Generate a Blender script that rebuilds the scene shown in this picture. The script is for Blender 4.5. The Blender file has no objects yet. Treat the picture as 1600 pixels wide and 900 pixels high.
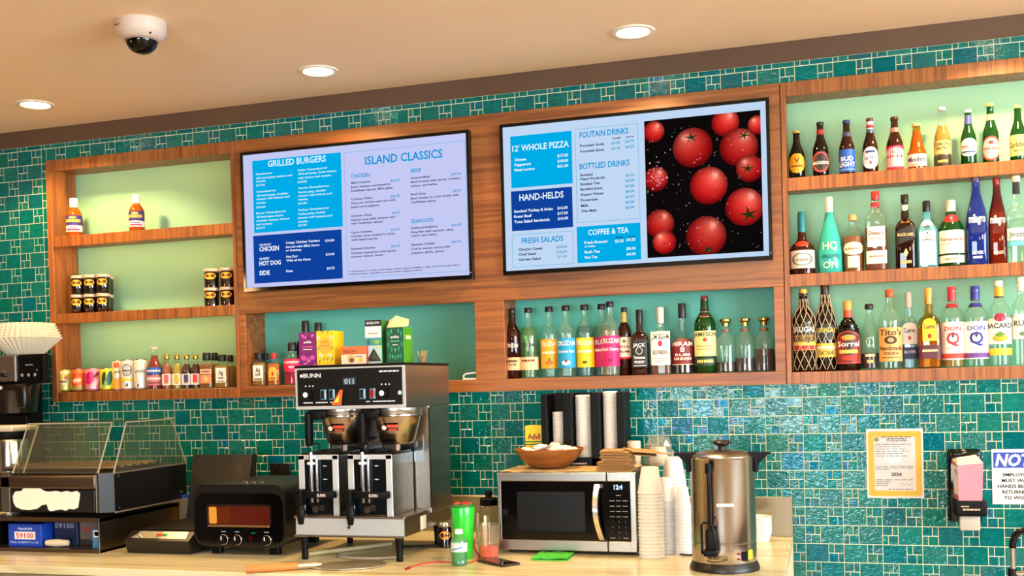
import bpy, bmesh, math, random
from mathutils import Vector, Matrix
random.seed(11)
SC = bpy.context.scene
COL = SC.collection
PI = math.pi

# ------------------------------------------------------------------ camera
E = 1.57                       # eye height above the floor; heights below are given relative to the eye
CD, YAW, PITCH, ROLL = 4.4298, 0.305615, -0.011274, 0.027226
FPX, CX, CY = 1674.424, 762.388, 615.708   # focal length and principal point for a 1600x900 frame
_r = Vector((math.cos(YAW), math.sin(YAW), 0)); _f = Vector((-math.sin(YAW), math.cos(YAW), 0)); _u = Vector((0, 0, 1))
FW = _f * math.cos(PITCH) + _u * math.sin(PITCH)
_u2 = _u * math.cos(PITCH) - _f * math.sin(PITCH)
RT = _r * math.cos(ROLL) - _u2 * math.sin(ROLL)
UP = _u2 * math.cos(ROLL) + _r * math.sin(ROLL)
cam_d = bpy.data.cameras.new('camera'); cam = bpy.data.objects.new('camera', cam_d); COL.objects.link(cam)
cam_d.sensor_width = 36.0; cam_d.lens = FPX / 1600 * 36.0
cam_d.shift_x = (800 - CX) / 1600; cam_d.shift_y = (CY - 450) / 1600
m = Matrix((RT, UP, -FW)).transposed().to_4x4(); m.translation = Vector((0, -CD, E)); cam.matrix_world = m
cam_d.clip_start = 0.05
SC.camera = cam

# ------------------------------------------------------------------ world, light, exposure
SC.view_settings.view_transform = 'Standard'; SC.view_settings.look = 'None'
SC.view_settings.exposure = 0.0; SC.view_settings.gamma = 1.0; SC.view_settings.use_curve_mapping = False
SC.cycles.transparent_max_bounces = 32
SC.cycles.caustics_reflective = False; SC.cycles.caustics_refractive = False
SC.cycles.sample_clamp_indirect = 6.0
w = bpy.data.worlds.new('daylight'); SC.world = w; w.use_nodes = True
wb = w.node_tree.nodes['Background']
wb.inputs[0].default_value = (0.80, 0.92, 1.0, 1); wb.inputs[1].default_value = 25.0
DOWNLIGHT_W = 100.0             # watts of each ceiling downlight
FILL_GLOBE = 46.0                # strength of the added fill globes, out of view
LED_LEFT, LED_RIGHT, LED_MID = (36.0, 52.0, 56.0), (28.0, 22.0, 14.0), 8.0  # shelf strip strengths
SCREEN = 1.0                   # menu screens

def px_ray(px, py):
    return RT * ((px - CX) / FPX) + FW + UP * ((CY - py) / FPX)
def pY(px, py, Y=0.0):
    """where the photograph's sight line meets the upright plane at depth Y (heights relative to the eye)"""
    d = px_ray(px, py); t = (Y + CD) / d.y
    return Vector((d.x * t, Y, d.z * t))
def pZ(px, py, z):
    d = px_ray(px, py); t = z / d.z
    return Vector((d.x * t, d.y * t - CD, z))

# ------------------------------------------------------------------ materials
def lin(c):
    return tuple(((v / 255) / 12.92 if v <= 10 else (((v / 255) + 0.055) / 1.055) ** 2.4) for v in c)
_M = {}
def pbr(col, rough=0.5, metal=0.0, coat=0.0, spec=0.5, bump=0.0, bscale=200.0, name=None):
    key = ('p', tuple(col), rough, metal, coat, spec, bump, bscale)
    if key in _M: return _M[key]
    mt = bpy.data.materials.new(name or 'surface'); mt.use_nodes = True
    b = mt.node_tree.nodes['Principled BSDF']
    b.inputs['Base Color'].default_value = (*lin(col), 1); b.inputs['Roughness'].default_value = rough
    b.inputs['Metallic'].default_value = metal; b.inputs['Coat Weight'].default_value = coat
    b.inputs['Specular IOR Level'].default_value = spec
    if bump:
        nt = mt.node_tree; n = nt.nodes.new('ShaderNodeTexNoise'); n.inputs['Scale'].default_value = bscale
        bp = nt.nodes.new('ShaderNodeBump'); bp.inputs['Strength'].default_value = bump; bp.inputs['Distance'].default_value = 0.002
        nt.links.new(n.outputs['Fac'], bp.inputs['Height']); nt.links.new(bp.outputs['Normal'], b.inputs['Normal'])
    _M[key] = mt; return mt
def emit(col, s=1.0):
    key = ('e', tuple(col), s)
    if key in _M: return _M[key]
    mt = bpy.data.materials.new('glow'); mt.use_nodes = True; nt = mt.node_tree; nt.nodes.clear()
    e = nt.nodes.new('ShaderNodeEmission'); e.inputs[0].default_value = (*lin(col), 1); e.inputs[1].default_value = s
    o = nt.nodes.new('ShaderNodeOutputMaterial'); nt.links.new(e.outputs[0], o.inputs[0])
    _M[key] = mt; return mt
def glass(col, body=0.0, rough=0.02, ior=1.5):
    """thin glass: tinted see-through, mirror by Fresnel, and a share of plain body colour"""
    key = ('g', tuple(col), body, rough, ior)
    if key in _M: return _M[key]
    mt = bpy.data.materials.new('glass'); mt.use_nodes = True; nt = mt.node_tree; nt.nodes.clear(); N = nt.nodes.new; L = nt.links.new
    t = N('ShaderNodeBsdfTransparent'); t.inputs[0].default_value = (*lin(col), 1)
    g = N('ShaderNodeBsdfGlossy'); g.inputs['Roughness'].default_value = rough
    f0 = N('ShaderNodeLayerWeight'); f0.inputs[0].default_value = 0.5      # same mirror share from inside and outside
    fp = N('ShaderNodeMath'); fp.operation = 'POWER'; fp.inputs[1].default_value = 4.0; L(f0.outputs['Facing'], fp.inputs[0])
    f = N('ShaderNodeMapRange'); f.inputs['To Min'].default_value = 0.045; f.inputs['To Max'].default_value = 0.6; L(fp.outputs[0], f.inputs['Value'])
    o = N('ShaderNodeOutputMaterial'); mx = N('ShaderNodeMixShader')
    L(f.outputs[0], mx.inputs[0]); L(g.outputs[0], mx.inputs[2])
    if body > 0:
        d = N('ShaderNodeBsdfDiffuse'); d.inputs[0].default_value = (*lin(col), 1)
        m2 = N('ShaderNodeMixShader'); m2.inputs[0].default_value = body
        L(t.outputs[0], m2.inputs[1]); L(d.outputs[0], m2.inputs[2]); L(m2.outputs[0], mx.inputs[1])
    else:
        L(t.outputs[0], mx.inputs[1])
    L(mx.outputs[0], o.inputs[0]); _M[key] = mt; return mt
def ramp(nt, stops):
    r = nt.nodes.new('ShaderNodeValToRGB'); e = r.color_ramp.elements
    while len(e) < len(stops): e.new(0.5)
    for i, (p, c) in enumerate(stops): e[i].position = p; e[i].color = (*lin(c), 1)
    return r
def wood_mat(axis, stops, rough=0.38, sc=1.0):
    """laminate with straight grain running along the given axis"""
    mt = bpy.data.materials.new('walnut_laminate'); mt.use_nodes = True; nt = mt.node_tree; N = nt.nodes.new; L = nt.links.new
    b = nt.nodes['Principled BSDF']; b.inputs['Roughness'].default_value = rough
    tc = N('ShaderNodeTexCoord'); mp = N('ShaderNodeMapping')
    s = {'x': (1.3, 30, 42), 'z': (70, 30, 2.2)}[axis]; mp.inputs['Scale'].default_value = tuple(v * sc for v in s)
    n = N('ShaderNodeTexNoise'); n.inputs['Scale'].default_value = 1.0; n.inputs['Detail'].default_value = 6; n.inputs['Roughness'].default_value = 0.65
    n.inputs['Distortion'].default_value = 0.5
    L(tc.outputs['Object'], mp.inputs[0]); L(mp.outputs[0], n.inputs['Vector'])
    r = ramp(nt, stops); L(n.outputs['Fac'], r.inputs[0]); L(r.outputs[0], b.inputs['Base Color'])
    bp = N('ShaderNodeBump'); bp.inputs['Strength'].default_value = 0.08; bp.inputs['Distance'].default_value = 0.002
    L(n.outputs['Fac'], bp.inputs['Height']); L(bp.outputs['Normal'], b.inputs['Normal'])
    return mt
WSTOPS = [(0.28, (90, 46, 18)), (0.45, (132, 76, 33)), (0.58, (160, 98, 46)), (0.75, (110, 60, 26))]
WOOD_X = wood_mat('x', WSTOPS); WOOD_Z = wood_mat('z', WSTOPS)
STEEL = None
def steel_mat(col, rough, axis=2, amt=0.12):
    mt = bpy.data.materials.new('brushed_steel'); mt.use_nodes = True; nt = mt.node_tree; N = nt.nodes.new; L = nt.links.new
    b = nt.nodes['Principled BSDF']; b.inputs['Metallic'].default_value = 1.0; b.inputs['Base Color'].default_value = (*lin(col), 1)
    tc = N('ShaderNodeTexCoord'); mp = N('ShaderNodeMapping'); s = [400, 400, 400]; s[axis] = 3; mp.inputs['Scale'].default_value = s
    n = N('ShaderNodeTexNoise'); n.inputs['Scale'].default_value = 1.0
    L(tc.outputs['Object'], mp.inputs[0]); L(mp.outputs[0], n.inputs['Vector'])
    mr = N('ShaderNodeMapRange'); mr.inputs['To Min'].default_value = max(0.05, rough - amt); mr.inputs['To Max'].default_value = rough + amt
    L(n.outputs['Fac'], mr.inputs['Value']); L(mr.outputs[0], b.inputs['Roughness'])
    return mt
def spun_mat(col, rough):
    mt = steel_mat(col, rough, 2, .04); nt = mt.node_tree; b = nt.nodes['Principled BSDF']; tg = nt.nodes.new('ShaderNodeTangent'); tg.direction_type = 'RADIAL'; tg.axis = 'Z'
    b.inputs['Anisotropic'].default_value = 0.85; b.inputs['Anisotropic Rotation'].default_value = 0.0; nt.links.new(tg.outputs[0], b.inputs['Tangent']); return mt
STEEL = steel_mat((168, 162, 154), 0.26, 2, .02); STEEL_H = steel_mat((165, 158, 148), 0.28, 0, .02)
CHROME = pbr((225, 225, 225), 0.08, 1.0, name='chrome')
BLACK = pbr((5, 5, 6), 0.45, spec=0.15, name='black_plastic'); BLACK_G = pbr((4, 4, 5), 0.08, spec=0.35, name='black_gloss'); DARK = pbr((18, 16, 15), 0.45, spec=0.3, name='dark_plastic')
WHITE = pbr((238, 236, 228), 0.55, name='white_plastic'); PAPER = pbr((236, 234, 226), 0.8, name='paper')
FOAM = pbr((226, 226, 224), 0.75, bump=0.3, bscale=900, name='foam')

# ------------------------------------------------------------------ geometry helpers
class MB:
    def __init__(self): self.v = []; self.f = []
    def add(self, vs, fs):
        o = len(self.v); self.v += [tuple(p) for p in vs]; self.f += [tuple(i + o for i in q) for q in fs]; return self
    def box(self, x0, x1, y0, y1, z0, z1):
        return self.add([(x0, y0, z0), (x1, y0, z0), (x1, y1, z0), (x0, y1, z0), (x0, y0, z1), (x1, y0, z1), (x1, y1, z1), (x0, y1, z1)],
                        [(0, 3, 2, 1), (4, 5, 6, 7), (0, 1, 5, 4), (1, 2, 6, 5), (2, 3, 7, 6), (3, 0, 4, 7)])
    def rbox(self, x0, x1, y0, y1, z0, z1, r=0.004, seg=2, only=None):
        bm = bmesh.new(); bmesh.ops.create_cube(bm, size=1.0)
        for v in bm.verts: v.co = Vector((x0 if v.co.x < 0 else x1, y0 if v.co.y < 0 else y1, z0 if v.co.z < 0 else z1))
        es = list(bm.edges)
        if only is not None:
            es = [e for e in es if abs((e.verts[0].co - e.verts[1].co).normalized()['xyz'.index(only)]) > 0.9]
        bmesh.ops.bevel(bm, geom=es, offset=r, segments=seg, profile=0.5, affect='EDGES')
        return self.bm(bm)
    def bm(self, bm):
        bm.verts.ensure_lookup_table(); bm.verts.index_update()
        self.add([v.co[:] for v in bm.verts], [[v.index for v in f.verts] for f in bm.faces]); bm.free(); return self
    def lathe(self, prof, seg=24, cx=0, cy=0, cz=0, n=2.0, b=1.0, flute=None):
        vs = []; fs = []
        for r, z in prof:
            for k in range(seg):
                t = 2 * PI * k / seg; c, s = math.cos(t), math.sin(t)
                if n != 2.0:
                    c = math.copysign(abs(c) ** (2 / n), c); s = math.copysign(abs(s) ** (2 / n), s)
                rr = r * (1 + flute[1] * math.cos(flute[0] * t)) if flute else r
                vs.append((cx + rr * c, cy + rr * s * b, cz + z))
        m = len(prof)
        for i in range(m - 1):
            for k in range(seg):
                k2 = (k + 1) % seg; fs.append((i * seg + k, i * seg + k2, (i + 1) * seg + k2, (i + 1) * seg + k))
        if prof[0][0] > 1e-6: fs.append(tuple(range(seg - 1, -1, -1)))
        if prof[-1][0] > 1e-6: fs.append(tuple((m - 1) * seg + k for k in range(seg)))
        return self.add(vs, fs)
    def tube(self, pts, r, seg=8, closed=False):
        pts = [Vector(p) for p in pts]; n = len(pts); vs = []; fs = []; ref = None
        for i, p in enumerate(pts):
            a = pts[(i - 1) % n] if (closed or i > 0) else p; c = pts[(i + 1) % n] if (closed or i < n - 1) else p
            d = (c - a).normalized()
            if ref is None: ref = Vector((0, 0, 1)) if abs(d.z) < 0.9 else Vector((1, 0, 0))
            s = d.cross(ref).normalized(); t = s.cross(d).normalized(); ref = t
            rr = r[i] if isinstance(r, (list, tuple)) else r
            for k in range(seg):
                q = 2 * PI * k / seg; vs.append(p + s * (rr * math.cos(q)) + t * (rr * math.sin(q)))
        for i in range(n if closed else n - 1):
            j = (i + 1) % n
            for k in range(seg):
                k2 = (k + 1) % seg; fs.append((i * seg + k, i * seg + k2, j * seg + k2, j * seg + k))
        if not closed: fs += [tuple(range(seg - 1, -1, -1)), tuple((n - 1) * seg + k for k in range(seg))]
        return self.add(vs, fs)
    def prism(self, poly, axis, t0, t1):
        """poly in the two axes other than `axis`, extruded between t0 and t1"""
        n = len(poly)
        def p(q, t):
            return {'x': (t, q[0], q[1]), 'y': (q[0], t, q[1]), 'z': (q[0], q[1], t)}[axis]
        vs = [p(q, t0) for q in poly] + [p(q, t1) for q in poly]
        fs = [tuple(range(n - 1, -1, -1)), tuple(range(n, 2 * n))] + [(i, (i + 1) % n, n + (i + 1) % n, n + i) for i in range(n)]
        return self.add(vs, fs)
    def disc(self, cx, cz, r, y, seg=14, rz=None):
        rz = rz or r
        vs = [(cx, y, cz)] + [(cx + r * math.cos(2 * PI * k / seg), y, cz + rz * math.sin(2 * PI * k / seg)) for k in range(seg)]
        return self.add(vs, [(0, 1 + k, 1 + (k + 1) % seg) for k in range(seg)])
    def rect(self, x0, x1, z0, z1, y):
        return self.add([(x0, y, z0), (x1, y, z0), (x1, y, z1), (x0, y, z1)], [(0, 1, 2, 3)])
    def build(self, name, mat, parent=None, smooth=None, org=None, loc=None, fixn=True):
        me = bpy.data.meshes.new(name); v = self.v
        if org is not None: v = [(a[0] - org[0], a[1] - org[1], a[2] - org[2]) for a in v]
        me.from_pydata(v, [], self.f); me.validate()
        if fixn:
            bm = bmesh.new(); bm.from_mesh(me); bmesh.ops.recalc_face_normals(bm, faces=bm.faces); bm.to_mesh(me); bm.free()
        if smooth is not None:
            me.polygons.foreach_set('use_smooth', [True] * len(me.polygons)); me.set_sharp_from_angle(angle=math.radians(smooth))
        me.materials.append(mat); ob = bpy.data.objects.new(name, me); COL.objects.link(ob)
        if parent is not None: ob.parent = parent
        else: ob.location = loc if loc is not None else (0, 0, E)
        return ob
def tag(o, label=None, cat=None, group=None, kind=None):
    if label: o['label'] = label
    if cat: o['category'] = cat
    if group: o['group'] = group
    if kind: o['kind'] = kind
    return o
class Thing:
    """an Empty at the thing's base; its parts are given in room coordinates (heights relative to the eye)"""
    def __init__(self, name, label, cat, base, group=None):
        self.e = bpy.data.objects.new(name, None); COL.objects.link(self.e); self.b = Vector(base)
        self.e.location = (base[0], base[1], base[2] + E); self.e.empty_display_size = 0.03; tag(self.e, label, cat, group)
    def part(self, name, mb, mat, smooth=None, of=None, label=None, fixn=True):
        o = mb.build(name, mat, of or self.e, smooth, org=self.b, fixn=fixn)
        if label: o['label'] = label
        return o
def copy_tree(o, parent=None):
    c = o.copy(); COL.objects.link(c); c.parent = parent
    for ch in list(o.children): copy_tree(ch, c)
    return c

# lettering: outlines of the built-in font as flat meshes
_T = {}
def glyphs(s, bold=0.0, shear=0.0, res=2):
    key = (s, bold, shear, res)
    if key not in _T:
        cu = bpy.data.curves.new('t', 'FONT'); cu.body = s; cu.resolution_u = res; cu.offset = bold; cu.shear = shear
        ob = bpy.data.objects.new('t', cu); me = ob.to_mesh()
        _T[key] = ([(v.co.x, v.co.y) for v in me.vertices], [tuple(p.vertices) for p in me.polygons])
        ob.to_mesh_clear(); bpy.data.objects.remove(ob); bpy.data.curves.remove(cu)
    return _T[key]
def sliced(s, bold, n):
    """the same letters cut into upright slices, so that they bend round a bottle"""
    key = (s, bold, 'cut', n)
    if key not in _T:
        vs, fs = glyphs(s, bold); bm = bmesh.new(); bv = [bm.verts.new((x, 0, z)) for x, z in vs]
        for f in fs:
            try: bm.faces.new([bv[i] for i in f])
            except ValueError: pass
        a = min(v[0] for v in vs); b = max(v[0] for v in vs)
        for i in range(1, n): bmesh.ops.bisect_plane(bm, geom=bm.verts[:] + bm.edges[:] + bm.faces[:], plane_co=(a + (b - a) * i / n, 0, 0), plane_no=(1, 0, 0))
        bm.verts.index_update(); _T[key] = ([(v.co.x, v.co.z) for v in bm.verts], [tuple(v.index for v in f.verts) for f in bm.faces]); bm.free()
    return _T[key]
def dashes(x0, x1, seed=0):
    """word-like dashes for print too small to read"""
    r = random.Random(int(seed * 1000) + int(x0 * 9973)); out = []; x = x0; W = x1 - x0
    while x < x1 - W * .03:
        l = W * r.uniform(.09, .22); out.append((x, min(x1, x + l))); x += l + W * .035
    return out
def scribble(mb, x0, x1, z, h, fn):
    for a, b in dashes(x0, x1, z): mb.add([fn(a, z), fn(b, z), fn(b, z + h * .7), fn(a, z + h * .7)], [(0, 1, 2, 3)])
CAPH = max(v[1] for v in glyphs('H')[0])
def text(mb, s, x0, x1, z, h, fn, bold=0.0, shear=0.0, cuts=0):
    """letters filling x0..x1 on the base line z with capitals h high; fn maps (x, z) to a point"""
    vs, fs = sliced(s, bold, cuts) if cuts else glyphs(s, bold, shear)
    if not vs: return
    a = min(v[0] for v in vs); b = max(v[0] for v in vs); sx = (x1 - x0) / max(1e-6, b - a); sz = h / CAPH
    mb.add([fn(x0 + (v[0] - a) * sx, z + v[1] * sz) for v in vs], fs)
def text_c(mb, s, xc, z, h, fn, bold=0.0, k=1.0, maxw=None):
    vs, fs = glyphs(s, bold); a = min(v[0] for v in vs); b = max(v[0] for v in vs); wd = (b - a) * h / CAPH * k
    if maxw: wd = min(wd, maxw)
    text(mb, s, xc - wd / 2, xc + wd / 2, z, h, fn, bold)
# ================================================================== the room
FLOOR = -E; CEIL = 1.315; TILETOP = 1.236
S0, S1, S2, S3 = -3.660, -2.604, -0.148, 1.52      # seams between the built-in units
ZT, ZB = 1.154, -0.041                             # top and bottom of the units
SH_TOP = (1.098, 0.723, 0.344)                     # undersides: top rail, upper shelf, lower shelf
SH = (0.775, 0.393, 0.006)                         # upper faces: upper shelf, lower shelf, bottom rail
DEPTH = 0.19
CT = -0.648                                        # counter top
CEND = -0.139                                      # right end of the counter
def noise_paint(name, c0, c1, scale, rough=0.7, bump=0.05):
    mt = bpy.data.materials.new(name); mt.use_nodes = True; nt = mt.node_tree; N = nt.nodes.new; L = nt.links.new
    b = nt.nodes['Principled BSDF']; b.inputs['Roughness'].default_value = rough
    tc = N('ShaderNodeTexCoord'); n = N('ShaderNodeTexNoise'); n.inputs['Scale'].default_value = scale; n.inputs['Detail'].default_value = 4
    L(tc.outputs['Object'], n.inputs['Vector']); r = ramp(nt, [(0.3, c0), (0.7, c1)]); L(n.outputs['Fac'], r.inputs[0]); L(r.outputs[0], b.inputs['Base Color'])
    n2 = N('ShaderNodeTexNoise'); n2.inputs['Scale'].default_value = 260; L(tc.outputs['Object'], n2.inputs['Vector'])
    bp = N('ShaderNodeBump'); bp.inputs['Strength'].default_value = bump; bp.inputs['Distance'].default_value = 0.003
    L(n2.outputs['Fac'], bp.inputs['Height']); L(bp.outputs['Normal'], b.inputs['Normal']); return mt
PLASTER = noise_paint('ceiling_paint', (238, 212, 176), (243, 217, 182), 1.5)
WALLP = noise_paint('wall_paint', (104, 84, 66), (114, 92, 72), 1.2)
TAUPE = noise_paint('taupe_band', (78, 56, 38), (88, 64, 44), 2.0)
FLOORM = noise_paint('floor_vinyl', (150, 128, 102), (168, 146, 118), 3.0, 0.4)
GROUT = noise_paint('grout', (214, 214, 178), (228, 226, 194), 6.0, 0.9)
def struct(name, mb, mat, **k): return tag(mb.build(name, mat, **k), kind='structure')
struct('floor', MB().box(-6, 4.5, -8.6, 0.25, FLOOR - 0.05, FLOOR), FLOORM)
struct('ceiling', MB().box(-6, 4.5, -8.6, 0.3, CEIL, CEIL + 0.08), PLASTER)
struct('wall_left', MB().box(-6.1, -6, -8.6, 0.25, FLOOR, CEIL), WALLP)
struct('wall_right', MB().box(4.5, 4.6, -8.6, -7.6, FLOOR, CEIL).box(4.5, 4.6, -1.6, 0.25, FLOOR, CEIL).box(4.5, 4.6, -7.6, -1.6, FLOOR, -0.7).box(4.5, 4.6, -7.6, -1.6, 1.1, CEIL), WALLP)
WX0, WX1, WZ0, WZ1 = -1.95, 0.55, -0.95, 0.45
struct('wall_front', MB().box(-6, WX0, -8.6, -8.5, FLOOR, CEIL).box(WX1, 4.5, -8.6, -8.5, FLOOR, CEIL).box(WX0, WX1, -8.6, -8.5, FLOOR, WZ0).box(WX0, WX1, -8.6, -8.5, WZ1, CEIL), WALLP)
win = MB().box(WX0, WX1, -8.58, -8.52, WZ0, WZ0 + 0.05).box(WX0, WX1, -8.58, -8.52, WZ1 - 0.05, WZ1)
for i in range(5):
    x = WX0 + (WX1 - WX0) * i / 4; win.box(x - 0.03, x + 0.03, -8.58, -8.52, WZ0, WZ1)
for n_, (a_, b_) in enumerate(((-4.6, -3.3), (3.3, 4.2))):
    struct('door_%d' % (n_ + 1), MB().rbox(a_, b_, -8.5, -8.44, FLOOR, 0.75, 0.01, 1), pbr((46, 28, 18), 0.4))  # unseen dark slabs added to give the steel reflections contrast
for n_, (a_, b_) in enumerate(((-4.3, -5.0), (2.9, -4.6))):
    struct('added_post_%d' % (n_ + 1), MB().rbox(a_ - .16, a_ + .16, b_ - .16, b_ + .16, FLOOR, CEIL, 0.02, 1), pbr((38, 30, 26), 0.4))  # dark posts added out of view, also for contrast in steel reflections
struct('window_1', win, pbr((70, 60, 50), 0.4))
win = MB().box(4.52, 4.58, -7.6, -1.6, -0.7, -0.65).box(4.52, 4.58, -7.6, -1.6, 1.05, 1.1)
for i in range(5): win.box(4.52, 4.58, -7.63 + 1.5 * i, -7.57 + 1.5 * i, -0.7, 1.1)
struct('fill_window', win, pbr((70, 60, 50), 0.4))  # unseen side window added to bring in more cool daylight
pl = bpy.data.lights.new('window_portal', 'AREA'); pl.shape = 'RECTANGLE'; pl.size = 1.8; pl.size_y = 6.0
po = bpy.data.objects.new('window_portal', pl); COL.objects.link(po); po.location = (4.49, -4.6, E + 0.2); po.rotation_euler = (0, PI / 2, 0); pl.cycles.is_portal = True
pl = bpy.data.lights.new('window_portal', 'AREA'); pl.shape = 'RECTANGLE'; pl.size = WX1 - WX0; pl.size_y = WZ1 - WZ0
po = bpy.data.objects.new('window_portal', pl); COL.objects.link(po); po.location = ((WX0 + WX1) / 2, -8.49, E + (WZ0 + WZ1) / 2)
po.rotation_euler = (PI / 2, 0, 0); pl.cycles.is_portal = True
wallb = struct('wall_back', MB().box(-6, S0, 0.003, 0.25, FLOOR, CEIL).box(S0, 4.5, 0.003, 0.25, ZT, CEIL).box(S0, 4.5, 0.003, 0.25, FLOOR, ZB).box(S3, 4.5, 0.003, 0.25, ZB, ZT).box(-6, 4.5, 0.25, 0.3, FLOOR, CEIL), GROUT)
struct('trim_1', MB().box(-6, 4.5, -0.006, 0.003, TILETOP, CEIL), TAUPE)  # dark taupe-brown strip between tile top and ceiling

# ------------------------------------------------------------------ glass mosaic: one large tile and a pinwheel of four small ones per cell
def tile_mat(src):
    mt = bpy.data.materials.new('glass_tile'); mt.use_nodes = True; nt = mt.node_tree; N = nt.nodes.new; L = nt.links.new
    b = nt.nodes['Principled BSDF']
    if src == 'object':
        i = N('ShaderNodeObjectInfo'); rnd = i.outputs['Random']
    else:
        i = N('ShaderNodeNewGeometry'); rnd = i.outputs['Random Per Island']
    r = ramp(nt, [(0.0, (0, 92, 102)), (0.2, (0, 108, 104)), (0.4, (0, 112, 98)), (0.55, (0, 102, 102)), (0.7, (24, 118, 108)), (0.84, (0, 98, 104)), (0.94, (6, 110, 90)), (1.0, (0, 98, 130))])
    r.color_ramp.interpolation = 'LINEAR'; L(rnd, r.inputs[0])
    g = N('ShaderNodeNewGeometry'); mp = N('ShaderNodeMapping'); mp.inputs['Scale'].default_value = (46, 46, 80)
    L(g.outputs['Position'], mp.inputs[0])
    off = N('ShaderNodeVectorMath'); off.operation = 'ADD'; sc = N('ShaderNodeMath'); sc.operation = 'MULTIPLY'; sc.inputs[1].default_value = 90.0
    L(rnd, sc.inputs[0]); L(mp.outputs[0], off.inputs[0]); L(sc.outputs[0], off.inputs[1])
    n = N('ShaderNodeTexNoise'); n.inputs['Scale'].default_value = 1.0; n.inputs['Detail'].default_value = 1.2; n.inputs['Distortion'].default_value = 1.0
    L(off.outputs[0], n.inputs['Vector'])
    # each tile has its own amount of ripple
    m2 = N('ShaderNodeMath'); m2.operation = 'MULTIPLY'; m2.inputs[1].default_value = 7.31; m3 = N('ShaderNodeMath'); m3.operation = 'FRACT'
    L(rnd, m2.inputs[0]); L(m2.outputs[0], m3.inputs[0])
    st = N('ShaderNodeMapRange'); st.inputs['To Min'].default_value = 0.15; st.inputs['To Max'].default_value = 0.75; L(m3.outputs[0], st.inputs['Value'])
    bp = N('ShaderNodeBump'); bp.inputs['Distance'].default_value = 0.0048; L(st.outputs[0], bp.inputs['Strength']); L(n.outputs['Fac'], bp.inputs['Height'])
    L(bp.outputs['Normal'], b.inputs['Normal'])
    mixc = N('ShaderNodeMix'); mixc.data_type = 'RGBA'; mixc.blend_type = 'MULTIPLY'; mixc.inputs['Factor'].default_value = 0.5
    r2 = ramp(nt, [(0.3, (150, 150, 150)), (0.7, (255, 255, 255))]); L(n.outputs['Fac'], r2.inputs[0])
    L(r.outputs[0], mixc.inputs['A']); L(r2.outputs[0], mixc.inputs['B']); L(mixc.outputs['Result'], b.inputs['Base Color'])
    b.inputs['Roughness'].default_value = 0.10; b.inputs['IOR'].default_value = 1.5
    m4 = N('ShaderNodeMath'); m4.operation = 'MULTIPLY'; m4.inputs[1].default_value = 13.7; m5 = N('ShaderNodeMath'); m5.operation = 'FRACT'; L(rnd, m4.inputs[0]); L(m4.outputs[0], m5.inputs[0])
    r3 = ramp(nt, [(0.0, (255, 255, 255)), (0.3, (205, 240, 255)), (0.45, (90, 190, 255)), (0.55, (215, 235, 235)), (0.72, (245, 225, 240)), (0.85, (150, 235, 230)), (0.95, (170, 140, 255)), (1.0, (255, 255, 255))])   # iridescent glaze
    L(m5.outputs[0], r3.inputs[0]); L(r3.outputs[0], b.inputs['Specular Tint'])
    return mt
TILE_O, TILE_I = tile_mat('object'), tile_mat('island')
TP, TH, TX0, TZ0, GR = 0.144, 0.0727, 0.054, -0.603, 0.0034
def tile_shape(mb, x0, x1, z0, z1):
    i = 0.0012; yb, ym, yf = 0.004, 0.0012, 0.0002
    vs = []
    for (d, y) in ((0, yb), (0, ym), (i, yf)):
        vs += [(x0 + d, y, z0 + d), (x1 - d, y, z0 + d), (x1 - d, y, z1 - d), (x0 + d, y, z1 - d)]
    fs = [(8, 9, 10, 11)]
    for b in (0, 4):
        fs += [(b + k, b + (k + 1) % 4, b + 4 + (k + 1) % 4, b + 4 + k) for k in range(4)]
    mb.add(vs, fs)
def cut(rects, hx0, hx1, hz0, hz1):
    """take a rectangular hole out of a list of pieces, leaving their uncovered strips"""
    out = []
    for x0, x1, z0, z1 in rects:
        if x1 <= hx0 or x0 >= hx1 or z1 <= hz0 or z0 >= hz1: out.append((x0, x1, z0, z1)); continue
        if x0 < hx0: out.append((x0, hx0, z0, z1)); x0 = hx0
        if x1 > hx1: out.append((hx1, x1, z0, z1)); x1 = hx1
        if z0 < hz0: out.append((x0, x1, z0, hz0))
        if z1 > hz1: out.append((x0, x1, hz1, z1))
    return out
def clip_tile(x0, x1, z0, z1):
    """cut a piece where the units, the counter upstand or the top band cover it"""
    r = cut([(x0, x1, z0, min(z1, TILETOP))], S0, 9, ZB, ZT) if z0 < TILETOP else []
    r = cut(r, -9, CEND, -9, -0.492)
    return [q for q in r if q[1] - q[0] > 0.008 and q[3] - q[2] > 0.008]
HIDE = [(455, 560, 715, 790), (780, 735, 1000, 868), (848, 610, 975, 730), (300, 760, 470, 870), (0, 800, 285, 900), (1078, 700, 1188, 900), (1355, 672, 1442, 776), (310, 715, 415, 800)]
def project(x, y, z):
    v = Vector((x, y + CD, z)); d = v.dot(FW); return CX + FPX * v.dot(RT) / d, CY - FPX * v.dot(UP) / d
large, small = [], MB()
WC = 0.395 * TP; NW = 0.37 * WC
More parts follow.
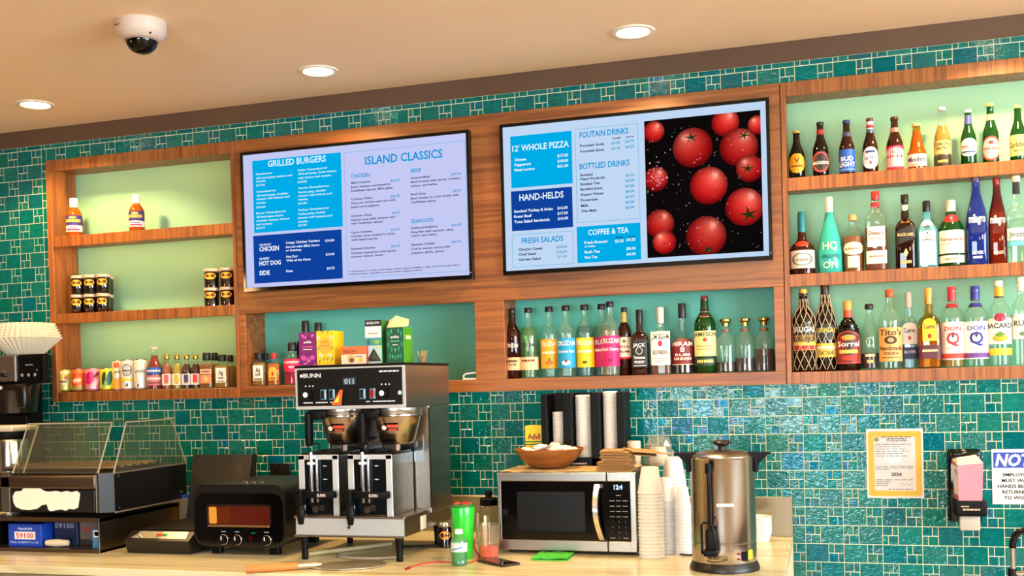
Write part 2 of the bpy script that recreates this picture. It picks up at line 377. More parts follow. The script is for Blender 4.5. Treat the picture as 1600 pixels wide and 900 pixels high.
for k in range(-6, 27):
    z0 = TZ0 + k * TH; z1 = z0 + TH; zm = z0 + TH * 0.5
    for i in range(-31, 14):
        x = TX0 + i * TP
        if k % 2:   # pinwheel on the left of the cell
            cxl, lg = x, (x + WC, x + TP)
            pcs = [(x, x + WC - NW, zm, z1), (x + WC - NW, x + WC, zm, z1), (x, x + NW, z0, zm), (x + NW, x + WC, z0, zm)]
        else:
            s = x + TP - WC; lg = (x, s)
            pcs = [(s, s + NW, zm, z1), (s + NW, s + WC, zm, z1), (s, s + WC - NW, z0, zm), (s + WC - NW, s + WC, z0, zm)]
        g = GR / 2
        for q in clip_tile(lg[0], lg[1], z0, z1):
            u, v = project((q[0] + q[1]) / 2, 0, (q[2] + q[3]) / 2)
            seen = -10 < u < 1610 and -10 < v < 910 and not any(a < u < c and b < v < d for a, b, c, d in HIDE)
            large.append((seen, (q[1] - q[0]) * (q[3] - q[2]), (q[0] + g, q[1] - g, q[2] + g, q[3] - g)))
        for pc in pcs:
            for q in clip_tile(*pc): tile_shape(small, q[0] + g, q[1] - g, q[2] + g, q[3] - g)
large.sort(key=lambda t: (-int(t[0]), -round(t[1], 6)))
shared = None
for n, (seen, a, q) in enumerate(large):
    if n < 300 and seen:
        full = abs((q[1] - q[0]) - (TP - WC - GR)) < 1e-5 and abs((q[3] - q[2]) - (TH - GR)) < 1e-5
        if full and shared:
            o = bpy.data.objects.new('tile', shared); COL.objects.link(o); o.parent = wallb
        else:
            mb = MB(); tile_shape(mb, 0, q[1] - q[0], 0, q[3] - q[2]); o = mb.build('tile', TILE_O, wallb, fixn=False)
            if full: shared = o.data
        o.location = (q[0], 0, q[2])
    else:
        tile_shape(small, *q)
tag(small.build('small_tiles', TILE_I, wallb, fixn=False), 'small pinwheel tiles between the large ones', kind='stuff')

# ------------------------------------------------------------------ built-in walnut units
AQUA = noise_paint('aqua_paint', (84, 180, 166), (91, 187, 173), 2.0, 0.55); AQUA_LIT = noise_paint('aqua_paint_lit', (130, 186, 152), (137, 193, 159), 2.0, 0.55)  # same panel paint twice; the paler one has warm light put into its colour
LEDC = emit((255, 184, 92), LED_MID)
FRONT = -0.008
def shelf_unit(label, xa, xb, xi0, xi1, led):
    t = Thing('shelf_unit', label, 'shelf unit', ((xa + xb) / 2, 0.1, ZB))
    for a, b in ((xa, xi0), (xi1, xb)):
        t.part('side_panel', MB().rbox(a, b, FRONT, DEPTH, ZB, ZT, 0.0015, 1), WOOD_Z)
    lip = lambda a, b: MB().rbox(xi0, xi1, FRONT, 0.010, a, b, 0.0015, 1).box(xi0, xi1, 0.010, DEPTH, a + 0.014, b)
    t.part('top_rail', lip(SH_TOP[0], ZT), WOOD_Z)
    t.part('bottom_rail', MB().rbox(xi0, xi1, FRONT, DEPTH, ZB, SH[2], 0.0015, 1), WOOD_Z)
    for a, b in ((SH_TOP[1], SH[0]), (SH_TOP[2], SH[1])):
        t.part('shelf', lip(a, b), WOOD_Z)
    t.part('back_panel', MB().box(xi0, xi1, DEPTH - 0.012, DEPTH, SH[2], SH_TOP[0] + 0.014), AQUA_LIT, label='aqua back panel with warm light put into its pale green')
    for z, le in zip(SH_TOP, led):
        t.part('led_strip', MB().box(xi0 + 0.05, xi1 - 0.05, 0.012, 0.022, z + 0.010, z + 0.014), emit((255, 184, 92), le), label='warm glowing light strip')
    return t
shelf_unit('open walnut shelf unit with sauces, jars and cans, left of the menu screens', S0, S1, S0 + 0.03, S1 - 0.02, LED_LEFT)
shelf_unit('open walnut shelf unit full of beer and liquor bottles, right of the menu screens', S2, S3, S2 + 0.02, S3 - 0.03, LED_RIGHT)
N1 = (-2.570, -1.446); N2 = (-1.313, -0.190); NZ0, NZ1 = 0.011, 0.348
t = Thing('wall_panel', 'wide walnut wall panel carrying both menu screens above two niches', 'wall panel', ((S1 + S2) / 2, 0.1, ZB))
g = 0.0025
t.part('upper_board', MB().rbox(S1 + g, S2 - g, FRONT, 0.012, NZ1, ZT, 0.0015, 1), WOOD_X)
t.part('bottom_rail', MB().rbox(S1 + g, S2 - g, FRONT, DEPTH, ZB, NZ0, 0.0015, 1), WOOD_X)
for a, b in ((S1 + g, N1[0]), (N1[1], N2[0]), (N2[1], S2 - g)):
    t.part('stile', MB().rbox(a, b, FRONT, 0.012, NZ0, NZ1, 0.0015, 1).box(a, b, 0.012, DEPTH, NZ0, NZ1 + 0.014), WOOD_X)
for a, b in (N1, N2):
    t.part('niche_top', MB().box(a, b, 0.012, DEPTH, NZ1 + 0.014, NZ1 + 0.032), WOOD_X)
    t.part('back_panel', MB().box(a, b, DEPTH - 0.012, DEPTH, NZ0, NZ1 + 0.014), AQUA, label='pale aqua back panel')
    t.part('led_strip', MB().box(a + 0.05, b - 0.05, 0.014, 0.024, NZ1 + 0.010, NZ1 + 0.014), LEDC, label='warm glowing light strip')

# ------------------------------------------------------------------ counter
def marble(name, base, vein, dark, sx, rough=0.22):
    mt = bpy.data.materials.new(name); mt.use_nodes = True; nt = mt.node_tree; N = nt.nodes.new; L = nt.links.new
    b = nt.nodes['Principled BSDF']; b.inputs['Roughness'].default_value = rough
    tc = N('ShaderNodeTexCoord'); mp = N('ShaderNodeMapping'); mp.inputs['Scale'].default_value = sx; L(tc.outputs['Object'], mp.inputs[0])
    n = N('ShaderNodeTexNoise'); n.inputs['Scale'].default_value = 1.0; n.inputs['Detail'].default_value = 7; n.inputs['Distortion'].default_value = 1.6
    L(mp.outputs[0], n.inputs['Vector']); r = ramp(nt, [(0.32, dark), (0.42, vein), (0.52, base), (0.64, base), (0.72, vein)])
    L(n.outputs['Fac'], r.inputs[0]); L(r.outputs[0], b.inputs['Base Color']); return mt
MARB = marble('cream_marble', (216, 208, 172), (204, 194, 152), (180, 166, 124), (1.1, 9, 6))
MARG = marble('grey_marble', (134, 124, 96), (118, 106, 80), (98, 86, 62), (1.6, 8, 7))
t = Thing('bar_counter', 'long cream marble counter with a grey marble upstand along the tiled wall', 'counter', (-2.0, -0.55, FLOOR))
t.part('worktop', MB().rbox(-4.6, CEND, -1.10, -0.0005, CT - 0.03, CT, 0.003, 2), MARB)
t.part('front_apron', MB().rbox(-4.6, CEND - 0.002, -1.095, -1.065, CT - 0.12, CT - 0.03, 0.002, 1), MARG)
t.part('upstand', MB().rbox(-4.6, CEND, -0.02, -0.0005, CT, -0.492, 0.002, 1), MARG)
t.part('cabinet_body', MB().box(-4.6, CEND - 0.35, -1.0, -0.01, FLOOR, CT - 0.03), pbr((110, 70, 45), 0.5))

# ------------------------------------------------------------------ ceiling downlights
LAMPG = emit((255, 236, 200), 14.0)
where = ['over the far left end of the counter', 'over the left menu screen', 'over the right menu screen', 'over the right shelf unit']
for n, (x, y) in enumerate(((-3.391, -0.385), (-1.986, -0.36), (-0.668, -0.358), (0.66, -0.36))):
    t = Thing('ceiling_downlight', 'round recessed ceiling downlight ' + where[n], 'light', (x, y, CEIL), 'ceiling downlights')
    t.part('trim_ring', MB().lathe([(0.060, -0.001), (0.066, -0.006), (0.080, -0.005), (0.084, 0.0)], 32, x, y, CEIL), pbr((235, 225, 205), 0.4), 40)
    t.part('lens', MB().lathe([(0.0, -0.003), (0.061, -0.003)], 32, x, y, CEIL), LAMPG, label='glowing warm white lens')
    ld = bpy.data.lights.new('downlight_lamp', 'SPOT'); ld.energy = DOWNLIGHT_W; ld.color = (1.0, 0.62, 0.26); ld.spot_size = math.radians(134); ld.spot_blend = 0.28; ld.shadow_soft_size = 0.05
    lo = bpy.data.objects.new('downlight_lamp', ld); COL.objects.link(lo); lo.parent = t.e; lo.location = (0, 0, -0.012)
for n, (x, y) in enumerate(((-3.0, -2.6), (-1.2, -2.6), (0.6, -2.6), (-2.4, -5.2), (0.3, -5.2))):   # the rest of the room, behind the camera
    ld = bpy.data.lights.new('room_lamp', 'SPOT'); ld.energy = DOWNLIGHT_W * 0.8; ld.color = (1.0, 0.76, 0.48); ld.spot_size = math.radians(140); ld.spot_blend = 0.3; ld.shadow_soft_size = 0.05
    t = Thing('ceiling_downlight', 'round downlight behind the camera ' + ['at far left', 'near its left', 'near its right', 'deep in the room on the left', 'deep in the room on the right'][n], 'light', (x, y, CEIL), 'downlights behind the camera')
    t.part('lens', MB().lathe([(0.0, -0.003), (0.061, -0.003), (0.08, -0.004), (0.084, 0)], 24, x, y, CEIL), LAMPG)
    lo = bpy.data.objects.new('downlight_lamp', ld); COL.objects.link(lo); lo.parent = t.e; lo.location = (0, 0, -0.012)

# ------------------------------------------------------------------ fill globes added out of view to brighten the ceiling
for n, (x, y) in enumerate(((-3.9, -2.3), (-1.2, -5.6), (1.4, -5.6), (1.6, -3.4))):
    t = Thing('fill_globe', 'added unseen warm fill globe hanging ' + ['left of the camera', 'behind the camera on the left', 'behind the camera on the right', 'right of the camera'][n], 'light', (x, y, CEIL), 'added fill globes')
    t.part('cord', MB().tube([(x, y, CEIL), (x, y, 0.78)], 0.004), BLACK)
    t.part('globe', MB().lathe([(0.0, -0.12)] + [(0.12 * math.cos(k * PI / 12 - PI / 2), 0.12 * math.sin(k * PI / 12 - PI / 2)) for k in range(1, 12)] + [(0.0, 0.12)], 24, x, y, 0.66), emit((255, 200, 136), FILL_GLOBE), 60)
# ------------------------------------------------------------------ dome camera
cx, cy = -2.30, -1.13
t = Thing('dome_camera', 'white ceiling security camera with a dark glass dome', 'camera', (cx, cy, CEIL))
t.part('housing', MB().lathe([(0.0, 0.0), (0.088, 0.0), (0.088, -0.03), (0.082, -0.046), (0.066, -0.062), (0.058, -0.064)], 36, cx, cy, CEIL), pbr((205, 190, 178), 0.4), 35)
d = [(0.056 * math.cos(a), -0.062 - 0.05 * math.sin(a)) for a in [i * PI / 20 for i in range(11)]]
t.part('dome', MB().lathe(d, 32, cx, cy, CEIL), BLACK_G, 60)
t.part('dome_rim', MB().lathe([(0.056, -0.060), (0.060, -0.064), (0.057, -0.069)], 32, cx, cy, CEIL), pbr((150, 135, 125), 0.3), 40)
t.part('screw', MB().lathe([(0.0, -0.004), (0.004, -0.003), (0.004, 0.002)], 10, cx + 0.062, cy - 0.038, CEIL - 0.054), DARK)
t.part('maker_plate', MB().box(cx - 0.055, cx - 0.030, cy - 0.082, cy - 0.070, CEIL - 0.026, CEIL - 0.022), pbr((120, 100, 85), 0.5))
# ================================================================== menu screens
def screen(label, x0, z1, org, scale):
    SW, SHT = 1.085, 0.6103
    ys = -0.045
    t = Thing('menu_screen', label, 'menu screen', (x0 + SW / 2, FRONT - 0.001, z1 - SHT))
    bz = 0.0135
    fr = MB()
    fr.rbox(x0 - bz, x0 + SW + bz, ys, FRONT - 0.001, z1, z1 + bz, 0.001, 1).rbox(x0 - bz, x0 + SW + bz, ys, FRONT - 0.001, z1 - SHT - bz - 0.004, z1 - SHT, 0.001, 1)
    fr.rbox(x0 - bz, x0, ys, FRONT - 0.001, z1 - SHT, z1, 0.001, 1).rbox(x0 + SW, x0 + SW + bz, ys, FRONT - 0.001, z1 - SHT, z1, 0.001, 1)
    t.part('bezel', fr, BLACK_G)
    t.part('power_light', MB().disc(x0 + SW + bz * 0.5, z1 - SHT + 0.01, 0.002, ys - 0.001, 8), emit((200, 220, 255), 1.5))
    y = ys + 0.006
    P = lambda cx_, cy_: pY(org[0] + cx_ / scale, org[1] + cy_ / scale, y)
    def quad(tl, tr, br, bl):
        a = [P(*q) for q in (tl, tr, br, bl)]
        return ((a[0].x + a[3].x) / 2, (a[1].x + a[2].x) / 2, (a[2].z + a[3].z) / 2, (a[0].z + a[1].z) / 2)
    return t, y, P, quad, (x0, x0 + SW, z1 - SHT, z1)
def letters(t, y, P, name, rows, col, bold=0.0, of=None, label=None):
    mb = MB(); ppm = 1.0
    for r in rows:
        s, xl, xr, yb, h = r[:5]
        a = P(xl, yb); b = P(xr, yb); hh = P(xl, yb - h).z - a.z
        text(mb, s, a.x, b.x, a.z, hh, lambda u, v: (u, y - 0.0016, v), bold)
    return tag(t.part(name, mb, emit(col, SCREEN), label=label, of=of), kind='stuff')
CYAN, NAVY, SKY, INK = (0, 172, 232), (14, 66, 158), (0, 150, 215), (22, 40, 90)

# ---- left screen
t, y, P, quad, R1 = screen('left menu screen listing grilled burgers and island classics', -2.5374, 1.0733, (380, 190), 3.2154)
bg = t.part('screen', MB().box(R1[0], R1[1], y, FRONT - 0.001, R1[2], R1[3]), emit((196, 202, 244), SCREEN))
q = quad((48, 195), (495, 157), (497, 528), (53, 560)); t.part('menu_box', MB().rect(*q, y - 0.0008), emit(CYAN, SCREEN), label='cyan burger menu box')
q = quad((53, 575), (497, 541), (498, 787), (55, 815)); t.part('menu_box', MB().rect(*q, y - 0.0008), emit(NAVY, SCREEN), label='navy menu box')
def outline(q, w=0.0022):
    a, b, c, d = q; return MB().rect(a, b, c, c + w, y - 0.0008).rect(a, b, d - w, d, y - 0.0008).rect(a, a + w, c, d, y - 0.0008).rect(b - w, b, c, d, y - 0.0008)
t.part('menu_outline', outline(quad((512, 155), (1122, 95), (1127, 750), (518, 787))), emit((120, 185, 230), SCREEN))
letters(t, y, P, 'menu_heading', [('GRILLED BURGERS', 125, 417, 228, 30)], (225, 245, 255), 0.02)
S = 9.5
L1 = [('Hamburger', 65, 148, 270), ('All beef patty, lettuce and', 65, 247, 290), ('tomato.', 65, 117, 306), ('$17.00', 67, 110, 326), ('Cheeseburger', 67, 167, 358), ('All beef patty, cheddar', 67, 228, 378),
      ('cheese with lettuce and', 67, 234, 395), ('tomato.', 67, 117, 414), ('$18.50', 67, 112, 436), ('Bacon Cheeseburger', 67, 217, 466), ('All beef patty, bacon,', 67, 204, 485), ('cheddar cheese, lettuce', 67, 234, 504),
      ('and tomato.', 67, 150, 522), ('$18.75', 67, 110, 541), ('Swiss Cheeseburger', 275, 425, 250), ('All beef patty, Swiss cheese', 275, 470, 269), ('with lettuce and tomato.', 275, 446, 289), ('$18.50', 275, 321, 309),
      ('Veggie Cheeseburger', 276, 434, 340), ('Veggie patty, cheddar', 276, 418, 361), ('cheese with lettuce and', 276, 446, 379), ('tomato.', 276, 328, 397), ('$16.50', 276, 321, 417), ('Turkey Cheeseburger', 276, 434, 450),
      ('Turkey patty, cheddar', 276, 416, 470), ('cheese with lettuce and', 276, 447, 489), ('tomato.', 276, 327, 508), ('$17.75', 278, 320, 527)]
letters(t, y, P, 'menu_text', [(*a, S) for a in L1], (215, 240, 252), 0.03)
L2 = [('CRUNCHY', 82, 142, 625, 9), ('CHICKEN', 82, 181, 652, 21), ('CLASSIC', 82, 133, 695, 10), ('HOT DOG', 82, 191, 724, 21), ('SIDE', 82, 135, 772, 21), ('Crispy Chicken Tenders', 215, 386, 615, 11), ('Served with BBQ Sauce', 215, 384, 636, 10),
      ('or Ketchup', 215, 294, 653, 10), ('$16.00', 413, 458, 604, 11), ('Hot Dog', 217, 275, 685, 11), ('With all the Fixins', 217, 340, 704, 10), ('$15.00', 416, 459, 673, 11), ('Fries', 217, 251, 757, 11), ('$4.75', 421, 460, 743, 11)]
letters(t, y, P, 'menu_text', L2, (232, 240, 255), 0.035)
letters(t, y, P, 'menu_heading', [('ISLAND CLASSICS', 613, 1003, 217, 40), ('CHICKEN', 542, 637, 285, 19), ('BEEF', 843, 896, 257, 18), ('SEAFOOD', 845, 958, 511, 18)], SKY, 0.02)
L3 = [('BBQ Chicken', 542, 640, 314), ('Juicy chicken marinated in', 542, 740, 335), ('Caribbean spices, BBQ glaze', 542, 752, 354), ('Chicken Pelau', 542, 650, 396), ('One pot chicken and rice with', 542, 766, 416), ('beans and peppers.', 543, 687, 435),
      ('Chicken Soup', 542, 647, 480), ('Hearty soup with chicken and', 543, 762, 500), ('rich Caribbean spices.', 543, 704, 518), ('Curry Chicken', 543, 650, 563), ('Chicken slow cooked in curry', 543, 762, 582), ('with island spices.', 543, 678, 600),
      ('Stewed Chicken', 543, 665, 645), ('Chicken simmered with spices,', 543, 772, 667), ('tomato, onions, herbs.', 543, 707, 684), ('Stewed Beef', 843, 940, 289), ('Beef braised with spices, tomato,', 843, 1093, 309), ('onions, and herbs.', 843, 978, 329),
      ('Beef Soup', 843, 919, 371), ('Beef chunks in a rich broth with', 843, 1085, 392), ('Caribbean spices', 843, 971, 411), ('Seafood Kallaloo', 845, 978, 540), ('King fish with spinach, okra,', 845, 1058, 561), ('onion, and celery.', 845, 975, 579),
      ('Stewed Catfish', 845, 964, 624), ('Cod in tomato sauce with', 845, 1040, 645), ('peppers, garlic, spices.', 845, 1014, 665)]
letters(t, y, P, 'menu_text', [(*a, S) for a in L3] + [('Consuming raw or undercooked meats, poultry, seafood, shellfish, or eggs may increase your risk of', 533, 1093, 757, 6.5), ('foodborne illness, especially if you have certain medical conditions.', 533, 905, 771, 6.5)], INK, 0.025)
L4 = [('$22.50', 740, 787, 302), ('$22.75', 741, 787, 382), ('$9.75', 749, 788, 465), ('$23.75', 742, 788, 549), ('$22.75', 742, 788, 632), ('$23.50', 1045, 1094, 270), ('$9.75', 1055, 1094, 354), ('$26.50', 1047, 1096, 525), ('$26.50', 1047, 1096, 609)]
letters(t, y, P, 'menu_price', [(*a, 10) for a in L4], (40, 150, 205), 0.03)

# ---- right screen
t, y, P, quad, R2 = screen('right menu screen with pizza, drinks and a picture of wet red tomatoes', -1.2873, 1.0798, (770, 140), 3.0)
t.part('screen', MB().box(R2[0], R2[1], y, FRONT - 0.001, R2[2], R2[3]), emit((192, 216, 244), SCREEN))
for c, q in ((CYAN, quad((83, 222), (370, 192), (374, 440), (86, 462))), (NAVY, quad((86, 478), (372, 455), (376, 642), (90, 667))), (CYAN, quad((394, 645), (692, 622), (695, 795), (397, 815)))):
    t.part('menu_box', MB().rect(*q, y - 0.0008), emit(c, SCREEN), label='cyan menu box' if c == CYAN else 'navy menu box')
for q in (quad((90, 682), (377, 660), (379, 815), (92, 835)), quad((387, 185), (684, 157), (689, 604), (393, 627))):
    t.part('menu_outline', outline(q), emit((120, 185, 230), SCREEN))
letters(t, y, P, 'menu_heading', [("12' WHOLE PIZZA", 92, 358, 292, 27), ('HAND-HELDS', 125, 333, 522, 29), ('COFFEE & TEA', 447, 638, 683, 25)], (230, 246, 255), 0.022)
letters(t, y, P, 'menu_heading', [('FRESH SALADS', 136, 331, 722, 25), ('FOUTAIN DRINKS', 407, 637, 227, 26), ('BOTTLED DRINKS', 407, 642, 375, 26)], SKY, 0.022)
A = [('Cheese', 102, 157, 336), ('$17.50', 303, 354, 317), ('Pepperoni', 102, 179, 360), ('$18.00', 303, 354, 342), ('Meat Lovers', 102, 197, 384), ('$21.00', 303, 354, 366), ('Smoked Turkey & Swiss', 100, 283, 578), ('$16.00', 303, 352, 562),
     ('Roast Beef', 100, 183, 602), ('$17.50', 304, 353, 587), ('Tuna Salad Sandwich', 100, 267, 627), ('$16.00', 305, 354, 611), ('Fresh Brewed', 429, 537, 724), ('of Coffee', 430, 480, 740), ('$3.25', 573, 614, 717), ('$4.25', 627, 669, 710),
     ('Bush Tea', 431, 503, 768), ('$8.00', 626, 670, 752), ('Hot Tea', 431, 491, 793), ('$4.00', 627, 671, 778)]
letters(t, y, P, 'menu_text', [(*a, 12 if a[0] != 'of Coffee' else 8) for a in A], (232, 244, 255), 0.035)
B = [('Chicken Caesar', 121, 237, 756), ('Chef Salad', 121, 203, 779), ('Garden Salad', 121, 225, 803), ('Fountain Soda', 409, 523, 270), ('Fountain Juice', 411, 523, 296), ('Bottled', 411, 468, 407), ('Pepsi Products', 411, 525, 426), ('Bottled Tea', 412, 502, 450),
     ('Bottled Juice', 412, 514, 474), ('Dasani Water', 413, 521, 499), ('Powerade', 413, 493, 525), ('Milk', 414, 450, 551), ('Vita Malt', 414, 488, 576)]
letters(t, y, P, 'menu_text', [(*a, 11) for a in B] + [(s, a, b, c, 8) for s, a, b, c in (('Small', 562, 597, 233), ('Large', 624, 661, 226), ('Small', 576, 610, 697), ('Large', 631, 668, 693))], INK, 0.03)
Cc = [('$18.50', 299, 348, 744), ('$18.50', 299, 348, 767), ('$11.50', 303, 348, 789), ('$3.25', 556, 598, 257), ('$3.75', 620, 662, 249), ('$3.75', 557, 598, 283), ('$4.25', 621, 663, 275)] + [(s, 622, 664, 408 + 25.2 * i) for i, s in enumerate(('$3.25', '$3.00', '$3.50', '$4.50', '$3.95', '$4.00', '$5.00'))]
letters(t, y, P, 'menu_price', [(*a, 11) for a in Cc], (60, 160, 210), 0.03)
# the tomato picture: one flat sheet with its colours stored per corner
vcol = bpy.data.materials.new('screen_picture'); vcol.use_nodes = True; nt = vcol.node_tree; nt.nodes.clear()
ca = nt.nodes.new('ShaderNodeVertexColor'); ca.layer_name = 'ink'; em = nt.nodes.new('ShaderNodeEmission'); em.inputs[1].default_value = SCREEN; oo = nt.nodes.new('ShaderNodeOutputMaterial')
nt.links.new(ca.outputs[0], em.inputs[0]); nt.links.new(em.outputs[0], oo.inputs[0])
PX0, PX1, PZ0, PZ1 = quad((713, 150), (1255, 93), (1268, 755), (722, 792))
pv, pf, pc = [], [], []
clampx = lambda v: min(max(v, PX0), PX1); clampz = lambda v: min(max(v, PZ0), PZ1)
def pdisc(px_, pz_, r, yy, colf, seg=28, rings=6, rz=1.0):
    o = len(pv); pv.append((clampx(px_), yy, clampz(pz_))); pc.append(colf(0, 0))
    for i in range(1, rings + 1):
        for k in range(seg):
            a = 2 * PI * k / seg; u, v = i / rings * math.cos(a), i / rings * math.sin(a)
            pv.append((clampx(px_ + u * r), yy, clampz(pz_ + v * r * rz))); pc.append(colf(u, v))
    for k in range(seg): pf.append((o, o + 1 + k, o + 1 + (k + 1) % seg))
    for i in range(rings - 1):
        for k in range(seg):
            a = o + 1 + i * seg + k; b = o + 1 + i * seg + (k + 1) % seg; pf.append((a, a + seg, b + seg, b))
o = len(pv); pv += [(PX0, y - 0.0008, PZ0), (PX1, y - 0.0008, PZ0), (PX1, y - 0.0008, PZ1), (PX0, y - 0.0008, PZ1)]; pc += [(14, 10, 12), (10, 8, 10), (16, 10, 10), (12, 8, 8)]; pf.append((o, o + 1, o + 2, o + 3))
def tomato_col(dx, dz, dim):
    def f(u, v):
        rr = math.sqrt(u * u + v * v); k = max(0.0, 1 - math.hypot(u - dx, v - dz) / 1.5); e = (1 - rr ** 4 * 0.45)
        hi = max(0.0, 1 - math.hypot(u - dx * 1.2, v - dz * 1.2) / 0.32) ** 2
        c = (176 + 90 * k, 16 + 104 * k * k + 12 * k, 20 + 88 * k * k)
        return tuple(min(255, (a * e * dim) + 120 * hi) for a in c)
    return f
TOM = [(755, 198, 50, 40), (937, 272, 95, 120), (1090, 155, 66, 30), (1153, 270, 92, 60), (1240, 165, 46, 0), (765, 420, 58, 0), (1012, 450, 90, 45), (1205, 370, 66, 160), (1180, 550, 92, 200), (783, 630, 68, 0), (805, 716, 56, 20), (1000, 687, 96, 280)]
for i, (a, b, r, st) in enumerate(TOM):
    c = P(a, b); rr = abs(P(a + r, b).x - c.x)
    pdisc(c.x, c.z, rr, y - 0.0010 - 0.00004 * i, tomato_col(0.3 * (-1) ** (i % 3), 0.45, 1.0 - 0.12 * (i % 2)))
def stem(a, b, r, rot):
    c = P(a, b); rr = abs(P(a + r, b).x - c.x); o = len(pv); n = 5; yy = y - 0.0017
    pv.append((clampx(c.x), yy, clampz(c.z))); pc.append((34, 58, 24))
    for k in range(2 * n):
        an = rot + PI * k / n; q = rr if k % 2 == 0 else rr * 0.22
        pv.append((clampx(c.x + q * math.cos(an)), yy, clampz(c.z + 0.75 * q * math.sin(an)))); pc.append((16, 34, 14) if k % 2 else (44, 72, 32))
    for k in range(2 * n): pf.append((o, o + 1 + k, o + 1 + (k + 1) % (2 * n)))
for a in ((930, 225, 42, 0.4), (1178, 215, 36, 1.1), (1195, 370, 40, 0.2), (1200, 585, 62, 0.5), (1010, 750, 40, 0.9), (785, 600, 12, 0), (805, 722, 10, 0.3)): stem(*a)
rnd = random.Random(5)
for i in range(150):
    a, b = rnd.uniform(720, 1258), rnd.uniform(150, 760); c = P(a, b); g_ = rnd.uniform(0.5, 1.0)
    pdisc(c.x, c.z, rnd.uniform(0.0008, 0.0026), y - 0.0019, lambda u, v, g_=g_: (225 * g_, 205 * g_, 215 * g_), 7, 1)
for i in range(34):
    c = P(768 + rnd.gauss(0, 26), 420 + rnd.gauss(0, 34)); pdisc(c.x, c.z, rnd.uniform(0.0015, 0.004), y - 0.0019, lambda u, v: (240, 170, 180), 7, 1)
me = bpy.data.meshes.new('tomato_picture'); me.from_pydata([(a[0] - t.b.x, a[1] - t.b.y, a[2] - t.b.z) for a in pv], [], pf)
at = me.color_attributes.new('ink', 'FLOAT_COLOR', 'POINT')
for i, c in enumerate(pc): at.data[i].color = (*lin(tuple(min(255, max(0, v)) for v in c)), 1)
me.materials.append(vcol); ob = bpy.data.objects.new('tomato_picture', me); COL.objects.link(ob); ob.parent = t.e; ob['label'] = 'picture of wet red tomatoes on black'
# ================================================================== bottles, cans and jars
PROF = {
 'round': [(0, 0), (.9, 0), (1, .02), (1, .60), (.97, .645), (.88, .69), (.66, .735), (.47, .765), (.39, .80), (.36, .93), (.39, .935), (.39, .95)],
 'long': [(0, 0), (.93, 0), (1, .02), (1, .46), (.95, .53), (.75, .62), (.55, .70), (.45, .78), (.40, .93), (.45, .94), (.45, .965)],
 'stub': [(0, 0), (.95, 0), (1, .03), (1, .36), (.95, .40), (.82, .45), (.62, .64), (.46, .80), (.40, .93), (.44, .94), (.44, .97)],
 'slope': [(0, 0), (.9, 0), (1, .03), (.98, .28), (.84, .45), (.58, .60), (.38, .74), (.30, .82), (.28, .97)],
 'bell': [(0, 0), (.9, 0), (1, .02), (1, .32), (.98, .40), (.86, .47), (.56, .52), (.38, .56), (.33, .62), (.31, .95)],
 'decant': [(0, 0), (.86, 0), (1, .03), (1, .50), (.95, .58), (.80, .66), (.52, .72), (.42, .75), (.42, .80), (.36, .82), (.36, .90)],
 'square': [(0, 0), (.97, 0), (1, .015), (1, .54), (.97, .58), (.80, .62), (.45, .66), (.38, .69), (.40, .73), (.34, .78), (.30, .92)],
 'tall': [(0, 0), (.92, 0), (1, .02), (1, .40), (.97, .50), (.86, .60), (.62, .71), (.43, .80), (.37, .88), (.36, .96)],
 'ribbed': [(0, 0), (.92, 0), (1, .02), (1, .54), (.95, .56), (.95, .60), (.82, .61), (.82, .65), (.66, .66), (.62, .70), (.40, .74), (.36, .80), (.36, .95)],
 'sauce': [(0, 0), (.92, 0), (1, .03), (1, .50), (.96, .58), (.78, .66), (.56, .72), (.48, .75), (.48, .80)],
 'wine': [(0, 0), (.94, 0), (1, .02), (1, .58), (.95, .65), (.70, .71), (.40, .76), (.34, .80), (.33, .97)],
 'mini': [(0, 0), (.92, 0), (1, .03), (1, .48), (.94, .57), (.70, .67), (.48, .74), (.40, .80), (.40, .93)],
 'flask': [(0, 0), (.95, 0), (1, .03), (1, .58), (.92, .66), (.62, .73), (.42, .77), (.40, .85), (.40, .90)],
}
def prof_r(prof, z):
    for (r0, z0), (r1, z1) in zip(prof, prof[1:]):
        if z0 <= z <= z1 and z1 > z0: return r0 + (r1 - r0) * (z - z0) / (z1 - z0)
    return prof[-1][0]
INKS = {}
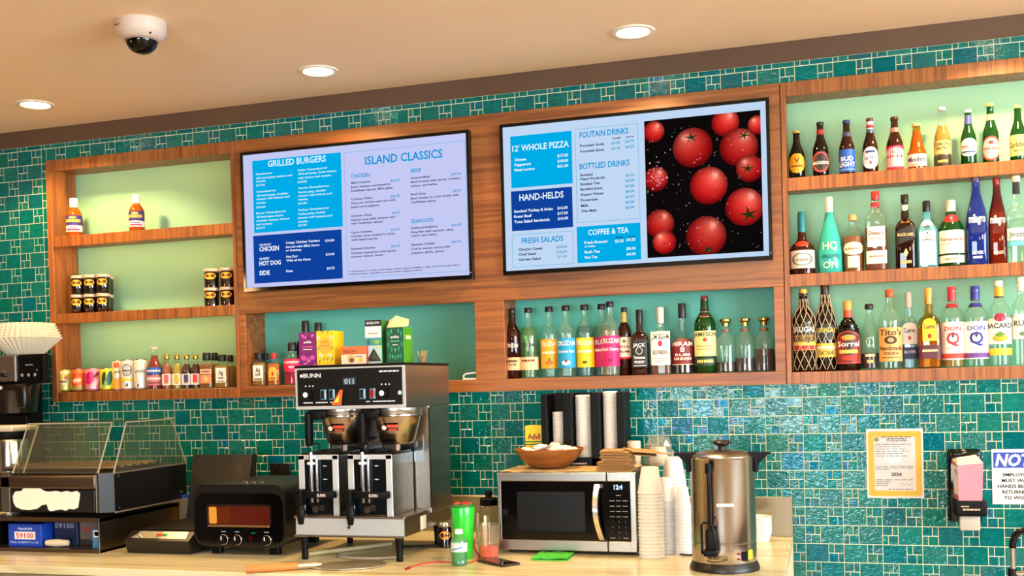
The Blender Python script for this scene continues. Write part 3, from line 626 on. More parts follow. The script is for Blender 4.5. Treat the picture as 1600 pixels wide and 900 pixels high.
def bottle(label, px, zs, shape, gl, liquid=None, level=0.6, cap=None, bands=(), labels=(), yd=0.075, n=2.0, b=1.0, rz=None, name='liquor_bottle', cat='bottle', group=None, net=None, seg=24, body=0.0, extra=None, rwide=1.0):
    x0, x1, ytop = px
    a = pY(x0, (ytop + 60), yd); c = pY(x1, (ytop + 60), yd); X = (a.x + c.x) / 2
    ang = math.atan2(-X, CD + yd); R = (c.x - a.x) / 2 * math.cos(ang) ** (0.6) * rwide
    if n != 2.0: R *= 0.96
    Hh = pY((x0 + x1) / 2, ytop, yd).z - zs
    T = Thing(name, label, cat, (X, yd, zs), group); T.b = Vector((0, 0, 0))
    T.e.rotation_euler = (0, 0, (0.62 * ang if n == 2.0 else 0.35 * ang) if rz is None else rz)
    pr = PROF[shape]
    def surf(u, z, off=0.0):
        r = prof_r(pr, z) * R + off
        if n == 2.0:
            return (r * math.sin(u / r), -b * r * math.cos(u / r), z * Hh)
        q = min(0.985, abs(u) / r); return (u, -b * r * (1 - q ** n) ** (1 / n), z * Hh)
    T.part('glass', MB().lathe([(r * R, z * Hh) for r, z in pr], seg, n=n, b=b), gl, 35)
    if liquid is not None and level > 0.03:
        lp = [(0, 0.02)] + [(max(0.0, r * R - 0.0022), max(z, 0.02)) for r, z in pr if 0 < z <= level]
        lp.append((prof_r(pr, level) * R - 0.0022, level)); lp.append((0, level))
        T.part('drink', MB().lathe([(r, z * Hh) for r, z in lp], seg, n=n, b=b), liquid, 35)
    if cap:
        cc, z0, z1, rf = cap[:4]; r = rf * R; h = (z1 - z0) * Hh
        T.part('cap', MB().lathe([(r * .96, z0 * Hh), (r, z0 * Hh + h * .06), (r, z1 * Hh - h * .12), (r * .88, z1 * Hh), (0, z1 * Hh)], 20), cc if not isinstance(cc, tuple) else pbr(cc, 0.35), 40)
    for z0, z1, col in bands:
        k = max(2, int((z1 - z0) * 14)); pp = [(prof_r(pr, z0 + (z1 - z0) * i / k) * R + 0.0007, (z0 + (z1 - z0) * i / k) * Hh) for i in range(k + 1)]
        mb = MB(); mb.lathe(pp, seg, n=n, b=b); mb.f = mb.f[:-2]
        T.part('neck_band' if z0 > 0.55 else 'wrap_label', mb, pbr(col, 0.4) if isinstance(col, tuple) else col, 40)
    for lb in labels:
        z0, z1, wf, col, shp, texts = lb[:6]
        if wf:
            W = wf * R * (PI / 2 if n == 2.0 else 1.0); mb = MB(); nu, nv = 12, 8; vs = []; fs = []
            for i in range(nu + 1):
                u = -1 + 2 * i / nu; k = math.sqrt(max(0, 1 - u * u))
                za, zb = z0, z1
                if shp == 'oval': zm, hz = (z0 + z1) / 2, (z1 - z0) / 2; za, zb = zm - hz * max(k, .02), zm + hz * max(k, .02)
                elif shp == 'arch': zb = z0 + (z1 - z0) * (.72 + .28 * k)
                elif shp == 'shield': za = z1 - (z1 - z0) * (.70 + .30 * k)
                elif shp == 'slant': za, zb = z0 + (z1 - z0) * .34 * (u + 1) / 2, z1 - (z1 - z0) * .34 * (1 - u) / 2
                for j in range(nv + 1): vs.append(surf(u * W, za + (zb - za) * j / nv, 0.0009))
            for i in range(nu):
                for j in range(nv): q = i * (nv + 1) + j; fs.append((q, q + nv + 1, q + nv + 2, q + 1))
            lo = T.part('label', mb.add(vs, fs), pbr(col, 0.5) if isinstance(col, tuple) else col, 60, fixn=False)
        else: W = 0.9 * R; lo = T.e
        byc = {}
        for tx in texts: byc.setdefault(tx[3], []).append(tx)
        for col_, rows in byc.items():
            mb = MB()
            for s, zc, hf, _, wt in rows:
                bd = 0.02
                h = hf * Hh
                if s[0] == '#':                       # printed marks: bar, dashes, dot, diamond, ring
                    rr = wt * W
                    if s in ('#r', '#s'):
                        for a_, b_ in ([(-rr, rr)] if s == '#r' else dashes(-rr, rr, zc)):
                            k = 10 if s == '#r' else 3; us_ = [a_ + (b_ - a_) * i / k for i in range(k + 1)]
                            mb.add([surf(u, z, 0.0016) for z in (zc - hf / 2, zc + hf / 2) for u in us_], [(i, i + 1, k + 2 + i, k + 1 + i) for i in range(k)])
                    elif s == '#ring':
                        k = 28; o = [surf(rr * math.cos(2 * PI * i / k), zc + hf / 2 * math.sin(2 * PI * i / k), 0.0016) for i in range(k)]
                        q = [surf(rr * .8 * math.cos(2 * PI * i / k), zc + hf / 2 * .84 * math.sin(2 * PI * i / k), 0.0016) for i in range(k)]
                        mb.add(o + q, [(i, (i + 1) % k, k + (i + 1) % k, k + i) for i in range(k)])
                    else:
                        k = 16; m_ = 5; P_ = []
                        for i in range(k):
                            a_ = 2 * PI * i / k; e = 1.0 if s == '#o' else 1 / (abs(math.cos(a_)) + abs(math.sin(a_)))
                            P_.append((rr * e * math.cos(a_), hf / 2 * e * math.sin(a_)))
                        mb.add([surf(0, zc, 0.0016)] + [surf(p_[0] * (l + 1) / m_, zc + p_[1] * (l + 1) / m_, 0.0016) for l in range(m_) for p_ in P_],
                               [(0, 1 + i, 1 + (i + 1) % k) for i in range(k)] + [(1 + l * k + i, 1 + (l + 1) * k + i, 1 + (l + 1) * k + (i + 1) % k, 1 + l * k + (i + 1) % k) for l in range(m_ - 1) for i in range(k)])
                else: text(mb, s, -W * wt, W * wt, zc * Hh - h / 2, h, lambda u, v: surf(u, v / Hh, 0.0016), bd, 0, 12)
            tag(T.part('lettering', mb, pbr(col_, 0.6), of=lo, fixn=False), kind='stuff')
    if net:
        mb = MB(); k = 9
        for s_ in (-1, 1):
            for i in range(k):
                pts = []
                for j in range(26):
                    z = 0.02 + 0.86 * j / 25; r = prof_r(pr, z) * R + 0.0012; th = 2 * PI * i / k + s_ * z * 3.4
                    pts.append((r * math.sin(th), -r * math.cos(th), z * Hh))
                mb.tube(pts, 0.0011, 4)
        tag(T.part('net', mb, pbr(net, 0.5), label='woven cord net'), kind='stuff')
    if extra: extra(T, R, Hh)
    return T

CLEAR = glass((242, 249, 246), .02); CLEARG = glass((235, 248, 242), .045); CLEARB = glass((228, 244, 248), .05); GRN = glass((16, 96, 30), 0.35); BRN = glass((58, 24, 8), 0.55); AMB = glass((170, 100, 22), 0.25)
BLKG = glass((16, 8, 6), 0.75); TEAL = glass((60, 190, 180), 0.85); BLUEG = glass((24, 60, 170), 0.4); REDG = glass((96, 14, 18), 0.5); SKYG = glass((110, 200, 215), 0.4)
L_AMB = glass((206, 120, 40), 0.35); L_DK = glass((58, 12, 10), 0.7); L_RED = glass((172, 30, 20), 0.5); L_GOLD = glass((228, 178, 60), 0.35); L_CLR = glass((238, 248, 242)); L_ORG = glass((226, 120, 20), 0.55); L_DEEP = glass((66, 4, 18), 0.7); L_YEL = glass((232, 208, 70), 0.4); L_WHISK = glass((150, 66, 16), 0.5)
GOLD = pbr((205, 160, 70), 0.25, 1.0, name='gold_metal'); GOLDP = pbr((214, 170, 78), 0.35, name='gold_paint')
CREAM = (236, 228, 206); WHT = (242, 240, 236); BLK = (18, 18, 18)

# ---- left unit, upper shelf: two hot sauce bottles
for i, (px, wh) in enumerate((((105, 129, 310), 'by the left side panel'), ((203, 226, 304), 'standing alone mid-shelf'))):
    bottle('orange hot sauce bottle with white cap ' + wh + ', upper left shelf', px, SH[0], 'sauce', glass((235, 150, 40), 0.2), L_ORG, 0.70, ((240, 232, 215), 0.76, 1.0, 0.52), labels=[
        (0.28, 0.54, 0.92, (52, 40, 120), 'rect', [('#s', 0.40, 0.08, (250, 190, 60), 0.7), ('#o', 0.48, 0.05, (250, 200, 70), 0.35)]), (0.12, 0.28, 0.92, (240, 225, 220), 'rect', [('#r', 0.17, 0.04, (220, 40, 90), 0.6), ('#s', 0.23, 0.03, (90, 60, 140), 0.4)])], name='sauce_bottle', group='hot sauce bottles', yd=0.045)
# ---- left unit, lower shelf: dark preserve jars with yellow oval labels
def jar(label, px, zbase, yd, group, ytop=None, ybot=None):
    x0, x1, yt, yb = px; a = pY(x0, yt, yd); c = pY(x1, yt, yd); X = (a.x + c.x) / 2; R = (c.x - a.x) / 2 * 0.93
    H = pY((x0 + x1) / 2, yt, yd).z - pY((x0 + x1) / 2, yb, yd).z
    T = Thing('preserve_jar', label, 'jar', (X, yd, zbase), group); T.b = Vector((0, 0, 0)); T.e.rotation_euler = (0, 0, 0.5 * math.atan2(-X, CD))
    T.part('glass', MB().lathe([(0, 0), (R * .86, 0), (R * .92, H * .03), (R * .98, H * .80), (R * .9, H * .86)], 24), pbr((22, 8, 10), 0.12, coat=0.6), 35)
    T.part('lid', MB().lathe([(R * .98, H * .85), (R, H * .87), (R, H * .98), (R * .95, H), (0, H)], 24), pbr((214, 190, 165), 0.35), 35)
    mb = MB(); k = 16; fan = [(0.0, 0.0)] + [(math.cos(2 * PI * i / k), math.sin(2 * PI * i / k)) for i in range(k)]
    f = lambda u, v, off=0.001: ((R * .97 + off) * math.sin(u * 0.80), -(R * .97 + off) * math.cos(u * 0.80), H * (0.60 + 0.17 * v))
    lo = T.part('label', mb.add([f(*q) for q in fan], [(0, 1 + i, 1 + (i + 1) % k) for i in range(k)]), pbr((240, 176, 40), 0.5), 60, fixn=False)
    m2 = MB(); scribble(m2, -0.6, 0.6, -0.2, 0.5, lambda u, v: f(u, v, 0.0018)); T.part('lettering', m2, pbr((150, 80, 20), 0.6), of=lo, fixn=False)
    return T, H
place = ['left', 'middle', 'right']
for i, (xa, xb) in enumerate(((112, 131.5), (132, 151.5), (152, 171.5))):
    T, H = jar('dark preserve jar with yellow oval label, ' + place[i] + ' of the bottom row near the left panel', (xa, xb, 461.5, 491), SH[1], 0.045, 'jars stacked at the left')
    jar('dark preserve jar with yellow oval label, ' + place[i] + ' of the top row near the left panel', (xa, xb, 431.5, 461.5), SH[1] + H, 0.045, 'jars stacked at the left')
jar('dark preserve jar at the back, bottom, behind the left jar stack', (157, 176, 461, 490), SH[1], 0.112, 'jars stacked at the left')
jar('dark preserve jar at the back, top, behind the left jar stack', (157, 176, 432, 461), SH[1] + H, 0.112, 'jars stacked at the left')
for i, (xa, xb) in enumerate(((319, 342), (344, 367))):
    T, H = jar('dark preserve jar with yellow oval label, bottom ' + ['left', 'right'][i] + ' of the four beside the menu panel', (xa, xb, 449, 478), SH[1], 0.045, 'jars stacked at the right')
    jar('dark preserve jar with yellow oval label, top ' + ['left', 'right'][i] + ' of the four beside the menu panel', (xa, xb, 418, 448), SH[1] + H, 0.045, 'jars stacked at the right')
# ---- left unit, bottom rail: cans
ALU = pbr((215, 205, 190), 0.25, 1.0)
def can(label, px, yd, base, prints, group, rz=None):
    x0, x1, yt = px; a = pY(x0, yt + 20, yd); c = pY(x1, yt + 20, yd); X = (a.x + c.x) / 2; ang = math.atan2(-X, CD); R = (c.x - a.x) / 2 * math.cos(ang) ** 0.6; H = pY((x0 + x1) / 2, yt, yd).z - SH[2]
    T = Thing('drink_can', label, 'can', (X, yd, SH[2]), group); T.b = Vector((0, 0, 0)); T.e.rotation_euler = (0, 0, 0.7 * ang)
    T.part('base_rim', MB().lathe([(0, .003), (R * .7, 0), (R * .78, .003), (R * .80, .006)], 24), ALU, 35)
    T.part('top_rim', MB().lathe([(R * .82, H - .006), (R * .84, H - .001), (R * .80, H), (R * .76, H - .003), (0, H - .004)], 24), ALU, 35)
    T.part('pull_tab', MB().rbox(-R * .3, R * .3, -R * .35, R * .2, H - .004, H - .002, 0.0005, 1), ALU)
    T.part('sleeve', MB().lathe([(R * .78, .005), (R, .014), (R, H - .016), (R * .84, H - .005)], 24), pbr(base, 0.22, 0.3, 0.4), 35)
    f = lambda u, z: ((R + .0007) * math.sin(u), -(R + .0007) * math.cos(u), z)
    for kind, args, col in prints:
        mb = MB()
        if kind == 'text':
            s, zc, h, w_ = args; fn_ = lambda u, v: ((R + .0012) * math.sin(u), -(R + .0012) * math.cos(u), v)
            if s == '#s': scribble(mb, -w_, w_, zc * H, h * H, fn_)
            else: text(mb, s, -w_, w_, zc * H, h * H, fn_, 0.02, 0, 10)
        elif kind == 'band':
            z0, z1 = args; k = 24; vs = [f(2 * PI * i / k, z * H) for z in (z0, z1) for i in range(k)]; mb.add(vs, [(i, (i + 1) % k, k + (i + 1) % k, k + i) for i in range(k)])
        elif kind == 'blob':
            u0, z0, ru, rz_, rot = args; k = 18; m_ = 4; ring = []
            for i in range(k):
                ca, sa = ru * math.cos(2 * PI * i / k), rz_ * math.sin(2 * PI * i / k); ring.append((ca * math.cos(rot) - sa * math.sin(rot), (ca * math.sin(rot) + sa * math.cos(rot)) * .5))
            mb.add([f(u0, z0 * H)] + [f(u0 + p_[0] * (l + 1) / m_, (z0 + p_[1] * (l + 1) / m_) * H) for l in range(m_) for p_ in ring],
                   [(0, 1 + i, 1 + (i + 1) % k) for i in range(k)] + [(1 + l * k + i, 1 + (l + 1) * k + i, 1 + (l + 1) * k + (i + 1) % k, 1 + l * k + (i + 1) % k) for l in range(m_ - 1) for i in range(k)])
        T.part('print' if kind != 'text' else 'lettering', mb, pbr(col, 0.35), fixn=False)
G = 'drink cans on the bottom left shelf'
can('short lime-green drink can with red fruit, leftmost on the bottom shelf', (91, 112, 577), .05, (196, 214, 96), [('band', (.78, .9), (230, 232, 200)), ('blob', (.1, .45, .5, .3, 0), (235, 230, 200)), ('blob', (.35, .62, .22, .2, 0), (190, 40, 40)), ('text', ('#s', .42, .12, .5), (40, 60, 30))], G)
can('short orange drink can next to the lime-green can', (112, 134, 576), .05, (226, 92, 30), [('band', (.80, .93), (240, 120, 50)), ('blob', (0, .5, .62, .24, 0.2), (240, 150, 110)), ('text', ('#s', .45, .12, .55), (250, 230, 210)), ('band', (.1, .2), (110, 150, 60))], G)
can('short pink drink can with magenta swirl on the bottom left shelf', (134, 157, 575), .05, (232, 150, 178), [('blob', (-.3, .58, .7, .5, .4), (205, 20, 110)), ('blob', (.5, .35, .5, .2, .6), (240, 190, 205)), ('blob', (.6, .7, .5, .16, .5), (120, 20, 70))], G)
can('short yellow drink can with a dark green leaf', (157, 177, 575), .05, (222, 224, 30), [('blob', (-.25, .55, .3, .62, -.3), (30, 60, 30)), ('blob', (.6, .55, .45, .7, -.5), (20, 90, 70)), ('blob', (-.1, .3, .35, .3, .3), (120, 170, 40))], G)
can('tall slim white can with orange lower half', (176, 193, 563), .085, (238, 226, 200), [('band', (.08, .40), (236, 168, 60)), ('blob', (-.1, .84, .55, .2, 0), (200, 90, 40)), ('text', ('LAND', .58, .08, .6), (40, 40, 50))], G)
can('tall white can with a round black badge and yellow band', (190, 210, 562), .05, (236, 234, 226), [('band', (.30, .40), (236, 210, 50)), ('blob', (0, .66, .75, .42, 0), (120, 120, 118)), ('blob', (0, .66, .6, .33, 0), (226, 224, 216)), ('text', ('#s', .62, .07, .55), (50, 50, 50)), ('blob', (0, .18, .2, .12, 0), (80, 80, 80))], G)
can('tall plain white can lettered in black, next to the red soda bottle', (210, 231, 561), .05, (238, 234, 226), [('text', ('LAND', .56, .09, .75), (60, 60, 60)), ('blob', (-.3, .16, .12, .1, 0), (60, 60, 60))], G)
# ---- left unit, bottom rail: bottles
bottle('red soda bottle with a blue label beside the tall cans', (231, 254, 542), SH[2], 'long', CLEAR, L_RED, 0.80, ((200, 190, 175), 0.95, 1.0, 0.5), labels=[(0.36, 0.52, 0.95, (30, 90, 180), 'rect', [('#s', 0.44, 0.045, WHT, 0.7)]), (0.10, 0.34, 0.9, (190, 120, 130), 'rect', [('#s', 0.26, 0.05, WHT, 0.75), ('#r', 0.16, 0.03, (110, 30, 40), 0.6)])], name='soda_bottle', yd=0.05)
for i, (xa, liq, c2, nm) in enumerate(((254.5, glass((214, 110, 90), .5), (215, 90, 110), 'pink'), (270.5, L_YEL, (230, 180, 60), 'yellow'), (285.5, L_DEEP, (60, 50, 120), 'black'), (299.5, L_DEEP, (200, 40, 60), 'dark red'))):
    bottle('small gold-capped syrup bottle, %s, in the row of four on the bottom left shelf' % nm, (xa, xa + 15.5, 554), SH[2], 'mini', CLEAR, liq, 0.74, (GOLD, 0.86, 1.0, 0.50), labels=[(0.12, 0.44, 0.95, WHT, 'rect', [('#r', 0.30, 0.24, c2, 0.3), ('#o', 0.18, 0.07, (180, 150, 60), 0.2)])], name='syrup_bottle', group='gold-capped syrup bottles', yd=0.05)
bottle('small amber spirit bottle with black cap and peach label on the bottom left shelf', (313, 336, 551), SH[2], 'flask', CLEAR, L_AMB, 0.68, ((14, 14, 16), 0.78, 1.0, 0.55), labels=[(0.40, 0.54, 0.8, (232, 190, 150), 'rect', [('#s', 0.47, 0.05, (130, 60, 40), 0.7)]), (0.14, 0.38, 0.8, (226, 150, 90), 'rect', [('#o', 0.27, 0.14, (240, 190, 130), 0.4)])], name='spirit_bottle', yd=0.05, n=4, b=0.6)
bottle('small dark-capped spirit bottle set behind the amber ones', (328, 346, 551), SH[2], 'flask', CLEAR, L_WHISK, 0.66, ((14, 14, 16), 0.78, 1.0, 0.55), name='spirit_bottle', yd=0.12)
bottle('small clear golden spirit bottle with white label, right end of the bottom left shelf', (336, 361, 554), SH[2], 'flask', CLEAR, L_GOLD, 0.68, ((14, 14, 16), 0.80, 1.0, 0.55), labels=[(0.16, 0.60, 0.66, WHT, 'rect', [('Ag', 0.46, 0.13, BLK, 0.45), ('#s', 0.30, 0.05, (90, 90, 90), 0.5), ('#r', 0.2, 0.03, (110, 110, 60), 0.7)])], name='spirit_bottle', yd=0.05, n=4, b=0.6)
bottle('small spirit bottle half hidden by the right side panel', (353, 370, 555), SH[2], 'flask', CLEAR, L_GOLD, 0.66, ((14, 14, 16), 0.80, 1.0, 0.55), name='spirit_bottle', yd=0.125)
# ---- left niche
bottle('small golden spirit bottle with white label at the left end of the left niche', (394.5, 418, 551), NZ0, 'flask', CLEAR, L_GOLD, 0.70, ((14, 14, 16), 0.80, 1.0, 0.50), labels=[(0.16, 0.62, 0.70, WHT, 'rect', [('Ag', 0.48, 0.14, BLK, 0.45), ('#s', 0.33, 0.05, (90, 90, 90), 0.5), ('#r', 0.2, 0.05, (120, 120, 60), 0.8)])], name='spirit_bottle', yd=0.05, n=4, b=0.6)
bottle('small dark-capped bottle behind the golden one in the left niche', (409, 424, 552), NZ0, 'flask', CLEAR, L_DK, 0.62, ((14, 14, 16), 0.80, 1.0, 0.50), name='spirit_bottle', yd=0.125)
bottle('small orange whisky bottle with a red cap in the left niche', (418.5, 440, 552), NZ0, 'flask', CLEAR, L_ORG, 0.68, ((190, 24, 40), 0.83, 1.0, 0.44), labels=[(0.16, 0.58, 0.62, (240, 186, 60), 'arch', [('#d', 0.36, 0.18, (190, 40, 20), 0.35), ('#s', 0.22, 0.05, (160, 60, 20), 0.7)])], name='spirit_bottle', yd=0.05, n=3, b=0.7)
bottle('pink raspberry liqueur bottle behind the coffee brewer', (445, 471, 535), NZ0, 'sauce', CLEAR, glass((206, 20, 70), .6), 0.62, ((20, 22, 22), 0.80, 1.0, 0.50), labels=[(0.30, 0.60, 0.8, (226, 24, 96), 'shield', [('RASPBERRY', 0.53, 0.05, WHT, 0.8), ('#o', 0.42, 0.06, (245, 180, 200), 0.3)])], yd=0.06, name='liqueur_bottle')
for i, (xa, yt) in enumerate(((470.5, 501), (490.5, 504))):
    bottle('black-topped wine bottle standing behind the ' + ['purple', 'yellow'][i] + ' tea box', (xa - 6, xa + 22.5, yt), NZ0, 'wine', BLKG, None, 0, ((10, 10, 14), 0.70, 1.0, 0.40), name='wine_bottle', yd=0.10, group='wine bottles behind the tea boxes')
mb = MB(); q = pY(724, 592, 0.02); x0 = q.x
T = Thing('serving_tray', 'small white curled dish at the right end of the left niche', 'tray', (x0 + 0.035, 0.05, NZ0))
mb.rbox(x0, N1[1] - 0.002, 0.008, 0.10, NZ0, NZ0 + 0.008, 0.003, 2); mb.tube([(x0 + .006, 0.010, NZ0 + .008), (x0 + .004, 0.010, NZ0 + .018), (x0 + .014, 0.010, NZ0 + .027), (N1[1] - .004, 0.010, NZ0 + .031)], 0.0035, 8)
T.part('dish', mb, WHITE, 40)
# ---- right niche
def flav(lbl, px, liq, lev, lab, texts, yd=.075, tint=CLEARG, rw=1.0):
    bottle(lbl, px, NZ0, 'round', tint, liq, lev, ((14, 14, 16), 0.925, 1.0, 0.44), labels=[(0.13, 0.54, 0.9, lab, 'rect', texts)], yd=yd, group='flavoured rum bottles in the right niche', name='rum_bottle', rwide=rw)
bottle('dark red rum bottle with cream label, leftmost in the right niche', (789, 814, 482), NZ0, 'round', glass((60, 14, 14), .5), L_DK, 0.74, ((14, 14, 16), 0.93, 1.0, 0.40), labels=[(0.12, 0.30, 0.95, (236, 190, 130), 'rect', [('#s', 0.25, 0.03, (70, 40, 30), 0.5), ('RUM', 0.2, 0.03, (70, 40, 30), 0.3)]), (0.4, 0.5, 0, None, '', [('CRUZAN', 0.47, 0.05, (240, 225, 215), 0.85)])], yd=0.06, name='rum_bottle')
bottle('pale green rum bottle with cream label next to the dark red one', (812, 841, 481), NZ0, 'round', CLEARG, glass((222, 240, 190)), 0.72, ((14, 14, 16), 0.93, 1.0, 0.40), labels=[(0.12, 0.30, 0.95, (238, 200, 150), 'rect', [('#s', 0.25, 0.03, (120, 60, 40), 0.55)]), (0.4, 0.5, 0, None, '', [('CRUZAN', 0.47, 0.05, (40, 40, 36), 0.85)])], yd=0.075, name='rum_bottle')
flav('clear rum bottle with an orange mango label in the right niche', (845, 873, 479), L_CLR, 0.4, (246, 170, 40), [('CRUZAN', 0.47, 0.06, (250, 240, 220), 0.85), ('#s', 0.35, 0.035, (250, 230, 200), 0.6), ('#o', 0.21, 0.06, (236, 110, 50), 0.35), ('#d', 0.25, 0.08, (90, 130, 40), 0.12)], yd=.085)
flav('clear rum bottle with a bright blue coconut label in the right niche', (871, 899, 477), L_CLR, 0.4, (10, 150, 205), [('CRUZAN', 0.47, 0.06, WHT, 0.85), ('Coconut Rum', 0.36, 0.035, WHT, 0.7), ('#o', 0.20, 0.07, (244, 236, 226), 0.35), ('#d', 0.225, 0.07, (120, 50, 40), 0.14)], yd=.06)
flav('clear blue-tinted rum bottle with a yellow pineapple label', (900, 928.5, 476), glass((190, 232, 238)), 0.70, (250, 206, 20), [('CRUZAN', 0.47, 0.06, WHT, 0.85), ('#s', 0.35, 0.035, (250, 240, 200), 0.6), ('#o', 0.20, 0.04, (90, 70, 30), 0.2)], yd=.085)
flav('clear rum bottle with a magenta label, the rear one of two, half hidden', (927, 955, 475), glass((215, 236, 234)), 0.70, (204, 24, 110), [('CRUZAN', 0.47, 0.06, WHT, 0.85), ('#s', 0.36, 0.035, WHT, 0.6)], yd=.115)
flav('clear rum bottle with a magenta label in front of its twin', (940, 968, 471), glass((244, 226, 208), .1), 0.62, (206, 26, 112), [('CRUZAN', 0.47, 0.06, WHT, 0.85), ('Black Cherry', 0.36, 0.04, WHT, 0.75), ('#o', 0.21, 0.05, (150, 10, 60), 0.2)], yd=.05)
bottle('dark brown rum bottle with gold neck, cream label and red stripe', (965, 987, 480), NZ0, 'round', BRN, L_DEEP, 0.72, ((16, 16, 16), 0.93, 1.0, 0.40), bands=[(0.78, 0.925, GOLDP)], labels=[(0.24, 0.56, 0.92, CREAM, 'rect', [('MYERS', 0.42, 0.03, (160, 50, 40), 0.7), ('RUM', 0.35, 0.035, (60, 30, 20), 0.5), ('#r', 0.255, 0.03, (206, 30, 50), 0.98), ('#d', 0.5, 0.05, (60, 80, 60), 0.2)])], yd=.09, name='rum_bottle')
bottle('square black-label whiskey bottle in the right niche', (986, 1014, 484), NZ0, 'square', glass((60, 22, 10), .5), L_DEEP, 0.60, ((14, 12, 12), 0.78, 1.0, 0.40), labels=[(0.12, 0.54, 0.90, (20, 20, 22), 'rect', [('JACK', 0.46, 0.05, WHT, 0.8), ('#ring', 0.37, 0.11, (200, 200, 196), 0.45), ('Tennessee', 0.27, 0.045, WHT, 0.75), ('WHISKEY', 0.20, 0.035, WHT, 0.7), ('#r', 0.145, 0.012, (200, 200, 196), 0.8)])], yd=.07, n=5, b=0.95, name='whiskey_bottle')
bottle('white-capped bourbon bottle with a big white label and red seal', (1016, 1049.5, 480), NZ0, 'square', CLEARG, L_WHISK, 0.16, ((226, 216, 206), 0.76, 1.0, 0.36), labels=[(0.14, 0.64, 0.93, (240, 232, 222), 'rect', [('JIM BEAM', 0.56, 0.07, BLK, 0.9), ('#o', 0.46, 0.09, (200, 30, 40), 0.22), ('BOURBON', 0.33, 0.06, (60, 40, 40), 0.75), ('#r', 0.24, 0.012, (180, 140, 130), 0.7), ('#r', 0.2, 0.01, (180, 140, 130), 0.6)])], yd=.07, n=4.5, b=0.85, name='whiskey_bottle')
bottle('round-shouldered rum bottle with a tall black cap and maroon label marked 8', (1049, 1084.5, 474), NZ0, 'bell', CLEAR, L_DK, 0.26, ((14, 14, 16), 0.79, 1.0, 0.34), labels=[(0.13, 0.50, 0.9, (116, 22, 34), 'arch', [('HIRAM', 0.425, 0.06, WHT, 0.75), ('8', 0.345, 0.07, WHT, 0.14), ('RUM', 0.27, 0.035, WHT, 0.5), ('#s', 0.215, 0.035, (250, 200, 180), 0.6), ('#r', 0.135, 0.012, (230, 200, 150), 0.97)])], yd=.085, name='rum_bottle')
bottle('tall green Irish whiskey bottle with cream label in the right niche', (1085, 1118.5, 462), NZ0, 'round', GRN, glass((6, 40, 14), .6), 0.70, ((96, 20, 30), 0.86, 1.0, 0.34), bands=[(0.72, 0.86, (20, 50, 26))], labels=[(0.22, 0.545, 0.93, (240, 220, 150), 'rect', [('JAMESON', 0.50, 0.05, (30, 50, 30), 0.9), ('#o', 0.43, 0.05, (180, 60, 30), 0.14), ('#r', 0.35, 0.01, (160, 130, 70), 0.6), ('#r', 0.31, 0.01, (160, 130, 70), 0.6)]), (0.10, 0.20, 0.9, (14, 60, 36), 'rect', [('#s', 0.155, 0.04, (220, 200, 120), 0.6)]), (0.72, 0.83, 0.5, (220, 200, 160), 'shield', [('#o', 0.735, 0.02, (160, 40, 40), 0.5)])], yd=.07, name='whiskey_bottle')
for i, (xa, yt, lev) in enumerate(((1118.5, 498, .20), (1148.5, 497, .26), (1178.5, 496, .42))):
    def stop(T, R, H): T.part('stopper', MB().lathe([(R * .34, H * .86), (R * .36, H * .92), (R * .55, H * .95), (R * .56, H * .985), (R * .4, H), (0, H)], 20), GOLD, 40)
    bottle('small clear decanter with gold stopper and dark red drink, %s of three in the niche' % ['left', 'middle', 'right'][i], (xa, xa + 32, yt), NZ0, 'decant', CLEARG, L_DEEP, lev, None, bands=[(0.755, 0.80, (120, 90, 50))], yd=.07, name='decanter', cat='decanter', group='gold-stoppered decanters', extra=stop)
# ---- right unit, upper shelf: beers
BG = 'beer bottles on the upper right shelf'
def beer(lbl, px, shape, gl, liq, lev, cap, bands, labels, yd=.055):
    return bottle(lbl + ' on upper right shelf', px, SH[0], shape, gl, liq, lev, (cap, 0.95, 1.0, 0.47), bands=bands, labels=labels, yd=yd, name='beer_bottle', group=BG)
beer('dark stout bottle with a gold oval label, leftmost beer', (1233, 1258, 205), 'long', BLKG, None, 0, (200, 160, 60), [], [(0.12, 0.52, 0.78, (232, 158, 20), 'oval', [('V', 0.38, 0.10, (90, 60, 10), 0.3), ('#s', 0.26, 0.035, (110, 70, 20), 0.6)])])
beer('dark beer bottle with a red ring on its label', (1270, 1295, 191), 'long', BLKG, None, 0, (40, 36, 36), [(0.78, 0.86, (190, 40, 40))], [(0.08, 0.46, 0.9, (30, 22, 22), 'oval', [('#ring', 0.27, 0.36, (206, 60, 66), 0.85), ('MACKESON', 0.255, 0.05, WHT, 0.9)])])
beer('brown beer bottle with a bright blue label', (1311, 1336, 188), 'long', BRN, None, 0, (40, 60, 130), [(0.70, 0.78, (60, 70, 110))], [(0.06, 0.46, 0.98, (20, 86, 180), 'rect', [('BUD', 0.29, 0.075, WHT, 0.55), ('LIGHT', 0.19, 0.075, WHT, 0.75), ('#r', 0.10, 0.012, (120, 170, 220), 0.9)])])
beer('dark brown beer bottle with white oval label and white neck band', (1348, 1372, 185), 'long', BRN, None, 0, (90, 30, 30), [(0.80, 0.94, (226, 222, 220)), (0.74, 0.80, (60, 90, 130))], [(0.08, 0.47, 0.85, WHT, 'oval', [('ULTRA', 0.27, 0.05, (30, 50, 100), 0.6), ('#r', 0.19, 0.06, (190, 30, 40), 0.1), ('#r', 0.385, 0.04, (30, 50, 120), 0.5)]), (0.82, 0.92, 0.4, (190, 30, 50), 'rect', [])])
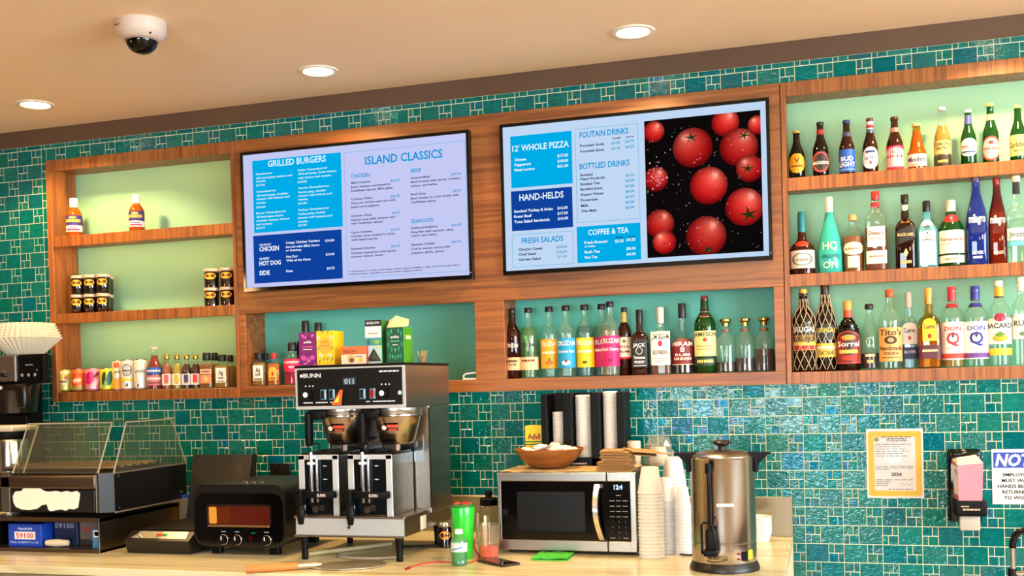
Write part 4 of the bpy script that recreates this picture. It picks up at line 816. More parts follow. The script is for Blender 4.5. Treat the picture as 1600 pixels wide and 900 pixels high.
beer('brown beer bottle with a white label edged in red', (1385, 1412, 183), 'long', BRN, None, 0, (70, 30, 30), [(0.72, 0.80, (196, 110, 110))], [(0.03, 0.46, 0.98, (210, 30, 60), 'rect', []), (0.08, 0.43, 0.94, (238, 228, 222), 'arch', [('BUDWEISER', 0.27, 0.035, (150, 40, 50), 0.8), ('#o', 0.35, 0.07, (150, 150, 160), 0.4), ('#r', 0.14, 0.03, (230, 180, 180), 0.8)])])
beer('squat clear bottle of golden beer with a white label', (1418, 1448, 194), 'stub', glass((240, 200, 120)), L_GOLD, 0.86, (226, 190, 120), [], [(0.07, 0.33, 0.98, (238, 232, 214), 'rect', [('Modelo', 0.215, 0.10, (30, 40, 80), 0.75), ('#s', 0.10, 0.03, (180, 150, 60), 0.5)])])
def co(T, R, H): pass
beer('tall clear bottle of pale gold beer with printed letters', (1459, 1486, 168), 'long', CLEAR, L_GOLD, 0.70, (225, 222, 214), [(0.02, 0.20, (52, 40, 18))], [(0.22, 0.44, 0.95, (206, 190, 110), 'rect', [('CORONA', 0.38, 0.05, (30, 30, 60), 0.8), ('EXTRA', 0.31, 0.045, (40, 40, 40), 0.5)]), (0.0, 0.2, 0, None, '', [('#s', 0.1, 0.04, (220, 190, 90), 0.7)])])
beer('green beer bottle with a white oval label and blue neck band', (1501, 1526, 172), 'long', GRN, None, 0, (220, 220, 215), [(0.74, 0.90, (70, 80, 150))], [(0.16, 0.48, 0.9, (238, 236, 230), 'oval', [('PERONI', 0.33, 0.05, (190, 60, 60), 0.75), ('#r', 0.24, 0.03, (40, 60, 120), 0.7)])])
beer('bright green beer bottle with a red-rimmed white oval label', (1535, 1561, 162), 'long', GRN, None, 0, (200, 180, 90), [(0.72, 0.82, (220, 170, 130))], [(0.05, 0.45, 0.92, (180, 60, 40), 'oval', []), (0.08, 0.42, 0.78, (238, 226, 206), 'oval', [('Presidente', 0.25, 0.04, (110, 40, 30), 0.9), ('#o', 0.345, 0.06, (160, 40, 30), 0.25)])])
beer('green beer bottle with a wide yellow label, rightmost in view', (1578, 1604, 165), 'long', GRN, None, 0, (200, 180, 110), [], [(0.10, 0.47, 0.98, (232, 206, 120), 'rect', [('Carlsberg', 0.30, 0.09, (20, 60, 30), 0.9), ('BEER', 0.19, 0.03, (60, 90, 50), 0.4)])])
# ---- right unit, lower shelf
def liq(lbl, px, zs, *a, **k): return bottle(lbl, px, zs, *a, **k)
Z2 = SH[1]
liq('squat cognac bottle with a teal capsule and cream label', (1234, 1273, 331), Z2, 'bell', glass((70, 26, 14), .5), L_DEEP, 0.40, ((12, 118, 128), 0.66, 1.0, 0.33), labels=[(0.10, 0.38, 0.85, (238, 230, 206), 'rect', [('#ring', 0.24, 0.2, (110, 120, 100), 0.7), ('COGNAC', 0.23, 0.04, (90, 70, 50), 0.55)]), (0.44, 0.53, 0.4, (190, 60, 40), 'oval', [])], yd=.065, name='cognac_bottle')
liq('frosted turquoise liqueur bottle with a white cap', (1277, 1316, 308), Z2, 'slope', TEAL, None, 0, ((232, 224, 214), 0.74, 1.0, 0.32), labels=[(0.3, 0.5, 0, None, '', [('HQ', 0.36, 0.10, (190, 225, 190), 0.7), ('HPNOTIQ', 0.22, 0.05, (20, 110, 110), 0.95), ('ON', 0.11, 0.08, (200, 228, 200), 0.7)])], yd=.075, name='liqueur_bottle')
liq('short amber whisky bottle with a wooden cap and oval cream label', (1317, 1350, 336), Z2, 'round', CLEAR, L_AMB, 0.62, ((200, 160, 100), 0.90, 1.0, 0.42), labels=[(0.30, 0.52, 0.75, (238, 226, 196), 'oval', [('GLENLIVET', 0.405, 0.03, (70, 60, 40), 0.85)]), (0.08, 0.28, 0.38, (240, 232, 210), 'rect', [])], yd=.075, name='whisky_bottle')
liq('tall scotch bottle with a red cap and two white labels', (1350, 1387, 299), Z2, 'round', CLEAR, L_WHISK, 0.54, ((180, 28, 32), 0.89, 1.0, 0.36), bands=[(0.80, 0.86, (190, 40, 40))], labels=[(0.30, 0.55, 0.78, (242, 236, 226), 'rect', [("Dewar's", 0.47, 0.05, (110, 50, 30), 0.85), ('WHITE LABEL', 0.40, 0.02, (120, 100, 80), 0.7)]), (0.09, 0.25, 0.9, (242, 238, 230), 'rect', [('#s', 0.18, 0.02, (160, 120, 60), 0.7)])], yd=.065, n=3, b=0.9, name='whisky_bottle')
liq('square dark scotch bottle with a slanted black label', (1398, 1431, 304), Z2, 'square', glass((40, 14, 10), .5), L_DEEP, 0.60, ((14, 12, 12), 0.89, 1.0, 0.38), labels=[(0.32, 0.60, 0.95, (26, 22, 22), 'slant', [('BLACK LABEL', 0.46, 0.035, (220, 190, 120), 0.85)]), (0.06, 0.3, 0, None, '', [('#d', 0.22, 0.12, (220, 190, 130), 0.25), ('#r', 0.10, 0.04, (190, 160, 100), 0.6)]), (0.78, 0.86, 0.3, (214, 206, 190), 'shield', [])], yd=.075, n=5, b=0.9, name='whisky_bottle')
liq('light blue gin bottle with a white framed label', (1431, 1466, 314), Z2, 'square', SKYG, glass((90, 190, 210), .3), 0.58, ((14, 14, 18), 0.84, 1.0, 0.36), labels=[(0.05, 0.72, 0.74, (226, 238, 236), 'arch', [('BOMBAY', 0.62, 0.04, BLK, 0.6), ('#ring', 0.52, 0.12, (70, 90, 90), 0.35), ('#d', 0.52, 0.06, (60, 70, 70), 0.12), ('SAPPHIRE', 0.42, 0.035, BLK, 0.65), ('#r', 0.3, 0.01, (140, 170, 170), 0.5), ('#r', 0.2, 0.01, (140, 170, 170), 0.5)])], yd=.075, n=5, b=0.75, name='gin_bottle')
liq('green gin bottle with a red seal and cream label', (1466, 1507, 313), Z2, 'decant', GRN, glass((8, 60, 20), .5), 0.55, ((222, 214, 200), 0.83, 1.0, 0.38), labels=[(0.20, 0.54, 0.88, (238, 236, 220), 'rect', [('Tanqueray', 0.41, 0.045, (150, 60, 60), 0.75), ('LONDON DRY', 0.34, 0.02, (150, 150, 130), 0.6)]), (0.06, 0.17, 0.86, (232, 232, 214), 'rect', [('#s', 0.115, 0.03, (160, 150, 120), 0.4)]), (0.66, 0.78, 0.5, (200, 24, 44), 'oval', [('T', 0.72, 0.04, (240, 200, 200), 0.15)])], yd=.07, name='gin_bottle')
liq('very tall cobalt blue tequila bottle with white script', (1508, 1543, 275), Z2, 'tall', BLUEG, glass((40, 120, 200), .45), 0.36, ((30, 40, 110), 0.92, 1.0, 0.40), labels=[(0.4, 0.7, 0, None, '', [('milagro', 0.52, 0.09, WHT, 0.85), ('SILVER', 0.14, 0.035, (220, 230, 245), 0.6), ('#s', 0.09, 0.025, (220, 230, 245), 0.5)])], yd=.06, n=4, b=0.9, name='tequila_bottle')
liq('very tall red and amber tequila bottle with white script', (1543, 1573, 278), Z2, 'tall', glass((150, 40, 16), .35), glass((206, 150, 20), .45), 0.42, ((120, 30, 24), 0.92, 1.0, 0.42), bands=[(0.60, 0.90, glass((90, 12, 14), .6))], labels=[(0.4, 0.7, 0, None, '', [('milagro', 0.52, 0.09, WHT, 0.9), ('REPOSADO', 0.14, 0.035, (240, 220, 200), 0.6)])], yd=.08, n=4, b=0.9, name='tequila_bottle')
liq('clear tequila bottle with a black and white cap, rightmost on middle shelf', (1571, 1606, 275), Z2, 'square', CLEARG, L_CLR, 0.5, ((222, 214, 204), 0.93, 1.0, 0.40), bands=[(0.80, 0.925, (24, 26, 28))], labels=[(0.26, 0.40, 0.98, (232, 240, 232), 'rect', [('Jimador', 0.33, 0.06, (40, 60, 60), 0.85)]), (0.20, 0.25, 0.98, (90, 190, 200), 'rect', [])], yd=.06, n=4, b=0.9, name='tequila_bottle')
# ---- right unit, bottom rail
Z3 = SH[2]
liq('dark rum bottle in a cord net with a gold cap and red-striped label', (1238, 1274, 452), Z3, 'round', BLKG, None, 0, (GOLDP, 0.82, 1.0, 0.36), labels=[(0.36, 0.58, 0.9, (30, 24, 26), 'arch', [('BRUGAL', 0.51, 0.06, WHT, 0.8)]), (0.26, 0.44, 0.9, (226, 186, 70), 'rect', [('AÑEJO', 0.39, 0.055, (60, 40, 20), 0.8), ('#r', 0.29, 0.05, (170, 40, 40), 0.98)])], yd=.06, net=(216, 190, 150), name='rum_bottle')
liq('tall black rum bottle in a cord net with a dark cap and yellow label', (1272, 1308, 444), Z3, 'tall', BLKG, None, 0, ((40, 26, 22), 0.88, 1.0, 0.38), labels=[(0.36, 0.54, 0.85, (26, 44, 50), 'arch', [('BRUGAL', 0.47, 0.05, (220, 190, 70), 0.75)]), (0.16, 0.32, 0.9, (222, 190, 60), 'rect', [('#r', 0.27, 0.03, (240, 230, 190), 0.7), ('EXTRA', 0.21, 0.04, (80, 60, 20), 0.5)])], yd=.085, net=(220, 196, 156), name='rum_bottle')
liq('dark stepped liqueur bottle with a red-framed label', (1307, 1344, 470), Z3, 'ribbed', BLKG, None, 0, ((206, 160, 70), 0.86, 1.0, 0.38), bands=[(0.76, 0.86, (196, 80, 50))], labels=[(0.10, 0.56, 0.86, (196, 60, 40), 'arch', []), (0.12, 0.54, 0.80, (40, 18, 16), 'arch', [('Sorrel', 0.38, 0.07, WHT, 0.85), ('#o', 0.47, 0.08, (226, 150, 60), 0.5), ('#r', 0.27, 0.05, (226, 190, 80), 0.7), ('#o', 0.18, 0.08, (200, 50, 40), 0.5)])], yd=.065, name='liqueur_bottle')
liq('small embossed clear bottle with a black cap and a little dark drink', (1344, 1374, 475), Z3, 'decant', CLEARG, L_DEEP, 0.25, ((40, 30, 26), 0.92, 1.0, 0.45), labels=[(0.1, 0.3, 0, None, '', [('#ring', 0.42, 0.14, (180, 210, 190), 0.45), ('#s', 0.22, 0.04, (226, 214, 170), 0.6), ('#r', 0.13, 0.05, (200, 180, 110), 0.4)])], yd=.08, name='spirit_bottle')
liq('vodka bottle with a copper cap and large tan label', (1373, 1409, 452), Z3, 'round', CLEARG, L_CLR, 0.5, ((184, 84, 40), 0.90, 1.0, 0.40), labels=[(0.10, 0.52, 0.93, (222, 168, 96), 'rect', [("Tito's", 0.46, 0.07, (70, 44, 30), 0.75), ('#o', 0.365, 0.10, (60, 36, 26), 0.4), ('#o', 0.365, 0.06, (200, 160, 110), 0.2), ('Handmade', 0.265, 0.05, (80, 40, 30), 0.8), ('VODKA', 0.20, 0.035, (80, 50, 40), 0.5), ('#r', 0.15, 0.01, (120, 80, 50), 0.6)])], yd=.055, name='vodka_bottle')
liq('clear silver tequila bottle with a white cap behind the gold one', (1405, 1436, 456), Z3, 'square', CLEARB, L_CLR, 0.5, ((214, 204, 194), 0.80, 0.99, 0.36), labels=[(0.32, 0.60, 0.8, (236, 234, 226), 'arch', [('Cuervo', 0.50, 0.06, (40, 40, 60), 0.75), ('#o', 0.40, 0.05, (190, 80, 50), 0.2)]), (0.13, 0.28, 0.92, (36, 44, 92), 'rect', [('SILVER', 0.22, 0.035, (200, 200, 215), 0.7)])], yd=.115, n=4, b=0.8, name='tequila_bottle')
liq('gold tequila bottle with a gold cap, yellow label and maroon base label', (1433, 1470, 450), Z3, 'square', glass((236, 200, 130)), L_GOLD, 0.5, ((206, 166, 70), 0.80, 1.0, 0.34), labels=[(0.34, 0.62, 0.62, (236, 196, 40), 'arch', [('Cuervo', 0.52, 0.055, (40, 30, 20), 0.8), ('#o', 0.40, 0.06, (150, 50, 30), 0.28)]), (0.12, 0.29, 0.95, (84, 28, 44), 'rect', [('#s', 0.22, 0.03, (230, 200, 150), 0.7)])], yd=.055, n=4.5, b=0.8, name='tequila_bottle')
for i, (px, c1, c2, nm) in enumerate((((1470, 1506, 448), (206, 40, 60), (232, 70, 60), 'red'), ((1505, 1544, 447), (40, 50, 150), (110, 70, 150), 'blue'))):
    liq('clear rum bottle with a %s cap and a large %s Q on its white label' % (nm, nm), px, Z3, 'round', CLEARG, L_CLR if i else L_GOLD, 0.5 if i else 0.14, (tuple(c1), 0.82, 1.0, 0.38), bands=[(0.745, 0.79, c1)], labels=[(0.10, 0.56, 0.9, (240, 234, 230), 'rect', [('DON', 0.48, 0.05, c1, 0.55), ('Q', 0.36, 0.14, c1, 0.42), ('#r', 0.24, 0.012, (190, 180, 180), 0.4), ('#r', 0.145, 0.06, c2, 0.97), ('#d', 0.39, 0.06, (70, 60, 70), 0.1)])], yd=.065, name='rum_bottle', group='rum bottles with a large Q')
liq('clear pineapple rum bottle with a white and yellow cap', (1543, 1580, 439), Z3, 'round', CLEARG, L_CLR, 0.5, ((238, 232, 222), 0.93, 1.0, 0.36), bands=[(0.82, 0.925, (236, 180, 40)), (0.805, 0.82, (50, 40, 30))], labels=[(0.26, 0.56, 0.93, (240, 236, 226), 'rect', [('BACARDI', 0.475, 0.055, BLK, 0.9), ('#o', 0.33, 0.08, (226, 170, 50), 0.5), ('#d', 0.37, 0.08, (90, 140, 50), 0.35)]), (0.13, 0.21, 0.93, (240, 200, 60), 'rect', []), (0.52, 0.62, 0.35, (150, 30, 60), 'oval', [])], yd=.06, name='rum_bottle')
liq('white-capped clear rum bottle at the right edge of the bottom shelf', (1580, 1612, 433), Z3, 'round', CLEARG, L_CLR, 0.5, ((238, 234, 226), 0.84, 1.0, 0.38), labels=[(0.30, 0.58, 0.93, (240, 236, 220), 'rect', [('RUM', 0.48, 0.06, (60, 60, 60), 0.6), ('#d', 0.36, 0.06, (90, 120, 90), 0.25)])], yd=.07, name='rum_bottle')
# ================================================================== things on the counter
def P2(n, px, py, Y): return pY(px, py, Y)
RUB = pbr((8, 8, 8), 0.6, name='rubber'); LEDW = emit((200, 225, 255), 2.5)
def flat(mb, y): return lambda u, v: (u, y, v)

# ---- twin satellite coffee brewer
X0, X1 = -1.904, -1.458; YF, YB = -0.80, -0.33
t = Thing('coffee_brewer', 'large stainless twin coffee brewer with two servers and black control panel', 'coffee machine', ((X0 + X1) / 2, -0.6, CT))
t.part('head', MB().rbox(X0, X1, YF, YB, -0.086, 0.074, 0.004, 2), STEEL_H)
t.part('top_cover', MB().rbox(X0 - 0.002, X1 + 0.002, YF - 0.002, YB, 0.070, 0.080, 0.003, 2), BLACK)
t.part('panel_trim', MB().box(X0 + 0.001, X1 - 0.002, YF - 0.0022, YF, -0.085, 0.070), pbr((222, 226, 228), 0.25, 0.5))
cp = t.part('control_panel', MB().box(X0 + 0.010, X1 - 0.012, YF - 0.003, YF, -0.073, 0.064), pbr((7, 8, 9), 0.3), label='black control panel')
yt = YF - 0.0042
mb = MB(); text(mb, 'BUNN', -1.868, -1.796, 0.034, 0.015, flat(mb, yt), 0.02); scribble(mb, -1.560, -1.482, 0.047, 0.008, flat(mb, yt)); mb.disc(-1.876, 0.041, 0.006, yt)
for x, s in ((-1.850, 'BATCH'), (-1.795, 'BREWER'), (-1.752, 'ON'), (-1.607, 'ON'), (-1.563, 'BREWER'), (-1.520, 'BATCH')): scribble(mb, x - .004 * len(s), x + .004 * len(s), -0.062, 0.006, flat(mb, yt))
tag(t.part('lettering', mb, pbr((215, 220, 225), 0.5), of=cp, fixn=False), kind='stuff')
t.part('display', MB().rect(-1.705, -1.655, 0.004, 0.030, yt), pbr((60, 72, 80), 0.3), of=cp)
mb = MB(); text(mb, '011', -1.700, -1.662, 0.007, 0.018, flat(mb, yt - .0006), 0.03); t.part('display_digits', mb, emit((190, 215, 230), 0.9), of=cp, fixn=False)
for x in (-1.845, -1.537):
    k = t.part('knob', MB().lathe([(0.0, 0.0), (0.019, 0.0), (0.017, 0.012), (0.015, 0.018), (0, 0.019)], 24), BLACK, 40, of=cp); k.data.transform(Matrix.Translation(Vector((x, YF - 0.003, -0.030)) - t.b) @ Matrix.Rotation(PI / 2, 4, 'X') @ Matrix.Translation(t.b))
    t.part('knob_cap', MB().disc(x - .007, -0.030, 0.010, YF - 0.0235, 16), pbr((235, 235, 232), 0.4), of=k)
    mb = MB()
    for dx in (-.014, .002, .016): mb.disc(x + dx, 0.002, 0.0032, yt, 8)
    t.part('dots', mb, pbr((210, 215, 220), 0.5), of=cp)
for x, c in ((-1.787, (30, 20, 24)), (-1.752, (20, 22, 30)), (-1.628, (24, 26, 28)), (-1.588, (150, 24, 26))):
    sw = t.part('switch_frame', MB().rbox(x - .011, x + .011, YF - .007, YF - .002, -.050, -.012, .001, 1), pbr((120, 165, 190), 0.3, 0.5), of=cp)
    t.part('switch', MB().rbox(x - .008, x + .008, YF - .011, YF - .006, -.046, -.016, .002, 1), pbr(c, 0.25), of=cp)
mb = MB().add([(-1.752, yt - .006, -.070), (-1.712, yt - .006, -.070), (-1.704, yt - .007, -.014), (-1.716, yt - .007, -.014)], [(0, 1, 2, 3)]); t.part('warning_tag', mb, pbr((235, 90, 30), 0.5), of=cp, label='orange warning tag')
mb = MB().add([(-1.742, yt - .0075, -.060), (-1.724, yt - .0075, -.060), (-1.715, yt - .008, -.030)], [(0, 1, 2)]); t.part('warning_mark', mb, pbr((245, 210, 60), 0.5), of=cp)
t.part('valve_ring', MB().lathe([(.006, 0), (.009, 0), (.009, .002), (.006, .002)], 16, -1.478, -0.03).__class__().disc(-1.480, -0.030, 0.008, yt, 16), pbr((160, 200, 190), 0.3), of=cp)
# column, deck and legs
t.part('rear_column', MB().rbox(X0 + 0.02, X1 - 0.004, -0.56, YB + 0.005, -0.50, -0.084, 0.003, 1), STEEL)
t.part('side_seam', MB().box(X1 - 0.005, X1 - 0.002, -0.563, -0.556, -0.48, -0.09), DARK)
t.part('splash_panel', MB().box(X0 + 0.03, X1 - 0.03, -0.566, -0.560, -0.30, -0.20), pbr((190, 205, 215), 0.15, 1.0))
t.part('deck', MB().rbox(X0 - 0.006, X1 - 0.012, -0.82, YB + 0.02, -0.557, -0.484, 0.003, 2), STEEL_H)
t.part('deck_lip', MB().rbox(X0 - 0.010, X1 - 0.008, -0.826, -0.816, -0.560, -0.552, 0.002, 1).rbox(X0 - 0.010, X1 - 0.008, -0.826, -0.812, -0.490, -0.482, 0.002, 1), STEEL_H)
t.part('deck_sheen', MB().box(X0 - 0.003, X1 - 0.015, -0.8215, -0.819, -0.552, -0.490), pbr((214, 222, 228), 0.25, 0.55))  # lighter plate, its daylight reflection put into the colour
t.part('bolt', MB().lathe([(0, 0), (.008, 0), (.007, .004), (0, .005)], 14).__class__().disc(-1.690, -0.522, 0.007, -0.8225, 14), CHROME)
t.part('spec_sticker', MB().box(X1 - 0.0125, X1 - 0.0112, -0.66, -0.60, -0.552, -0.500), PAPER)
for x in (-1.884, -1.500):
    for y in (-0.800, -0.40):
        t.part('leg', MB().lathe([(.011, 0), (.013, .006), (.012, .012), (.013, .05), (.017, .092)], 16, x, y, CT), BLACK, 40)
# brew funnels under the head
for x in (-1.775, -1.555):
    fy = -0.655
    f = t.part('brew_funnel', MB().lathe([(0.030, -.226), (.055, -.224), (.066, -.214), (.090, -.118), (.092, -.112), (.092, -.088), (0, -.088)], 32, x, fy, 0), spun_mat((190, 178, 164), .2), 35)
    t.part('funnel_rim', MB().lathe([(.0925, -.119), (.0945, -.117), (.0945, -.112), (.0925, -.110)], 32, x, fy, 0), STEEL, 35, of=f)
    t.part('spout', MB().lathe([(.012, -.262), (.014, -.226)], 14, x - .005, fy, 0), pbr((190, 150, 130), 0.3, 0.4), of=f)
    h = t.part('handle', MB().rbox(x - .088, x - .030, -.790, -.745, -.124, -.088, .006, 2).rbox(x - .098, x - .074, -.800, -.765, -.222, -.096, .009, 3), BLACK, 40, of=f)
    yy = fy - .0845
    st = MB(); k = 6
    for i in range(k):
        pass
    w0, w1 = -0.36, 0.42
    g = lambda u, v, o=.0: ((x + (.083 + o) * math.sin(u) * (1 + (v + .165) * 1.6)), fy - (.0815 + o) * math.cos(u) * (1 + (v + .165) * 2.6), v)
    n_ = 10; vs = [g(w0 + (w1 - w0) * i / n_, z, .0045) for z in (-.172, -.148) for i in range(n_ + 1)]
    st.add(vs, [(i, i + 1, n_ + 2 + i, n_ + 1 + i) for i in range(n_)]); sk = t.part('warning_sticker', st, pbr((11, 9, 9), 0.4), of=f, fixn=False)
    st = MB(); vs = [g(w0 + .30 + (w1 - w0 - .30) * i / n_, z, .0055) for z in (-.160, -.149) for i in range(n_ + 1)]
    st.add(vs, [(i, i + 1, n_ + 2 + i, n_ + 1 + i) for i in range(n_)]); scribble(st, w0 + .36, w1 - .06, -.170, .008, lambda u, v: g(u, v, .0055)); t.part('sticker_print', st, pbr((220, 70, 40), 0.5), of=f, fixn=False)
    st = MB(); n2 = 12; st.add([g(w0 + .15 + .12 * math.cos(2 * PI * i / n2), -.160 + .009 * math.sin(2 * PI * i / n2), .0055) for i in range(n2)], [tuple(range(n2))]); t.part('sticker_mark', st, PAPER, of=f, fixn=False)
# two satellite servers on the deck
for si, (sx0, sx1) in enumerate(((-1.906, -1.742), (-1.703, -1.526))):
    sv = Thing('coffee_server', 'stainless satellite coffee server with black tap, %s one on the brewer deck' % ['left', 'right'][si], 'coffee server', ((sx0 + sx1) / 2, -0.70, -0.484), 'satellite coffee servers')
    y0, y1 = -0.785, -0.575; zb, zt = -0.484, -0.258
    sv.part('body', MB().rbox(sx0, sx1, y0, y1, zb, zt, 0.004, 2), STEEL)
    fp = sv.part('front_frame', MB().rbox(sx0, sx0 + .024, y0 - .005, y0, zb, zt, .001, 1).rbox(sx1 - .024, sx1, y0 - .005, y0, zb, zt, .001, 1).rbox(sx0, sx1, y0 - .005, y0, zt - .016, zt + .002, .001, 1), pbr((226, 232, 236), 0.25, 0.45))  # reflected daylight put into the pale frame colour
    sv.part('front_window', MB().box(sx0 + .024, sx1 - .024, y0 - .003, y0, zb + .004, zt - .016), pbr((8, 14, 18), 0.15))
    xm = (sx0 + sx1) / 2 - .012
    sv.part('sight_glass', MB().lathe([(.008, zb + .05), (.008, zt + .012)], 14, xm - .012, y0 - .014, 0).lathe([(.006, zb + .05), (.006, zt - .01)], 12, xm + .010, y0 - .012, 0), CHROME, 40)
    sv.part('gauge_clamp', MB().rbox(xm - .024, xm + .004, y0 - .026, y0 - .004, zt - .034, zt - .024, .002, 1), pbr((225, 225, 225), 0.3))
    hd = sv.part('tap_guard', MB().rbox(sx0 - .012, sx1 - .004, y0 - .040, y0 - .010, zb + .068, zb + .094, .004, 2).rbox(sx0 + .004, sx0 + .032, y0 - .050, y0 - .012, zb + .040, zb + .100, .004, 2), BLACK, 40)
    m2 = MB(); text(m2, 'BUNN', xm + .022, xm + .056, zb + .074, .011, flat(m2, y0 - .0415), .02); sv.part('lettering', m2, pbr((225, 200, 190), .5), of=hd, fixn=False)
    sv.part('tap', MB().lathe([(.010, zb - .030), (.012, zb - .028), (.019, zb + .018), (.016, zb + .026), (.012, zb + .050)], 18, sx0 + .020, y0 - .034, 0), BLACK, 40)
    sv.part('tap_nut', MB().tube([(xm + .008, y0 - .002, zb + .026), (xm + .008, y0 - .030, zb + .026)], .013, 12), CHROME, 40)
    sv.part('tap_handle', MB().rbox(sx0 + .004, sx0 + .040, y0 - .056, y0 - .030, zb + .094, zb + .102, .003, 2), BLACK)
    mk = MB()
    for z in (zt - .040, zt - .090): mk.disc(xm + .038, z, .003, y0 - .0042, 8).rect(xm + .030, xm + .048, z - .0008, z + .0008, y0 - .0042)
    sv.part('level_marks', mk, PAPER)
    lid = sv.part('lid', MB().rbox(sx0 + .004, sx1 - .004, y0 + .006, y1 - .006, zt, zt + .008, .003, 2).lathe([(.04, zt + .008), (.038, zt + .016), (0, zt + .016)], 20, (sx0 + sx1) / 2, -.68, 0), BLACK, 40)
    for hx in (sx0 + .012, sx1 - .056):
        sv.part('lid_loop', MB().tube([(hx, -.73, zt + .006), (hx, -.73, zt + .034), (hx + .004, -.73, zt + .040), (hx + .040, -.73, zt + .042), (hx + .046, -.73, zt + .036), (hx + .046, -.73, zt + .006)], .0028, 8), BLACK, 40, of=lid)
# power cables behind the brewer
for nm, lb, pts, r, mt in (('power_cable', 'black power cable looping out from behind the coffee brewer', [(-1.62, -.50, CT + .006), (-1.48, -.46, CT + .006), (-1.40, -.44, CT + .012), (-1.375, -.40, CT + .03), (-1.385, -.35, CT + .035), (-1.42, -.30, CT + .012)], .005, RUB),
                           ('water_hose', 'beige water hose lying under the coffee brewer', [(-1.90, -.74, CT + .009), (-1.84, -.66, CT + .009), (-1.76, -.56, CT + .009), (-1.68, -.45, CT + .009)], .009, pbr((196, 176, 130), .5)),
                           ('drain_hose', 'thin grey hose curving under the coffee brewer', [(-1.80, -.70, CT + .006), (-1.76, -.77, CT + .006), (-1.68, -.79, CT + .006), (-1.58, -.78, CT + .006), (-1.51, -.72, CT + .006)], .005, pbr((150, 140, 125), .5))):
    ps = [Vector(p) for p in pts]; q = []
    for i in range(len(ps) - 1):
        for j in range(6): q.append(ps[i].lerp(ps[i + 1], j / 6))
    q.append(ps[-1])
    for _ in range(3): q = [q[0]] + [(q[i - 1] + q[i] * 2 + q[i + 1]) / 4 for i in range(1, len(q) - 1)] + [q[-1]]
    tag(MB().tube(q, r, 8).build(nm, mt, smooth=60), lb, 'cable' if 'cable' in nm else 'hose')

# ---- tea boxes standing on the brewer
ZBR = 0.080
def tea_box(label, fx0, fx1, ytop, ybase, front, side, name, words, deco, depth, yf=-0.68, sidecol=None, cat='tea box'):
    a = pY(fx0, ybase, yf); c = pY(fx1, ybase, yf); H = pY((fx0 + fx1) / 2, ytop, yf).z - ZBR
    T = Thing(name, label, cat, ((a.x + c.x) / 2, yf + depth / 2, ZBR))
    x0, x1 = a.x, c.x
    T.part('carton', MB().rbox(x0, x1, yf, yf + depth, ZBR, ZBR + H, .001, 1), pbr(side, .45))
    f = T.part('front_print', MB().rect(x0 + .001, x1 - .001, ZBR + .001, ZBR + H - .001, yf - .0006), pbr(front, .45), fixn=False)
    W = x1 - x0
    byc = {}
    for d in deco + words: byc.setdefault(d[-1], []).append(d)
    for i, (col, ds) in enumerate(byc.items()):
        mb = MB(); y_ = yf - .0010 - .00015 * i
        for d in ds:
            if d[0] == 't': text_c(mb, d[1], (x0 + x1) / 2 + d[2] * W, ZBR + d[3] * H, d[4] * H, flat(mb, y_), .02, 1.0, d[5] * W)
            elif d[0] == 's': scribble(mb, x0 + d[1] * W, x0 + d[2] * W, ZBR + d[3] * H, d[4] * H, flat(mb, y_))
            elif d[0] == 'o': mb.disc(x0 + d[1] * W, ZBR + d[2] * H, d[3] * W, y_, 12, d[4] * W)
            elif d[0] == 'r': mb.rect(x0 + d[1] * W, x0 + d[2] * W, ZBR + d[3] * H, ZBR + d[4] * H, y_)
            elif d[0] == 'p': mb.add([(x0 + u * W, y_, ZBR + v * H) for u, v in d[1]], [tuple(range(len(d[1])))])
        tag(T.part('lettering' if ds[0][0] == 't' else 'print', mb, pbr(col, .5), of=f, fixn=False), kind='stuff')
    return T, x0, x1, H
fl = lambda cols, n, seed: [('o', *(lambda r: (r.uniform(.1, .9), r.choice([r.uniform(.04, .3), r.uniform(.78, .95)]), r.uniform(.05, .1), r.uniform(.04, .09)))(random.Random(seed + i)), cols[i % len(cols)]) for i in range(n)]
tea_box('purple herbal tea box on the coffee brewer, leftmost', 468, 496, 519, 575, (120, 26, 104), (96, 20, 84), 'tea_carton', [('t', 'pukka', 0, .68, .07, .6, (245, 235, 240)), ('s', .2, .8, .56, .03, (230, 120, 140)), ('s', .25, .75, .48, .035, WHT)], fl([(196, 60, 150), (226, 110, 180), (150, 70, 120)], 16, 3) + [('o', .22, .9, .08, .06, (226, 110, 180)), ('o', .78, .9, .08, .06, (226, 110, 180)), ('o', .25, .25, .14, .12, (206, 70, 160)), ('o', .75, .25, .14, .12, (206, 70, 160))], .07)
T, a_, b_, H_ = tea_box('yellow patterned tea box on the coffee brewer next to the purple one', 495.5, 523, 517, 573, (240, 200, 40), (242, 206, 20), 'tea_carton', [('t', 'pukka', 0, .66, .06, .6, (240, 120, 40)), ('s', .2, .8, .56, .03, (214, 90, 30))], [('o', .5, .58, .34, .42, (244, 176, 60))] + [('o', u, v, .10, .09, (246, 236, 210)) for u, v in ((.24, .30), (.76, .30), (.12, .80), (.88, .80))] + [('o', u, v, .035, .03, (60, 40, 30)) for u, v in ((.24, .30), (.76, .30), (.12, .80), (.88, .80))] + [('p', [(u, v), (u + .10, v + .07), (u + .16, v + .16), (u + .06, v + .09)], (60, 90, 30)) for u, v in ((.05, .42), (.8, .42), (.36, .12), (.55, .12), (.1, .05), (.8, .1), (.3, .9), (.6, .9))], .09)
